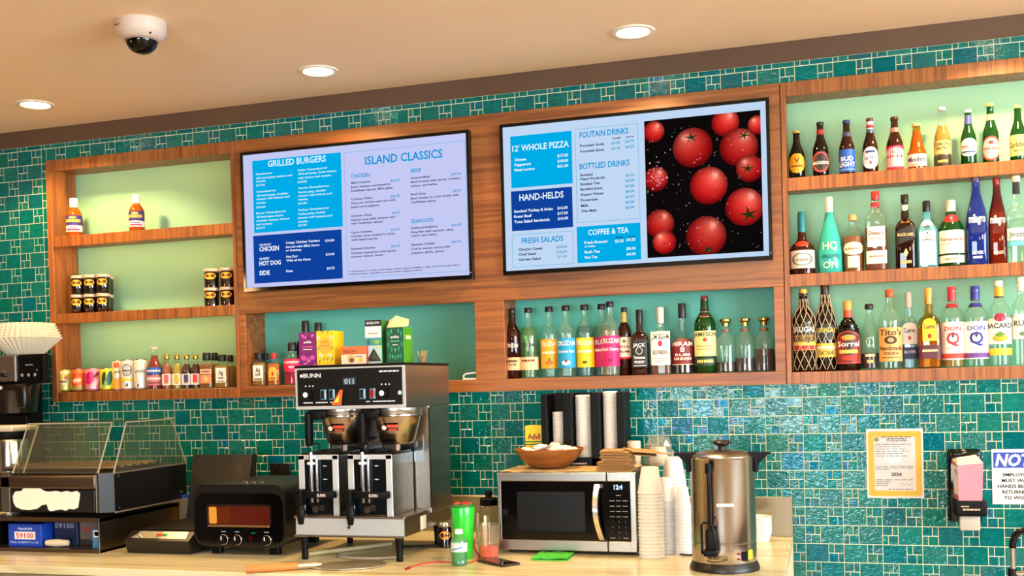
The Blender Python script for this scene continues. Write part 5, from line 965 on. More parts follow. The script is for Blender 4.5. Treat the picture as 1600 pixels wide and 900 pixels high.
tea_box('small orange and white tea box lying low between the taller boxes', 533.5, 573, 541, 571, (232, 214, 190), (196, 84, 40), 'tea_carton', [('t', 'BIGELOW', -.15, .66, .14, .5, (120, 60, 20))], [('r', .0, 1, .55, 1.0, (226, 110, 60)), ('o', .40, .30, .16, .14, (220, 170, 90)), ('o', .42, .24, .09, .08, (110, 70, 50)), ('o', .78, .26, .09, .10, (240, 190, 70)), ('r', .55, .85, .42, .46, (90, 60, 50))], .07, yf=-.70)
T, a_, b_, H_ = tea_box('tall green and white tea box with a black pyramid sachet print', 572, 597.5, 500, 568, (176, 206, 206), (22, 110, 30), 'tea_carton', [('t', 'BIGELOW', 0, .91, .05, .85, (226, 230, 226)), ('s', .2, .8, .68, .04, (170, 150, 90))], [('r', 0, 1, .86, 1, (16, 18, 16)), ('r', 0, 1, .60, .86, (226, 234, 230)), ('r', 0, 1, .42, .60, (70, 150, 140)), ('p', [(.04, .06), (.96, .06), (.5, .36)], (28, 28, 20)), ('p', [(.3, .12), (.9, .08), (.5, .3)], (70, 70, 44)), ('o', .72, .5, .18, .10, (150, 190, 60)), ('o', .8, .38, .14, .08, (190, 210, 90)), ('o', .2, .5, .12, .2, (40, 110, 110))], .09)
T, a_, b_, H_ = tea_box('dark green leaf-patterned tea box with a torn open flap', 604.5, 632, 511, 567, (10, 84, 58), (70, 150, 20), 'tea_carton', [('t', 'pukka', 0, .70, .07, .6, WHT), ('s', .25, .75, .60, .03, (150, 210, 180)), ('s', .35, .65, .50, .03, WHT)], [('p', [(u, v), (u + .07, v + .1), (u, v + .2), (u - .07, v + .1)], (40, 140, 96)) for u, v in ((.2, .1), (.5, .05), (.8, .1), (.15, .72), (.85, .72), (.3, .3), (.7, .3), (.12, .42), (.88, .42))] + [('p', [(u, v), (u + .05, v + .07), (u, v + .14), (u - .05, v + .07)], (90, 180, 130)) for u, v in ((.35, .12), (.65, .12), (.5, .3), (.3, .82), (.7, .82))], .09)
zt_ = ZBR + H_
T.part('torn_flap', MB().add([(a_ + .002, -.675, zt_), (b_ - .004, -.675, zt_), (b_ + .004, -.63, zt_ + .03), (a_ + .015, -.61, zt_ + .048), (a_ - .01, -.62, zt_ + .03), (b_ - .01, -.60, zt_ + .012), (b_ + .002, -.64, zt_ + .004)], [(0, 1, 2, 3), (0, 3, 4), (2, 5, 3), (1, 6, 5, 2)]), pbr((206, 186, 150), .8), label='torn cardboard flap', fixn=False)
mb = MB(); scribble(mb, 0, .05, 0, .02, lambda u, v: (b_ + .0006, -.66 + u, zt_ - .045 + v)); T.part('side_print', mb, pbr((240, 240, 200), .5), fixn=False)
# toothpick cup
c = pY(660.5, 568, -.62)
T = Thing('toothpick_cup', 'small clear cup of wooden picks on the coffee brewer', 'cup', (c.x, -.62, ZBR))
T.part('cup', MB().lathe([(0, 0), (.013, 0), (.016, .026), (.0152, .026), (.0125, .002), (0, .002)], 18, c.x, -.62, ZBR), glass((235, 225, 200), .1), 40)
for i in range(9):
    r = random.Random(i); a = r.uniform(0, 6.28); T.part('pick', MB().tube([(c.x + .005 * math.cos(a), -.62 + .005 * math.sin(a), ZBR + .003), (c.x + .022 * math.cos(a), -.62 + .018 * math.sin(a), ZBR + .042 + .004 * r.random())], .0014, 5), pbr((206, 158, 92), .6))

# ---- microwave and what stands on it
X0, X1, YF, YB = -1.194, -0.667, -0.56, -0.15; ZB_, ZT_ = CT + 0.012, -0.343
t = Thing('microwave', 'stainless microwave oven with black glass door under napkins and a wooden bowl', 'microwave', ((X0 + X1) / 2, -.35, CT))
t.part('housing', MB().rbox(X0 + .004, X1 - .002, YF + .012, YB, ZB_, ZT_ - .002, .004, 2), pbr((13, 12, 12), .4, .3))
fr = t.part('door_frame', MB().rbox(X0, -.776, YF, YF + .018, ZT_ - .034, ZT_, .003, 2).rbox(X0, -.776, YF, YF + .018, ZB_, ZB_ + .040, .003, 2).rbox(X0, X0 + .014, YF, YF + .018, ZB_ + .038, ZT_ - .03, .002, 1), STEEL_H)
t.part('panel_frame', MB().rbox(-.774, X1, YF, YF + .018, ZT_ - .034, ZT_, .003, 2).rbox(-.774, X1, YF, YF + .018, ZB_, ZB_ + .040, .003, 2).rbox(X1 - .022, X1, YF - .001, YF + .018, ZB_ + .01, ZT_ - .01, .002, 1), STEEL_H)
t.part('door_glass', MB().rbox(X0 + .014, -.776, YF + .001, YF + .016, ZB_ + .040, ZT_ - .034, .001, 1), BLACK_G)
t.part('window', MB().rbox(-1.118, -.858, YF - .0003, YF + .003, CT + .085, ZT_ - .072, .006, 3, only='y'), pbr((9, 9, 9), .3, spec=.25))
pn = t.part('control_panel', MB().rbox(-.774, X1 - .022, YF + .001, YF + .016, ZB_ + .040, ZT_ - .034, .001, 1), BLACK_G)
hp = []
for i in range(13):
    u = i / 12; hp.append((-.808 - .010 * math.sin(PI * u) + .014 * (1 - u), YF - .012 - .030 * math.sin(PI * u), ZB_ + .046 + (ZT_ - ZB_ - .088) * u))
mb = MB(); vs = []
for p in hp: vs += [(p[0] - .012, p[1] + .006, p[2]), (p[0] - .009, p[1] - .004, p[2]), (p[0] + .009, p[1] - .004, p[2]), (p[0] + .012, p[1] + .006, p[2])]
fs = [(i * 4 + k, i * 4 + (k + 1) % 4, i * 4 + 4 + (k + 1) % 4, i * 4 + 4 + k) for i in range(12) for k in range(4)] + [(0, 1, 2, 3), (48, 51, 50, 49)]
t.part('door_handle', mb.add(vs, fs), pbr((220, 215, 205), .18, 1.0), 50)
for z in (ZB_ + .046, ZT_ - .056): t.part('handle_post', MB().box(-.802, -.786, YF - .012, YF, z, z + .014), CHROME)
yt = YF - .0004
mb = MB(); text(mb, '12:4', -.748, -.716, ZT_ - .062, .016, flat(mb, yt), .03); t.part('clock_digits', mb, emit((190, 215, 255), 2.0), of=pn, fixn=False)
mb = MB()
for r_, row in enumerate((('DEFROST',), ('POWER', 'COOK', 'TIMER'), ('POPCORN', 'PIZZA', 'REHEAT'), ('SOUP', 'TEA', 'VEG'), ('POTATO', 'MEAT', 'FROZEN'), ('1', '2', '3'), ('4', '5', '6'), ('7', '8', '9'), ('STOP', '0', 'START'))):
    for c_, s in enumerate(row):
        xk, zk = -.732 + (c_ - (len(row) - 1) / 2) * .024, ZT_ - .086 - r_ * .0195
        if len(s) == 1: text_c(mb, s, xk, zk, .005, flat(mb, yt))
        else: scribble(mb, xk - .009, xk + .009, zk, .004, flat(mb, yt))
tag(t.part('key_lettering', mb, pbr((150, 150, 148), .5), of=pn, fixn=False), kind='stuff')
for x in (X0 + .04, X1 - .04):
    for y in (YF + .05, YB - .05): t.part('foot', MB().lathe([(.014, 0), (.012, .013)], 12, x, y, CT), RUB)
tp = ZT_ - .002
pap = MB(); r = random.Random(2); n1, n2 = 14, 6; vs = []
for i in range(n1 + 1):
    for j in range(n2 + 1): vs.append((X0 + .005 + (.50) * i / n1 + r.uniform(-.004, .004), YF + .012 + .27 * j / n2, tp + .0025 + r.uniform(0, .004)))
fs = [(i * (n2 + 1) + j, (i + 1) * (n2 + 1) + j, (i + 1) * (n2 + 1) + j + 1, i * (n2 + 1) + j + 1) for i in range(n1) for j in range(n2)]
o = tag(pap.add(vs, fs).build('paper_liner', pbr((206, 176, 120), .85), fixn=False), 'crumpled brown paper sheet lying on top of the microwave', 'paper')
o.modifiers.new('thickness', 'SOLIDIFY').thickness = .0015
tb = tp + .008
bx, by = -1.030, -.40
BOWLW = wood_mat('x', [(0.25, (92, 46, 16)), (0.5, (134, 76, 32)), (0.75, (164, 102, 52))], .3, .5)
R_ = .137
prof = [(0, 0), (.055, 0), (.075, .006), (.105, .030), (.128, .060), (.137, .072), (.133, .074), (.122, .060), (.098, .034), (.060, .012), (0, .010)]
o = MB().lathe(prof, 48).build('wooden_bowl', BOWLW, smooth=40, loc=(bx, by, tb + E)); tag(o, 'round wooden bowl of wrapped packets on the microwave', 'bowl')
for i in range(18):
    r = random.Random(40 + i); a = r.uniform(0, 6.28); q = .085 * math.sqrt(r.random()) if i > 5 else .088; z = tb + .058 + .026 * (1 - q / .1) + .004 * r.random()
    mb = MB(); k = 8
    vs = []
    for iu in range(k + 1):
        u = iu / k * 2 - 1
        for iv in range(6):
            v = 2 * PI * iv / 6; rr = (.017 * (1 - u ** 4) + .003) * (1 + r.uniform(-.25, .25)); vs.append((u * .032, rr * math.cos(v), rr * .6 * math.sin(v)))
    fs = [(iu * 6 + iv, iu * 6 + (iv + 1) % 6, iu * 6 + 6 + (iv + 1) % 6, iu * 6 + 6 + iv) for iu in range(k) for iv in range(6)]
    o = mb.add(vs, fs).build('wrapped_packet', pbr((238, 226, 216), .5), smooth=50, loc=(bx + q * math.cos(a), by + q * math.sin(a) * .9, z + E)); o.rotation_euler = (r.uniform(-.3, .3), r.uniform(-.4, .4), r.uniform(0, 3))
    tag(o, 'white wrapped packet heaped in the wooden bowl', 'packet', 'wrapped packets in the wooden bowl')
# medicine box behind the bowl
a = pY(821, 697, -.24); c = pY(848, 697, -.24); h = pY(834, 665, -.24).z - tp
T = Thing('medicine_box', 'yellow pain-relief tablet box standing behind the wooden bowl', 'box', ((a.x + c.x) / 2, -.215, tp))
T.part('carton', MB().rbox(a.x, c.x, -.24, -.19, tp, tp + h, .001, 1), pbr((244, 216, 20), .45))
mb = MB(); text(mb, 'Advil', a.x + .010, c.x - .008, tp + h - .055, .022, flat(mb, -.2407), .03); T.part('lettering', mb, pbr((150, 30, 30), .5), fixn=False)
T.part('stripe', MB().rect(a.x, c.x, tp + h - .068, tp + h - .062, -.2407).rect(a.x, c.x, tp + h - .078, tp + h - .074, -.2407), pbr((40, 130, 60), .5), fixn=False)
# black upright cup and lid holder
hx0, hx1, hy, hb = -1.087, -.752, -.29, -.155; hz1 = -.053
T = Thing('lid_holder', 'black upright dispenser rack of white lids and cups on the microwave', 'dispenser', ((hx0 + hx1) / 2, -.22, tp))
T.part('back', MB().box(hx0, hx1, hb - .006, hb, tp, hz1), BLACK); T.part('base', MB().rbox(hx0, hx1, hy, hb, tp, tp + .035, .002, 1), BLACK)
cols = [(-1.055, -1.000), (-.960, -.888), (-.848, -.786)]
edges = [(hx0, hx0 + .024), (-.998, -.962), (-.886, -.850), (hx1 - .030, hx1)]
for a, c in edges: T.part('divider', MB().rbox(a, c, hy, hb, tp, hz1 - (.0 if a != hx0 else .002), .002, 1), BLACK)
mb = MB(); scribble(mb, -.975, -.905, tp + .010, .008, flat(mb, hy - .0006)); T.part('lettering', mb, pbr((200, 195, 185), .5), fixn=False)
LIDW = pbr((236, 235, 232), .45)
for i, ((a, c), ztop, lb) in enumerate(zip(cols, (-.128, -.062, -.050), ('short left stack of white cup lids in the black holder', 'tall middle stack of white cup lids in the black holder', 'tall right stack of white paper cups in the black holder'))):
    R = (c - a) / 2 * .97; zb = tp + .036; prof = [(0, 0)]; n = int((ztop - zb) / .0085)
    for k in range(n):
        z = (ztop - zb) * k / n; d = (ztop - zb) / n; prof += [(R, z + .0005), (R, z + d * .5), (R * .94, z + d * .6), (R * .94, z + d * .95)]
    prof += [(R * .8, ztop - zb), (0, ztop - zb)]
    tag(MB().lathe(prof, 24).build('lid_stack', LIDW, smooth=30, loc=((a + c) / 2, hy + .06, zb + E)), lb, 'lids', 'stacks in the black lid holder')
# brown napkins
NAP = pbr((176, 134, 84), .9, bump=.3, bscale=300)
z = tp
for i in range(14):
    r = random.Random(70 + i); low = i < 7; th = .0058
    x0, x1, y0, y1 = ((-.812, -.690, -.545, -.41) if low else (-.800, -.690, -.540, -.42))
    j = lambda s=.0045: r.uniform(-s, s)
    if i == 13: x0, x1, th = -.806, -.722, .007
    mb = MB(); mb.rbox(-(x1 - x0) / 2, (x1 - x0) / 2, -(y1 - y0) / 2, (y1 - y0) / 2, 0, th * .62, th * .25, 2)
    o = mb.build('napkin', NAP, loc=((x0 + x1) / 2 + j(), (y0 + y1) / 2 + j(.002), z + E)); o.rotation_euler = (0, 0, j(.03) if i != 13 else .1)
    tag(o, 'folded brown paper napkin in the ' + ('lower block' if low else 'upper block') + ' of the pile on the microwave', 'napkin', 'napkins piled on the microwave'); z += th
for i, (dx, dy, rz) in enumerate(((.045, .06, .5), (.06, .09, .8), (.03, .10, .2))):
    o = MB().rbox(-.06, .06, -.06, .06, 0, .004, .0015, 2).build('napkin', NAP, loc=(-.705 + dx, -.50 + dy, z - .012 - .006 * i + E)); o.rotation_euler = (.06, .10, rz)
    tag(o, 'loose brown napkin sliding off the pile, ' + ['top', 'middle', 'lowest'][i] + ' of three', 'napkin', 'loose napkins beside the pile')
# stack of small clear lids and a bag of cups behind the napkins
o = MB().lathe([(0, 0)] + [q for k in range(9) for q in ((.028, k * .011 + .001), (.028, k * .011 + .006), (.025, k * .011 + .007), (.025, k * .011 + .011))] + [(0, .099)], 24).build('portion_cup_stack', pbr((222, 206, 178), .3, coat=.3), smooth=30, loc=(-.722, -.26, tp + E)); tag(o, 'stack of small ribbed cups behind the napkins', 'cups')
r = random.Random(9); vs = []; k, n = 12, 7
for i in range(n + 1):
    v = i / n
    for q in range(k):
        a = 2 * PI * q / k; rr = (.058 if v < .55 else .058 - .05 * (v - .55)) * (1 + r.uniform(-.14, .14)); vs.append((rr * math.cos(a) * 1.05, rr * .8 * math.sin(a), v * .112 + r.uniform(-.005, .005) * (v > 0)))
fs = [(i * k + q, i * k + (q + 1) % k, (i + 1) * k + (q + 1) % k, (i + 1) * k + q) for i in range(n) for q in range(k)] + [tuple(range(k)), tuple(n * k + q for q in range(k))]
T = Thing('cup_bag', 'crumpled clear plastic bag with white cups at the microwave corner', 'bag', (-.632, -.23, tp))
T.part('wrap', MB().add([(a + -.632, b - .23, c + tp) for a, b, c in vs], fs), glass((240, 236, 226), .12, .15))
T.part('cup_sleeve', MB().lathe([(.036, 0), (.038, .02), (.030, .07), (0, .07)], 20, -.632, -.23, tp + .002), FOAM, 40)
# ---- stacks of foam cups
cupm = None
def cup_stack(x, y, n, where, rr=.0455, hcup=.096, step=.0128, z0=CT):
    global cupm
    for i in range(n):
        if cupm is None:
            o = MB().lathe([(.0455, 0), (.0470, .002), (.0470, .005), (.0452, .0065), (.0300, .094), (.0285, .096), (0, .096)], 28).build('foam_cup', FOAM, smooth=40); cupm = o.data
        else:
            o = bpy.data.objects.new('foam_cup', cupm); COL.objects.link(o)
        r = random.Random(i * 7 + int(x * 1000)); o.location = (x + r.uniform(-.0008, .0008), y + r.uniform(-.0008, .0008), z0 + i * step + E); s = rr / .0455; o.scale = (s, s, hcup / .096)
        tag(o, 'white foam cup, topmost, upside down, of the ' + where if i == n - 1 else 'white foam cup nested upside down in the ' + where, 'cup', 'foam cups in the ' + where)
cup_stack(-.612, -.575, 19, 'front cup stack right of the microwave')
cup_stack(-.572, -.475, 16, 'second cup stack right of the microwave', .037, .086)
cup_stack(-.508, -.500, 14, 'third cup stack, left of the steel urn', .030, .080)
cup_stack(-.560, -.330, 20, 'rear and tallest cup stack by the microwave', .046, .10)
# ---- stainless drinks urn
ux, uy = -.338, -.765
t = Thing('drinks_urn', 'tall stainless hot drinks urn with black handles and tap', 'urn', (ux, uy, CT))
t.part('base_ring', MB().lathe([(0, 0), (.115, 0), (.116, .004), (.114, .014), (.106, .030)], 48, ux, uy, CT), pbr((13, 12, 12), .4), 35)
t.part('body', MB().lathe([(.105, .028), (.106, .032), (.106, .094), (.1045, .096), (.1045, .098), (.106, .100), (.107, .370), (.109, .374), (.107, .378)], 48, ux, uy, CT), spun_mat((168, 160, 150), .17), 30)
lid = t.part('lid', MB().lathe([(.104, .374), (.104, .380), (.096, .386), (.070, .396), (.030, .401), (0, .402)], 48, ux, uy, CT), STEEL, 35)
t.part('lid_knob', MB().lathe([(.012, .400), (.013, .410), (.030, .420), (.031, .426), (.024, .431), (0, .432)], 24, ux, uy, CT), pbr((40, 30, 26), .3), 40, of=lid)
for s in (-1, 1):
    t.part('handle', MB().rbox(min(s * .104, s * .118) + ux, max(s * .104, s * .118) + ux, uy - .022, uy + .022, CT + .325, CT + .382, .004, 2).prism([(s * .085 + ux, CT + .372), (s * .158 + ux, CT + .384), (s * .158 + ux, CT + .390), (s * .085 + ux, CT + .392)], 'y', uy - .024, uy + .024).prism([(s * .106 + ux, CT + .33), (s * .118 + ux, CT + .35), (s * .150 + ux, CT + .384), (s * .106 + ux, CT + .384)], 'y', uy - .008, uy + .008), BLACK)
ang0 = 0.10
def us(u, z, off=0.0): a = u / .106; return (ux + (.1065 + off) * math.sin(a), uy - (.1065 + off) * math.cos(a), CT + z)
gx = -.030
p0 = us(gx, .12, .016); p1 = us(gx, .335, .016)
t.part('sight_tube', MB().tube([p0, p1], .0065, 12), pbr((16, 14, 13), .1, coat=.5), 40)
t.part('sight_cap', MB().tube([us(gx, .330, .016), us(gx, .362, .016)], .011, 12).tube([us(gx, .338, .0), us(gx, .338, .02)], .010, 10), BLACK, 40)
t.part('tap', MB().rbox(us(gx, 0)[0] - .024, us(gx, 0)[0] + .022, us(gx, 0)[1] - .052, us(gx, 0)[1] - .004, CT + .062, CT + .084, .006, 2).rbox(us(gx, 0)[0] - .017, us(gx, 0)[0] + .015, us(gx, 0)[1] - .046, us(gx, 0)[1] - .006, CT + .08, CT + .150, .008, 2), BLACK, 40)
q = us(gx - .004, 0); t.part('tap_lever', MB().tube([(q[0] - .024, q[1] - .04, CT + .070), (q[0] - .024, q[1] - .044, CT + .165), (q[0] - .016, q[1] - .044, CT + .173), (q[0] + .002, q[1] - .044, CT + .171), (q[0] + .010, q[1] - .044, CT + .160), (q[0] + .024, q[1] - .042, CT + .070)], .004, 8), BLACK, 40)
mb = MB(); text(mb, 'AVANTCO', -.048, .020, .046, .012, lambda u, v: us(u, v, .0012), .02); mb.add([us(u, .040 + .004 * math.sin(u * 60), .0012) for u in [-.05 + .007 * i for i in range(11)]] + [us(u, .0425 + .004 * math.sin(u * 60), .0012) for u in [-.05 + .007 * i for i in range(11)]], [(i, i + 1, 12 + i, 11 + i) for i in range(10)])
tag(t.part('lettering', mb, pbr((40, 36, 34), .5), fixn=False), kind='stuff')
def upatch(u0, u1, z0, z1, off=.0012):
    n = 5; return MB().add([us(u0 + (u1 - u0) * i / n, z, off) for z in (z0, z1) for i in range(n + 1)], [(i, i + 1, n + 2 + i, n + 1 + i) for i in range(n)])
t.part('caution_label', upatch(-.012, .044, .220, .230), pbr((214, 210, 200), .5), fixn=False)
t.part('switch', MB().rbox(us(.078, 0)[0] - .010, us(.078, 0)[0] + .010, us(.078, 0)[1] - .008, us(.078, 0)[1] + .012, CT + .040, CT + .072, .002, 1), BLACK)
for z in (.062, .044): t.part('indicator', MB().lathe([(0, 0), (.005, 0), (.005, .006), (0, .007)], 12, us(.058, 0)[0], us(.058, 0, .002)[1], CT + z), pbr((150, 30, 24), .25))
t.part('yellow_sticker', upatch(.092, .114, .044, .074, .0022), pbr((236, 196, 30), .5), fixn=False)
# ---- foam bowls behind the urn, clear lids and a coiled cable
for i in range(9):
    o = MB().lathe([(.040, 0), (.042, .002), (.052, .034), (.054, .036), (.051, .036), (.038, .004), (0, .004)], 28).build('foam_bowl', FOAM, smooth=40, loc=(-.265, -.13, CT + .0075 * i + E))
    tag(o, 'white foam bowl in the short stack behind the steel urn', 'bowl', 'foam bowls behind the urn')
for i in range(7):
    o = MB().lathe([(.046, 0), (.048, .001), (.048, .006), (.042, .009), (.036, .012), (0, .012)], 24).build('plastic_cover', glass((244, 240, 226), .22, .1), smooth=40, loc=(-.470, -.36, CT + .0115 * i + E))
    tag(o, 'clear plastic cup lid stacked between foam cups and the urn', 'lid', 'clear lids by the urn')
c = []
for i in range(26):
    a = i / 25 * 5.2 + 2.2; c.append((-.475 + .055 * math.cos(a), -.500 + .040 * math.sin(a), CT + .005 + .010 * max(0, math.sin(a))))
tag(MB().tube(c, .0035, 8).build('charging_cable', RUB, smooth=60), 'short black cable coiled left of the steel urn', 'cable')
# ---- jar, tumbler, water bottle, squeeze bottle, iced drink
def at_c(px, py, Y): return pY(px, py, Y)
jx, jy = -1.448, -.452
T = Thing('preserve_jar', 'dark preserve jar with yellow label on the counter beside the coffee brewer', 'jar', (jx, jy, CT))
T.part('glass', MB().lathe([(0, 0), (.024, 0), (.027, .003), (.027, .074), (.024, .082)], 24, jx, jy, CT), pbr((22, 8, 10), .12, coat=.6), 35)
T.part('lid', MB().lathe([(.0265, .082), (.027, .084), (.027, .098), (.025, .101), (0, .101)], 24, jx, jy, CT), pbr((196, 186, 160), .2, .8), 35)
f = lambda u, v, o=.0008: (jx + (.027 + o) * math.sin(u), jy - (.027 + o) * math.cos(u), CT + v)
lo = T.part('label', MB().add([f(.3, .05)] + [f(.3 + .85 * math.cos(2 * PI * i / 18), .050 + .017 * math.sin(2 * PI * i / 18)) for i in range(18)], [(0, 1 + i, 1 + (i + 1) % 18) for i in range(18)]), pbr((236, 160, 40), .5), 60, fixn=False)
mb = MB(); scribble(mb, -.25, .85, .046, .008, lambda u, v: f(u, v, .0014)); T.part('lettering', mb, pbr((90, 40, 20), .5), of=lo, fixn=False)
gx_, gy = -1.290, -.690
T = Thing('travel_tumbler', 'tall bright green tapered travel tumbler beside the water bottle', 'tumbler', (gx_, gy, CT))
T.part('body', MB().lathe([(0, 0), (.030, 0), (.032, .003), (.045, .186), (.044, .190)], 36, gx_, gy, CT), pbr((30, 190, 40), .25, coat=.3), 35)
T.part('lid', MB().lathe([(.043, .186), (.0435, .194), (.039, .200), (.02, .202), (0, .203)], 32, gx_, gy, CT), pbr((40, 110, 50), .15, coat=.4), 35)
mb = MB()
for i in range(5): a = i * 1.3; mb.rbox(gx_ + .025 * math.cos(a) - .009, gx_ + .025 * math.cos(a) + .009, gy + .02 * math.sin(a) - .006, gy + .02 * math.sin(a) + .006, CT + .196, CT + .206, .002, 1)
T.part('lid_print', mb, pbr((200, 60, 40), .4))
wx, wy = -1.256, -.838
T = Thing('water_bottle', 'small clear water bottle with white cap in front of the green tumbler', 'bottle', (wx, wy, CT))
T.part('bottle', MB().lathe([(0, 0), (.024, 0), (.029, .006), (.029, .018), (.0275, .022), (.029, .026), (.0275, .034), (.029, .038), (.029, .086), (.026, .096), (.016, .108), (.0125, .112), (.0125, .120)], 28, wx, wy, CT), glass((206, 240, 222), .06), 35)
T.part('water', MB().lathe([(0, .003), (.026, .003), (.027, .02), (.027, .050), (0, .050)], 28, wx, wy, CT), glass((150, 220, 170), .12), 35)
mb = MB(); mb.lathe([(.0296, .050), (.0296, .082)], 28, wx, wy, CT); mb.f = mb.f[:-2]; lo = T.part('label', mb, glass((236, 238, 240), .75), 40)
T.part('label_stripe', MB().add([(wx + .0302 * math.sin(u), wy - .0302 * math.cos(u), CT + z + .004 * math.sin(u * 2)) for z in (.058, .066) for u in [-.8 + .2 * i for i in range(9)]], [(i, i + 1, 10 + i, 9 + i) for i in range(8)]), pbr((120, 150, 190), .5), of=lo, fixn=False)
T.part('cap', MB().lathe([(.0145, .112), (.0145, .126), (.012, .128), (0, .128)], 20, wx, wy, CT), WHITE, 40)
sx, sy = -1.322, -.268
T = Thing('squeeze_bottle', 'clear squeeze bottle with a black cap and nozzle left of the microwave', 'bottle', (sx, sy, CT))
T.part('bottle', MB().lathe([(0, 0), (.038, 0), (.041, .004), (.041, .125), (.036, .142), (.030, .148)], 28, sx, sy, CT), glass((226, 222, 205), .12), 35)
T.part('cap', MB().lathe([(.036, .146), (.037, .148), (.037, .172), (.034, .176), (.016, .178), (.013, .186)], 24, sx, sy, CT), BLACK, 35)
T.part('nozzle', MB().lathe([(.006, .178), (.014, .184), (.016, .194), (.012, .204), (.006, .206), (0, .206)], 16, sx, sy, CT), BLACK, 40)
T.part('stirrer', MB().tube([(sx - .035, sy - .06, CT + .002), (sx - .030, sy - .055, CT + .12)], .006, 8), pbr((222, 214, 190), .5))
dx, dy = -1.200, -.668
T = Thing('iced_drink_cup', 'clear plastic cup with a little orange drink and wooden stirrer', 'cup', (dx, dy, CT))
T.part('cup', MB().lathe([(0, .001), (.034, 0), (.036, .004), (.0475, .122), (.0485, .124), (.047, .124), (.035, .006), (0, .005)], 32, dx, dy, CT), glass((246, 240, 232), .05), 40)
T.part('drink', MB().lathe([(0, .006), (.0335, .006), (.037, .042), (0, .042)], 32, dx, dy, CT), glass((255, 84, 24), .9), 40)
T.part('stirrer', MB().rbox(dx - .016, dx - .006, dy - .002, dy + .001, CT + .02, CT + .155, .001, 1), pbr((224, 208, 170), .6))
# ---- phone, green cloth, red cable
T = Thing('smartphone', 'black smartphone lying flat on the counter in front of the cup', 'phone', (-1.128, -.785, CT)); T.e.rotation_euler = (0, 0, -.66); T.b = Vector((0, 0, 0))
T.part('case', MB().rbox(-.080, .080, -.039, .039, 0, .009, .0035, 2), pbr((60, 46, 38), .3, .5)); T.part('screen', MB().rbox(-.076, .076, -.035, .035, .0085, .0096, .0004, 1), BLACK_G); T.part('camera_bump', MB().disc(.07, .0, .002, -.0395, 8), DARK)
a = [pZ(*q, CT) for q in ((829, 876), (886, 877), (897, 867), (846, 866))]
mb = MB(); vs = []; n1, n2 = 10, 6; r = random.Random(4)
for k in range(2):
    for i in range(n1 + 1):
        for j in range(n2 + 1):
            p = a[0].lerp(a[1], i / n1).lerp(a[3].lerp(a[2], i / n1), j / n2); vs.append((p.x, p.y, CT + .002 + .007 * k + r.uniform(0, .004)))
b0 = (n1 + 1) * (n2 + 1)
fs = [(k * b0 + i * (n2 + 1) + j, k * b0 + (i + 1) * (n2 + 1) + j, k * b0 + (i + 1) * (n2 + 1) + j + 1, k * b0 + i * (n2 + 1) + j + 1) for k in range(2) for i in range(n1) for j in range(n2)]
o = mb.add(vs, fs).build('cleaning_cloth', pbr((70, 190, 60), .9, bump=.4, bscale=250), fixn=False); o.modifiers.new('thickness', 'SOLIDIFY').thickness = .003
tag(o, 'folded bright green cleaning cloth at the foot of the microwave', 'cloth')
pts = [pZ(x, y, CT + .003) for x, y in ((640, 887), (655, 881), (680, 877.5), (705, 878), (722, 880), (735, 879), (747, 874), (749, 868), (743, 860), (740, 850), (743, 842))]
q = []
for i in range(len(pts) - 1):
    for j in range(4): q.append(pts[i].lerp(pts[i + 1], j / 4))
for _ in range(2): q = [q[0]] + [(q[i - 1] + q[i] * 2 + q[i + 1]) / 4 for i in range(1, len(q) - 1)] + [q[-1]]
T = Thing('red_cable', 'thin red charging cable trailing across the counter to the tumbler', 'cable', tuple(q[0]))
T.part('lead', MB().tube(q, .0022, 8), pbr((196, 30, 40), .4), 60)
T.part('plug', MB().tube([q[0], q[0] + (q[0] - q[3]).normalized() * .03], .005, 8), pbr((120, 20, 26), .4), 60)
# ---- pizza peel with a wooden handle
h0, h1 = pZ(384, 890, CT + .014), pZ(467, 884, CT + .014); d = (h1 - h0).normalized(); n = Vector((-d.y, d.x, 0))
T = Thing('pizza_peel', 'pizza peel with a round wooden handle lying under the coffee brewer', 'pizza peel', tuple(h0 - Vector((0, 0, .014))))
T.part('handle', MB().tube([h0, h0 + d * .004, h0.lerp(h1, .5), h1], [.012, .0145, .014, .0135], 14), pbr((196, 122, 56), .45), 50)
T.part('ferrule', MB().tube([h1 - d * .004, h1 + d * .05, h1 + d * .08], [.0145, .013, .004], 12), pbr((190, 178, 150), .3, .8), 50)
bl = [h1 + d * s + n * w_ for s, w_ in ((.045, -.012), (.085, -.055), (.13, -.085), (.24, -.095), (.30, -.06), (.315, 0), (.30, .06), (.24, .095), (.13, .085), (.085, .055), (.045, .012))]
T.part('blade', MB().prism([(p.x, p.y) for p in bl], 'z', CT + .002, CT + .005), pbr((206, 196, 170), .35, .9))

# ---- black tabletop pizza oven
X0, X1, YF, YB = -2.385, -1.980, -.765, -.33; z0, z1 = CT + .034, -.371
t = Thing('pizza_oven', 'black rounded electric pizza oven with glowing window and three knobs', 'oven', ((X0 + X1) / 2, -.55, CT))
t.part('shell', MB().rbox(X0 + .006, X1 - .006, YF + .02, YB, z0, z1 - .004, .05, 6, only='y'), pbr((12, 11, 11), .35), 30)
fr = t.part('front_frame', MB().rbox(X0, X1, YF, YF + .03, z0, z1, .055, 8, only='y'), pbr((16, 14, 13), .3), 30)
t.part('front_glass', MB().rbox(X0 + .010, X1 - .010, YF - .004, YF + .01, z0 + .010, z1 - .034, .045, 8, only='y'), BLACK_G, 30)
t.part('window_frame', MB().rbox(-2.322, -2.040, YF - .006, YF - .001, -.532, -.448, .012, 4, only='y'), pbr((46, 36, 30), .25, .5), 30)
t.part('window', MB().rbox(-2.316, -2.046, YF - .0068, YF - .004, -.526, -.455, .009, 4, only='y'), pbr((74, 22, 12), .12, coat=.4), 30)
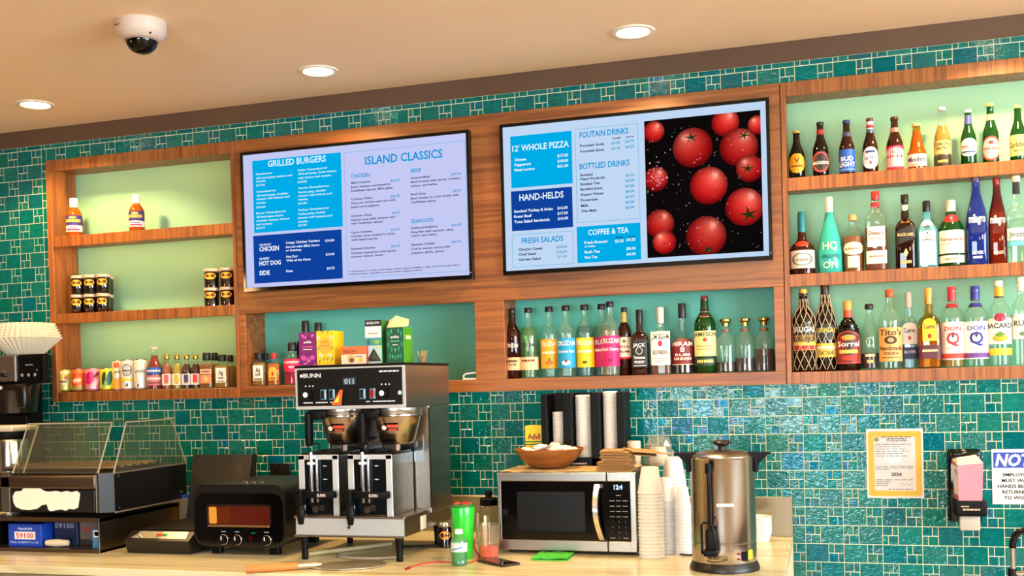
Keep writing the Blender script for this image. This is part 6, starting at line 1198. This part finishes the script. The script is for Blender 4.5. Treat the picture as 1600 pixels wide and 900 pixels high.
t.part('window_glow', MB().rbox(-2.310, -2.276, YF - .0074, YF - .006, -.523, -.458, .006, 3, only='y'), emit((255, 170, 60), .9), 30)
t.part('window_tint', MB().rect(-2.276, -2.215, -.522, -.460, YF - .0073), emit((150, 62, 26), .5), fixn=False)
t.part('glass_rail', MB().rbox(-2.318, -2.048, YF - .009, YF - .004, -.536, -.528, .002, 1), pbr((180, 140, 100), .25, .8))
for i, x in enumerate((-2.250, -2.190, -2.062)):
    k = t.part('knob', MB().tube([(x, YF - .003, -.585), (x, YF - .022, -.585)], [.019, .016], 24), pbr((14, 14, 15), .25, .5), 40)
    t.part('knob_ring', MB().tube([(x + .019 * math.cos(2 * PI * j / 24), YF - .006, -.585 + .019 * math.sin(2 * PI * j / 24)) for j in range(24)], .0022, 6, closed=True), CHROME, 60, of=k)
    t.part('knob_pointer', MB().box(x - .0015, x + .0015, YF - .0235, YF - .0215, -.585, -.571), WHITE, of=k)
    m2 = MB().rect(x - .010, x + .010, -.5555, -.553, YF - .0045); t.part('dial_print', m2, pbr((150, 190, 225), .5), fixn=False)
t.part('status_light', MB().rect(-2.128, -2.110, -.560, -.557, YF - .0045), emit((40, 200, 110), .6), fixn=False)
t.part('brand_vent', MB().rect(-2.14, -2.125, -.586, -.570, YF - .0045), emit((120, 20, 24), .4), fixn=False)
mb = MB()
for i in range(3): mb.rbox(-2.22 + .035 * i, -2.20 + .035 * i, YF + .10, YF + .104, z1 - .004, z1 + .002, .001, 1)
t.part('top_vent', mb, CHROME)
for x in (X0 + .075, X1 - .075):
    for y in (YF + .05, YB - .06): t.part('foot', MB().rbox(x - .020, x + .020, y - .015, y + .015, CT, z0 + .01, .003, 1), BLACK)
# ---- sandwich press with raised lid
X0, X1 = -2.690, -2.395; YF, YB = -.79, -.30
t = Thing('sandwich_press', 'black sandwich press with its lid raised, left of the pizza oven', 'sandwich press', ((X0 + X1) / 2, -.5, CT))
t.part('base', MB().prism([(YF + .02, CT + .004), (YB, CT + .004), (YB, CT + .085), (YF + .05, CT + .085), (YF, CT + .055)], 'x', X0, X1), pbr((13, 12, 11), .4))
pl = t.part('front_plate', MB().add([(X0 + .045, YF + .0505 - .002, CT + .0858), (X1 + .03 - .06, YF + .0485, CT + .0858), (X1 - .02, YF + .012, CT + .0632), (X0 + .02, YF + .012, CT + .0632)], [(0, 1, 2, 3)]), pbr((200, 190, 170), .3, .7), fixn=False)
t.part('round_badge', MB().tube([(X0 + .055 + .017 * math.cos(2 * PI * j / 20), YF + .020, CT + .058 + .017 * math.sin(2 * PI * j / 20)) for j in range(20)], .0035, 6, closed=True), CHROME, 60)
for i, c in enumerate(((200, 40, 30), (220, 90, 40), (60, 180, 70))): t.part('indicator', MB().rbox(X0 + .135 + .016 * i, X0 + .147 + .016 * i, YF + .022, YF + .034, CT + .073, CT + .079, .001, 1), pbr(c, .3))
t.part('grill_plate', MB().rbox(X0 + .02, X1 - .02, YF + .08, YB - .04, CT + .085, CT + .092, .002, 1), DARK)
mb = MB().prism([(YB - .050, CT + .09), (YB + .010, CT + .09), (YB + .065, -.292), (YB + .020, -.288)], 'x', X0 - .002, X1 - .002); t.part('lid', mb, pbr((14, 11, 9), .45))
t.part('lid_plate', MB().add([(X0 + .03, YB - .047, CT + .115), (X1 - .035, YB - .047, CT + .115), (X1 - .035, YB + .010, -.318), (X0 + .03, YB + .010, -.318)], [(0, 1, 2, 3)]), pbr((6, 6, 6), .35), fixn=False)
# small canister between the display case and the press
q = pY(291, 800, -.30)
T = Thing('small_canister', 'small grey carton with a blue top behind the sandwich press', 'box', (q.x, -.27, CT))
T.part('carton', MB().rbox(q.x - .026, q.x + .026, -.30, -.24, CT, -.478, .003, 2), pbr((120, 112, 100), .5)); T.part('top', MB().rbox(q.x - .027, q.x + .027, -.301, -.239, -.478, -.464, .003, 2), pbr((30, 70, 160), .4))
T.part('seal', MB().lathe([(.008, 0), (.010, .006), (0, .008)], 12, q.x, -.27, -.464), pbr((210, 200, 180), .4))
# ---- wall outlet
T = Thing('wall_outlet', 'dark wall outlet plate on the tiles behind the pizza oven', 'outlet', (-2.411, -.008, -.382))
T.part('plate', MB().rbox(-2.463, -2.359, -.009, -.0005, -.416, -.349, .003, 2), pbr((18, 15, 14), .35))
for x in (-2.432, -2.390): T.part('socket', MB().disc(x, -.382, .006, -.0095, 10), CHROME)

# ---- heated display case on a steel frame
X0, X1, YF, YB = -3.36, -2.800, -.80, -.24
zs0, zs1 = CT, -.505
t = Thing('display_case', 'glass-topped roller display case on an open steel shelf box at far left', 'display case', ((X0 + X1) / 2, -.5, CT))
GM = steel_mat((118, 104, 88), .35, 0)
t.part('stand_side', MB().rbox(X1 - .006, X1, YF, YB, zs0, zs1, .001, 1), GM); t.part('stand_side', MB().rbox(X0, X0 + .006, YF, YB, zs0, zs1, .001, 1), GM)
t.part('stand_top', MB().rbox(X0, X1, YF, YB, zs1 - .018, zs1, .002, 1), GM); t.part('stand_floor', MB().rbox(X0, X1, YF, YB, zs0, zs0 + .014, .002, 1), GM); t.part('stand_back', MB().box(X0, X1, YB - .004, YB, zs0, zs1), DARK)
XU = X1 + .056
t.part('body', MB().prism([(X0, YF), (X1 + .004, YF), (XU, YF + .03), (XU, YB - .02), (X0, YB - .02)], 'z', -.484, -.325), pbr((11, 9, 8), .3))
t.part('front_panel', MB().rbox(X0 + .06, X1 - .012, YF - .006, YF, -.480, -.392, .002, 1), pbr((40, 36, 36), .3, .4))
t.part('front_rail', MB().rbox(X0 + .06, X1 - .005, YF - .010, YF + .004, -.388, -.332, .008, 3), GM, 40)
for x in (-3.245, -2.80): t.part('corner_post', MB().rbox(x - .024 if x < -3 else x - .005, x + .020 if x < -3 else x + .0, YF - .010, YF + .004, -.484, -.328, .002, 1), pbr((96, 88, 78), .35, .6))
for p_ in ((XU + .0005, YF + .06, -.47), (XU + .0005, YB - .06, -.45), (XU + .0005, YF + .06, -.34)): t.part('rivet', MB().tube([p_, (p_[0] + .003, p_[1], p_[2])], .005, 8), CHROME)
t.part('side_edge', MB().rbox(XU - .002, XU + .002, YF + .03, YB - .02, -.488, -.482, .001, 1), pbr((190, 180, 165), .3, .8))
t.part('side_top_edge', MB().rbox(XU - .003, XU + .003, YF + .03, YB - .02, -.330, -.324, .001, 1), pbr((170, 160, 140), .3, .8))
CG = glass((232, 232, 216), .02)
zg0, zg1 = -.325, -.125
yl0, yl1 = YF, YF + .10
t.part('front_glass', MB().add([(-3.215, YF, zg0), (X1 + .002, YF, zg0), (X1 + .002, yl1, zg1), (-3.215, yl1, zg1)], [(0, 1, 2, 3)]), CG, fixn=False)
t.part('side_glass', MB().prism([(YF + .03, zg0), (YB - .02, zg0), (YB - .12, zg1 + .004), (yl1 + .02, zg1)], 'x', XU - .003, XU), CG)
t.part('left_glass', MB().prism([(YF + .03, zg0), (YB - .02, zg0), (YB - .12, zg1), (yl1 + .02, zg1)], 'x', X0 + .14, X0 + .145), CG)
t.part('top_glass', MB().box(-3.215, XU, yl1, YB - .12, zg1, zg1 + .004), CG)
EDG = glass((200, 195, 175), .45)
t.part('glass_edge', MB().tube([(-3.215, YF, zg0), (-3.215, yl1, zg1), (X1 + .002, yl1, zg1), (X1 + .002, YF, zg0)], .004, 6), EDG); t.part('glass_edge', MB().tube([(XU - .001, YF + .03, zg0), (XU - .001, yl1 + .02, zg1), (XU - .001, YB - .12, zg1), (XU - .001, YB - .02, zg0)], .0035, 6), EDG); t.part('glass_edge', MB().tube([(-3.17, YF + .01, zg0), (-3.17, yl1 + .01, zg1)], .004, 6), EDG)
for i in range(6):
    yy = YF + .10 + .055 * i; t.part('roller', MB().tube([(X0 + .02, yy, -.312), (X1 + .02, yy, -.312)], .011, 10), STEEL_H, 50)
blob = [(20, 775), (24, 768), (34, 767), (38, 760), (45, 758), (50, 757), (58, 759), (64, 764), (72, 768), (80, 768), (88, 767), (96, 769), (104, 767), (112, 769), (120, 767), (125, 771), (124, 780), (122, 793), (116, 796), (108, 795), (103, 798), (96, 796), (88, 797), (80, 799), (76, 797), (73, 788), (66, 789), (58, 795), (46, 797), (34, 796), (25, 792), (21, 785)]
pts = [pY(x, y, YF - .007) for x, y in blob]
t.part('logo_blankout', MB().prism([(p.x, p.z) for p in pts], 'y', YF - .0075, YF - .0062), pbr((236, 228, 212), .6), label='irregular white patch blanking out the logo', fixn=True)  # flat white patch for the blanked-out logo
# supplies inside the steel shelf box
zf = zs0 + .014
def supply(label, x0, x1, y0, y1, h, col, words, name='supply_box'):
    T = Thing(name, label, 'box', ((x0 + x1) / 2, (y0 + y1) / 2, zf)); T.part('carton', MB().rbox(x0, x1, y0, y1, zf, zf + h, .002, 1), pbr(col, .45))
    for kind, a in words:
        mb = MB()
        if kind == 'r': mb.rect(a[0], a[1], zf + a[2], zf + a[3], y0 - .0006); T.part('print', mb, pbr(a[4], .5), fixn=False)
        else: text(mb, a[0], a[1], a[2], zf + a[3], a[4], flat(mb, y0 - .0012), .02); T.part('lettering', mb, pbr(a[5], .5), fixn=False)
    return T
supply('royal blue carton with a white 59100 label inside the steel shelf box', -3.288, -3.120, -.755, -.66, .094, (20, 66, 176), [('r', (-3.255, -3.150, .030, .062, (240, 236, 230))), ('t', ('59100', -3.247, -3.158, .036, .020, (200, 40, 40))), ('t', ('Handi-foil', -3.235, -3.165, .070, .010, (225, 235, 250))), ('t', ('FOIL SHEETS 9 x 10', -3.275, -3.135, .014, .007, (190, 210, 240)))])
supply('dark blue carton lettered 59100 behind the royal blue carton', -3.100, -2.985, -.70, -.60, .105, (24, 34, 74), [('t', ('59100', -3.095, -3.000, .072, .020, (150, 160, 190)))])
supply('dark carton with a pale printed panel in the steel shelf box', -2.985, -2.885, -.69, -.60, .112, (50, 44, 46), [('r', (-2.978, -2.892, .025, .105, (110, 100, 100))), ('t', ('handi', -2.970, -2.900, .06, .018, (170, 60, 60)))])
supply('small light blue carton with a red mark, right end of the steel shelf box', -2.870, -2.815, -.755, -.67, .080, (60, 130, 180), [('r', (-2.862, -2.820, .045, .072, (235, 235, 235))), ('r', (-2.858, -2.824, .050, .067, (200, 40, 50)))])
tag(MB().lathe([(0, -.055), (.012, -.05), (.017, 0), (.012, .05), (0, .055)], 16).build('plastic_roll', pbr((214, 200, 170), .5), smooth=50, loc=(-3.045, -.75, zf + .017 + E)), 'cream wrapped roll lying in front of the dark blue carton', 'roll').rotation_euler = (0, PI / 2, .1)
# ---- coffee grinder brewer at the far left with filters on top
X0, X1, YF, YB = -3.95, -3.400, -.36, -.03
t = Thing('coffee_maker', 'black and steel coffee maker at the far left edge under paper filters', 'coffee machine', ((X0 + X1) / 2, -.2, CT))
t.part('head', MB().rbox(X0, -3.420, YF + .012, YF + .05, .052, .186, .004, 2), BLACK); t.part('rear_body', MB().rbox(X0, -3.70, YF + .05, YB, .052, .186, .004, 2), BLACK)
t.part('steel_front', MB().rbox(X0, -3.560, YF - .010, YF + .014, .058, .184, .006, 2), STEEL)
kp = t.part('keypad', MB().rbox(-3.560, -3.436, YF + .002, YF + .014, .066, .170, .010, 3, only='y'), BLACK_G)
mb = MB(); scribble(mb, -3.515, -3.472, .134, .007, flat(mb, YF + .0012))
for i in range(3): mb.disc(-3.535 + .036 * i, .090, .008, YF + .0012, 12)
mb.disc(-3.452, .112, .004, YF + .0012, 8); tag(t.part('key_print', mb, pbr((150, 145, 150), .5), of=kp, fixn=False), kind='stuff')
d = t.part('dial_plate', MB().disc(-3.625, .093, .024, YF - .011, 24), pbr((206, 200, 190), .2, 1.0)); t.part('dial', MB().tube([(-3.625, YF - .010, .093), (-3.625, YF - .024, .093)], .012, 16), DARK, 40)
bk = t.part('brew_basket', MB().lathe([(.06, -.10), (.095, -.085), (.115, .046), (.118, .052)], 32, -3.66, -.27, 0), pbr((12, 7, 6), .25, coat=.4), 40)
t.part('basket_handle', MB().rbox(-3.520, -3.470, -.42, -.375, -.065, .045, .012, 3).rbox(-3.60, -3.48, -.41, -.36, .02, .048, .006, 2), pbr((11, 7, 6), .25), 40)
t.part('warning_sticker', MB().rect(-3.650, -3.535, .020, .048, -.392), pbr((13, 11, 11), .5), fixn=False)
mb = MB().rect(-3.600, -3.540, .036, .046, -.3925); t.part('sticker_print', mb, pbr((200, 60, 50), .5), fixn=False)
mb = MB().disc(-3.628, .034, .010, -.3925, 10, .008); scribble(mb, -3.596, -3.545, .023, .009, flat(mb, -.3927)); t.part('sticker_mark', mb, PAPER, fixn=False)
t.part('rear_column', MB().rbox(X0, -3.70, -.15, YB, CT, .055, .004, 1), BLACK); t.part('warmer_base', MB().rbox(X0, -3.60, -.40, YB, CT, CT + .05, .004, 1), BLACK)
T = Thing('filter_stack', 'stack of fluted white paper coffee filters on the coffee maker at far left', 'coffee filters', (-3.650, -.20, .186))
for i in range(6):
    s = 1 - .035 * i; z = .186 + .009 * i
    T.part('coffee_filter', MB().lathe([(.072 * s, .0), (.080 * s, .006), (.165 * s, .085 + .004 * i), (.160 * s, .087 + .004 * i), (.072 * s, .012)], 120, -3.650, -.20, z, flute=(40, .035)), pbr((234, 222, 194), .85), 60)
T.part('folded_filter', MB().lathe([(.12, .07), (.10, .10), (.05, .125), (.02, .13)], 96, -3.66, -.19, .20, flute=(30, .05)), pbr((228, 216, 186), .85), 60)
# ---- insulated chrome server beside it, behind the display case
ax, ay = -3.490, -.495
t = Thing('coffee_airpot', 'ribbed chrome coffee airpot behind the display case at far left', 'airpot', (ax, ay, CT))
t.part('body', MB().lathe([(.070, 0), (.075, .01), (.075, .44), (.072, .455)], 72, ax, ay, CT, flute=(36, .012)), pbr((222, 216, 206), .14, 1.0), 50)
t.part('base', MB().lathe([(.0, 0), (.080, 0), (.080, .018), (.076, .02)], 32, ax, ay, CT), BLACK)
t.part('collar', MB().lathe([(.078, .452), (.080, .455), (.080, .482), (.076, .486)], 32, ax, ay, CT), BLACK, 40)
t.part('lid', MB().rbox(ax - .12, ax + .085, ay - .085, ay + .085, CT + .486, CT + .512, .010, 3), pbr((206, 196, 182), .3), 40)

# ================================================================== things on the tiled wall
# ---- framed permit
x0, x1, z0, z1 = .145, .351, -.493, -.224
T = Thing('permit_certificate', 'white permit certificate with a gold border dated 2024 on the tiles', 'certificate', ((x0 + x1) / 2, -.001, z0))
yy = -.0022
T.part('sheet', MB().box(x0, x1, yy, -.0004, z0, z1), pbr((184, 188, 190), .35)); GB = pbr((184, 150, 34), .5)
bw = .017; ins = .011
a, c, e, g_ = x0 + ins, x1 - ins, z0 + .012, z1 - .014
T.part('gold_border', MB().rect(a, c, e, e + bw, yy - .0004).rect(a, c, g_ - bw, g_, yy - .0004).rect(a, a + bw, e + bw, g_ - bw, yy - .0004).rect(c - bw, c, e + bw, g_ - bw, yy - .0004), GB, fixn=False)
sc = MB()
nx, nz = 17, 24
for i in range(nx):
    for z in (e, g_): sc.disc(a + (c - a) * (i + .5) / nx, z, .0062, yy - .0003, 8)
for i in range(nz):
    for x in (a, c): sc.disc(x, e + (g_ - e) * (i + .5) / nz, .0062, yy - .0003, 8)
tag(T.part('border_scallop', sc, pbr((196, 156, 60), .5), fixn=False), kind='stuff')
T.part('paper_field', MB().rect(a + bw, c - bw, e + bw, g_ - bw, yy - .0005), pbr((182, 178, 176), .5), fixn=False)
xm = (x0 + x1) / 2
T.part('watermark_seal', MB().disc(xm - .005, z1 - .100, .036, yy - .0007, 28), pbr((178, 190, 196), .6), fixn=False)
T.part('corner_emblem', MB().disc(a + bw + .010, g_ - bw - .010, .0085, yy - .0008, 16), pbr((110, 120, 60), .6), fixn=False)
mb = MB(); fn = flat(mb, yy - .0010)
text_c(mb, '2024', xm + .005, z0 + .086, .013, fn, .03)
for s, z, h in ((.057, .236, .0035), (.036, .228, .0050), (.036, .221, .0035)): scribble(mb, xm + .008 - s, xm + .008 + s, z0 + z, h, fn)
for i, wd in enumerate((.13, .09, .11, .12, .10, .12)): scribble(mb, a + bw + .005, a + bw + .005 + wd, z0 + .208 - i * .009, .0026, fn)
for i, wd in enumerate((.140, .140, .05)): scribble(mb, a + bw + .004, a + bw + .004 + wd, z0 + .122 - i * .006, .0026, fn)
for i, wd in enumerate((.140, .055, .05, .045)): scribble(mb, a + bw + .004, a + bw + .004 + wd, z0 + .070 - i * .007, .0026, fn)
scribble(mb, a + bw + .05, c - bw - .01, z0 + .034, .0028, fn)
sg = [(xm + .018 + .006 * i, z0 + .052 + .007 * math.sin(i * 2.1)) for i in range(9)]
for p_, q_ in zip(sg, sg[1:]): mb.add([(p_[0], yy - .001, p_[1]), (q_[0], yy - .001, q_[1]), (q_[0], yy - .001, q_[1] + .0012), (p_[0], yy - .001, p_[1] + .0012)], [(0, 1, 2, 3)])
tag(T.part('lettering', mb, pbr((46, 44, 46), .7), fixn=False), kind='stuff')
# ---- soap dispenser
x0, x1, z0, z1 = .434, .552, -.580, -.303
T = Thing('soap_dispenser', 'black wall soap dispenser holding a pink soap bag', 'soap dispenser', ((x0 + x1) / 2, -.05, z0))
T.part('back_plate', MB().rbox(x0, x1, -.030, -.0005, z0, z1, .012, 3), BLACK_G, 40)
T.part('hood', MB().rbox(x0 + .012, x1 - .010, -.060, -.028, z1 - .030, z1 - .006, .010, 3), BLACK_G, 40)
PINK = pbr((196, 128, 144), .25)
bx0, bx1 = x0 + .014, x1 - .006; zb_, zt2 = -.488, -.352
bag = T.part('soap_bag', MB().add([(bx0 + .012, -.125, zb_), (bx1 - .006, -.125, zb_), (bx1 - .002, -.030, zb_), (bx0 + .006, -.030, zb_), (bx0 + .010, -.125, zt2 - .004), (bx1, -.125, zt2 + .004), (bx1 - .002, -.032, zt2 + .01), (bx0, -.034, zt2 + .01)], [(0, 3, 2, 1), (4, 5, 6, 7), (0, 1, 5, 4), (1, 2, 6, 5), (2, 3, 7, 6), (3, 0, 4, 7)]), PINK)
T.part('bag_top', MB().add([(bx0 + .010, -.1255, zt2 - .004), (bx1, -.1255, zt2 + .004), (bx1 - .002, -.032, zt2 + .012), (bx0, -.034, zt2 + .012), (bx0 + .012, -.09, zt2 + .022), (bx1 - .020, -.085, zt2 + .032), (bx1 - .03, -.04, zt2 + .026), (bx0 + .012, -.045, zt2 + .016)], [(0, 1, 5, 4), (1, 2, 6, 5), (2, 3, 7, 6), (3, 0, 4, 7), (4, 5, 6, 7)]), pbr((222, 208, 186), .4), of=bag)
T.part('bag_label', MB().add([(bx0 + .0115, -.122, zb_ + .02), (bx0 + .006, -.040, zb_ + .02), (bx0 - .001, -.040, zt2 - .005), (bx0 + .0085, -.122, zt2 - .010)], [(0, 1, 2, 3)]), pbr((232, 226, 222), .4), of=bag, fixn=False)
T.part('label_mark', MB().add([(bx0 + .0085, -.110, zb_ + .085), (bx0 + .006, -.060, zb_ + .085), (bx0 + .0025, -.060, zb_ + .115), (bx0 + .0055, -.110, zb_ + .115)], [(0, 1, 2, 3)]), pbr((40, 70, 150), .4), of=bag, fixn=False)
pb = T.part('push_bar', MB().rbox(x0 + .012, x1 + .004, -.135, -.028, -.545, -.487, .008, 3), BLACK, 40)
mb = MB(); scribble(mb, x0 + .032, x0 + .060, -.510, .006, flat(mb, -.1355)); scribble(mb, x0 + .038, x1 - .022, -.522, .009, flat(mb, -.1355)); T.part('lettering', mb, pbr((190, 170, 140), .5), of=pb, fixn=False)
T.part('push_lever', MB().rbox(x0 + .030, x1 - .018, -.110, -.075, -.600, -.543, .004, 2), pbr((176, 168, 152), .4), 40)
# ---- hand washing notice
x0, x1, z0, z1 = .590, .822, -.514, -.306
T = Thing('handwash_notice', 'white and blue hand washing notice sign on the tiles', 'sign', ((x0 + x1) / 2, -.001, z0))
T.part('plate', MB().rbox(x0, x1, -.003, -.0004, z0, z1, .001, 1), pbr((206, 208, 206), .35))
T.part('blue_header', MB().rect(x0 + .006, x1 - .006, z1 - .070, z1 - .012, -.0034), pbr((20, 60, 160), .4), fixn=False)
mb = MB(); vs_, fs_ = glyphs('NOTICE', .03, .22); text(mb, 'NOTICE', x0 + .012, x1 - .016, z1 - .062, .042, flat(mb, -.0042), .035, .22); T.part('header_lettering', mb, pbr((238, 240, 242), .5), fixn=False)
mb = MB(); fn = flat(mb, -.0040)
for i, s in enumerate(('EMPLOYEES', 'MUST WASH', 'HANDS BEFORE', 'RETURNING', 'TO WORK')): text_c(mb, s, .677, z1 - .102 - i * .0216, .0118, fn, .025, 1.10)
T.part('lettering', mb, pbr((16, 16, 18), .6), fixn=False)
# ---- hand sink tap at the lower right edge
fx, fy = .634, -.15
T = Thing('sink_tap', 'black and chrome gooseneck sink tap at the lower right edge', 'tap', (fx, fy, -.86))
T.part('riser', MB().tube([(fx, fy, -.86), (fx, fy, -.640)], .010, 14), pbr((190, 180, 165), .2, .9), 40)
T.part('base_collar', MB().lathe([(.022, 0), (.020, .03), (.015, .125), (.013, .13)], 20, fx - .002, fy, -.86), BLACK, 40)
T.part('spout', MB().tube([(fx, fy, -.655), (fx + .001, fy, -.635), (fx + .008, fy - .002, -.612), (fx + .022, fy - .006, -.596), (fx + .042, fy - .012, -.590), (fx + .070, fy - .02, -.590), (fx + .10, fy - .03, -.598), (fx + .12, fy - .036, -.62)], .0125, 14), BLACK_G, 60)
T.part('lever', MB().tube([(fx + .01, fy - .01, -.745), (fx + .06, fy - .03, -.735)], .008, 10), CHROME, 40)
T = Thing('hand_sink', 'small white wall hand sink under the soap dispenser', 'sink', (.62, -.22, -.95))
T.part('basin', MB().rbox(.40, .86, -.42, -.0, -.95, -.862, .02, 4), pbr((226, 224, 218), .25), 40)
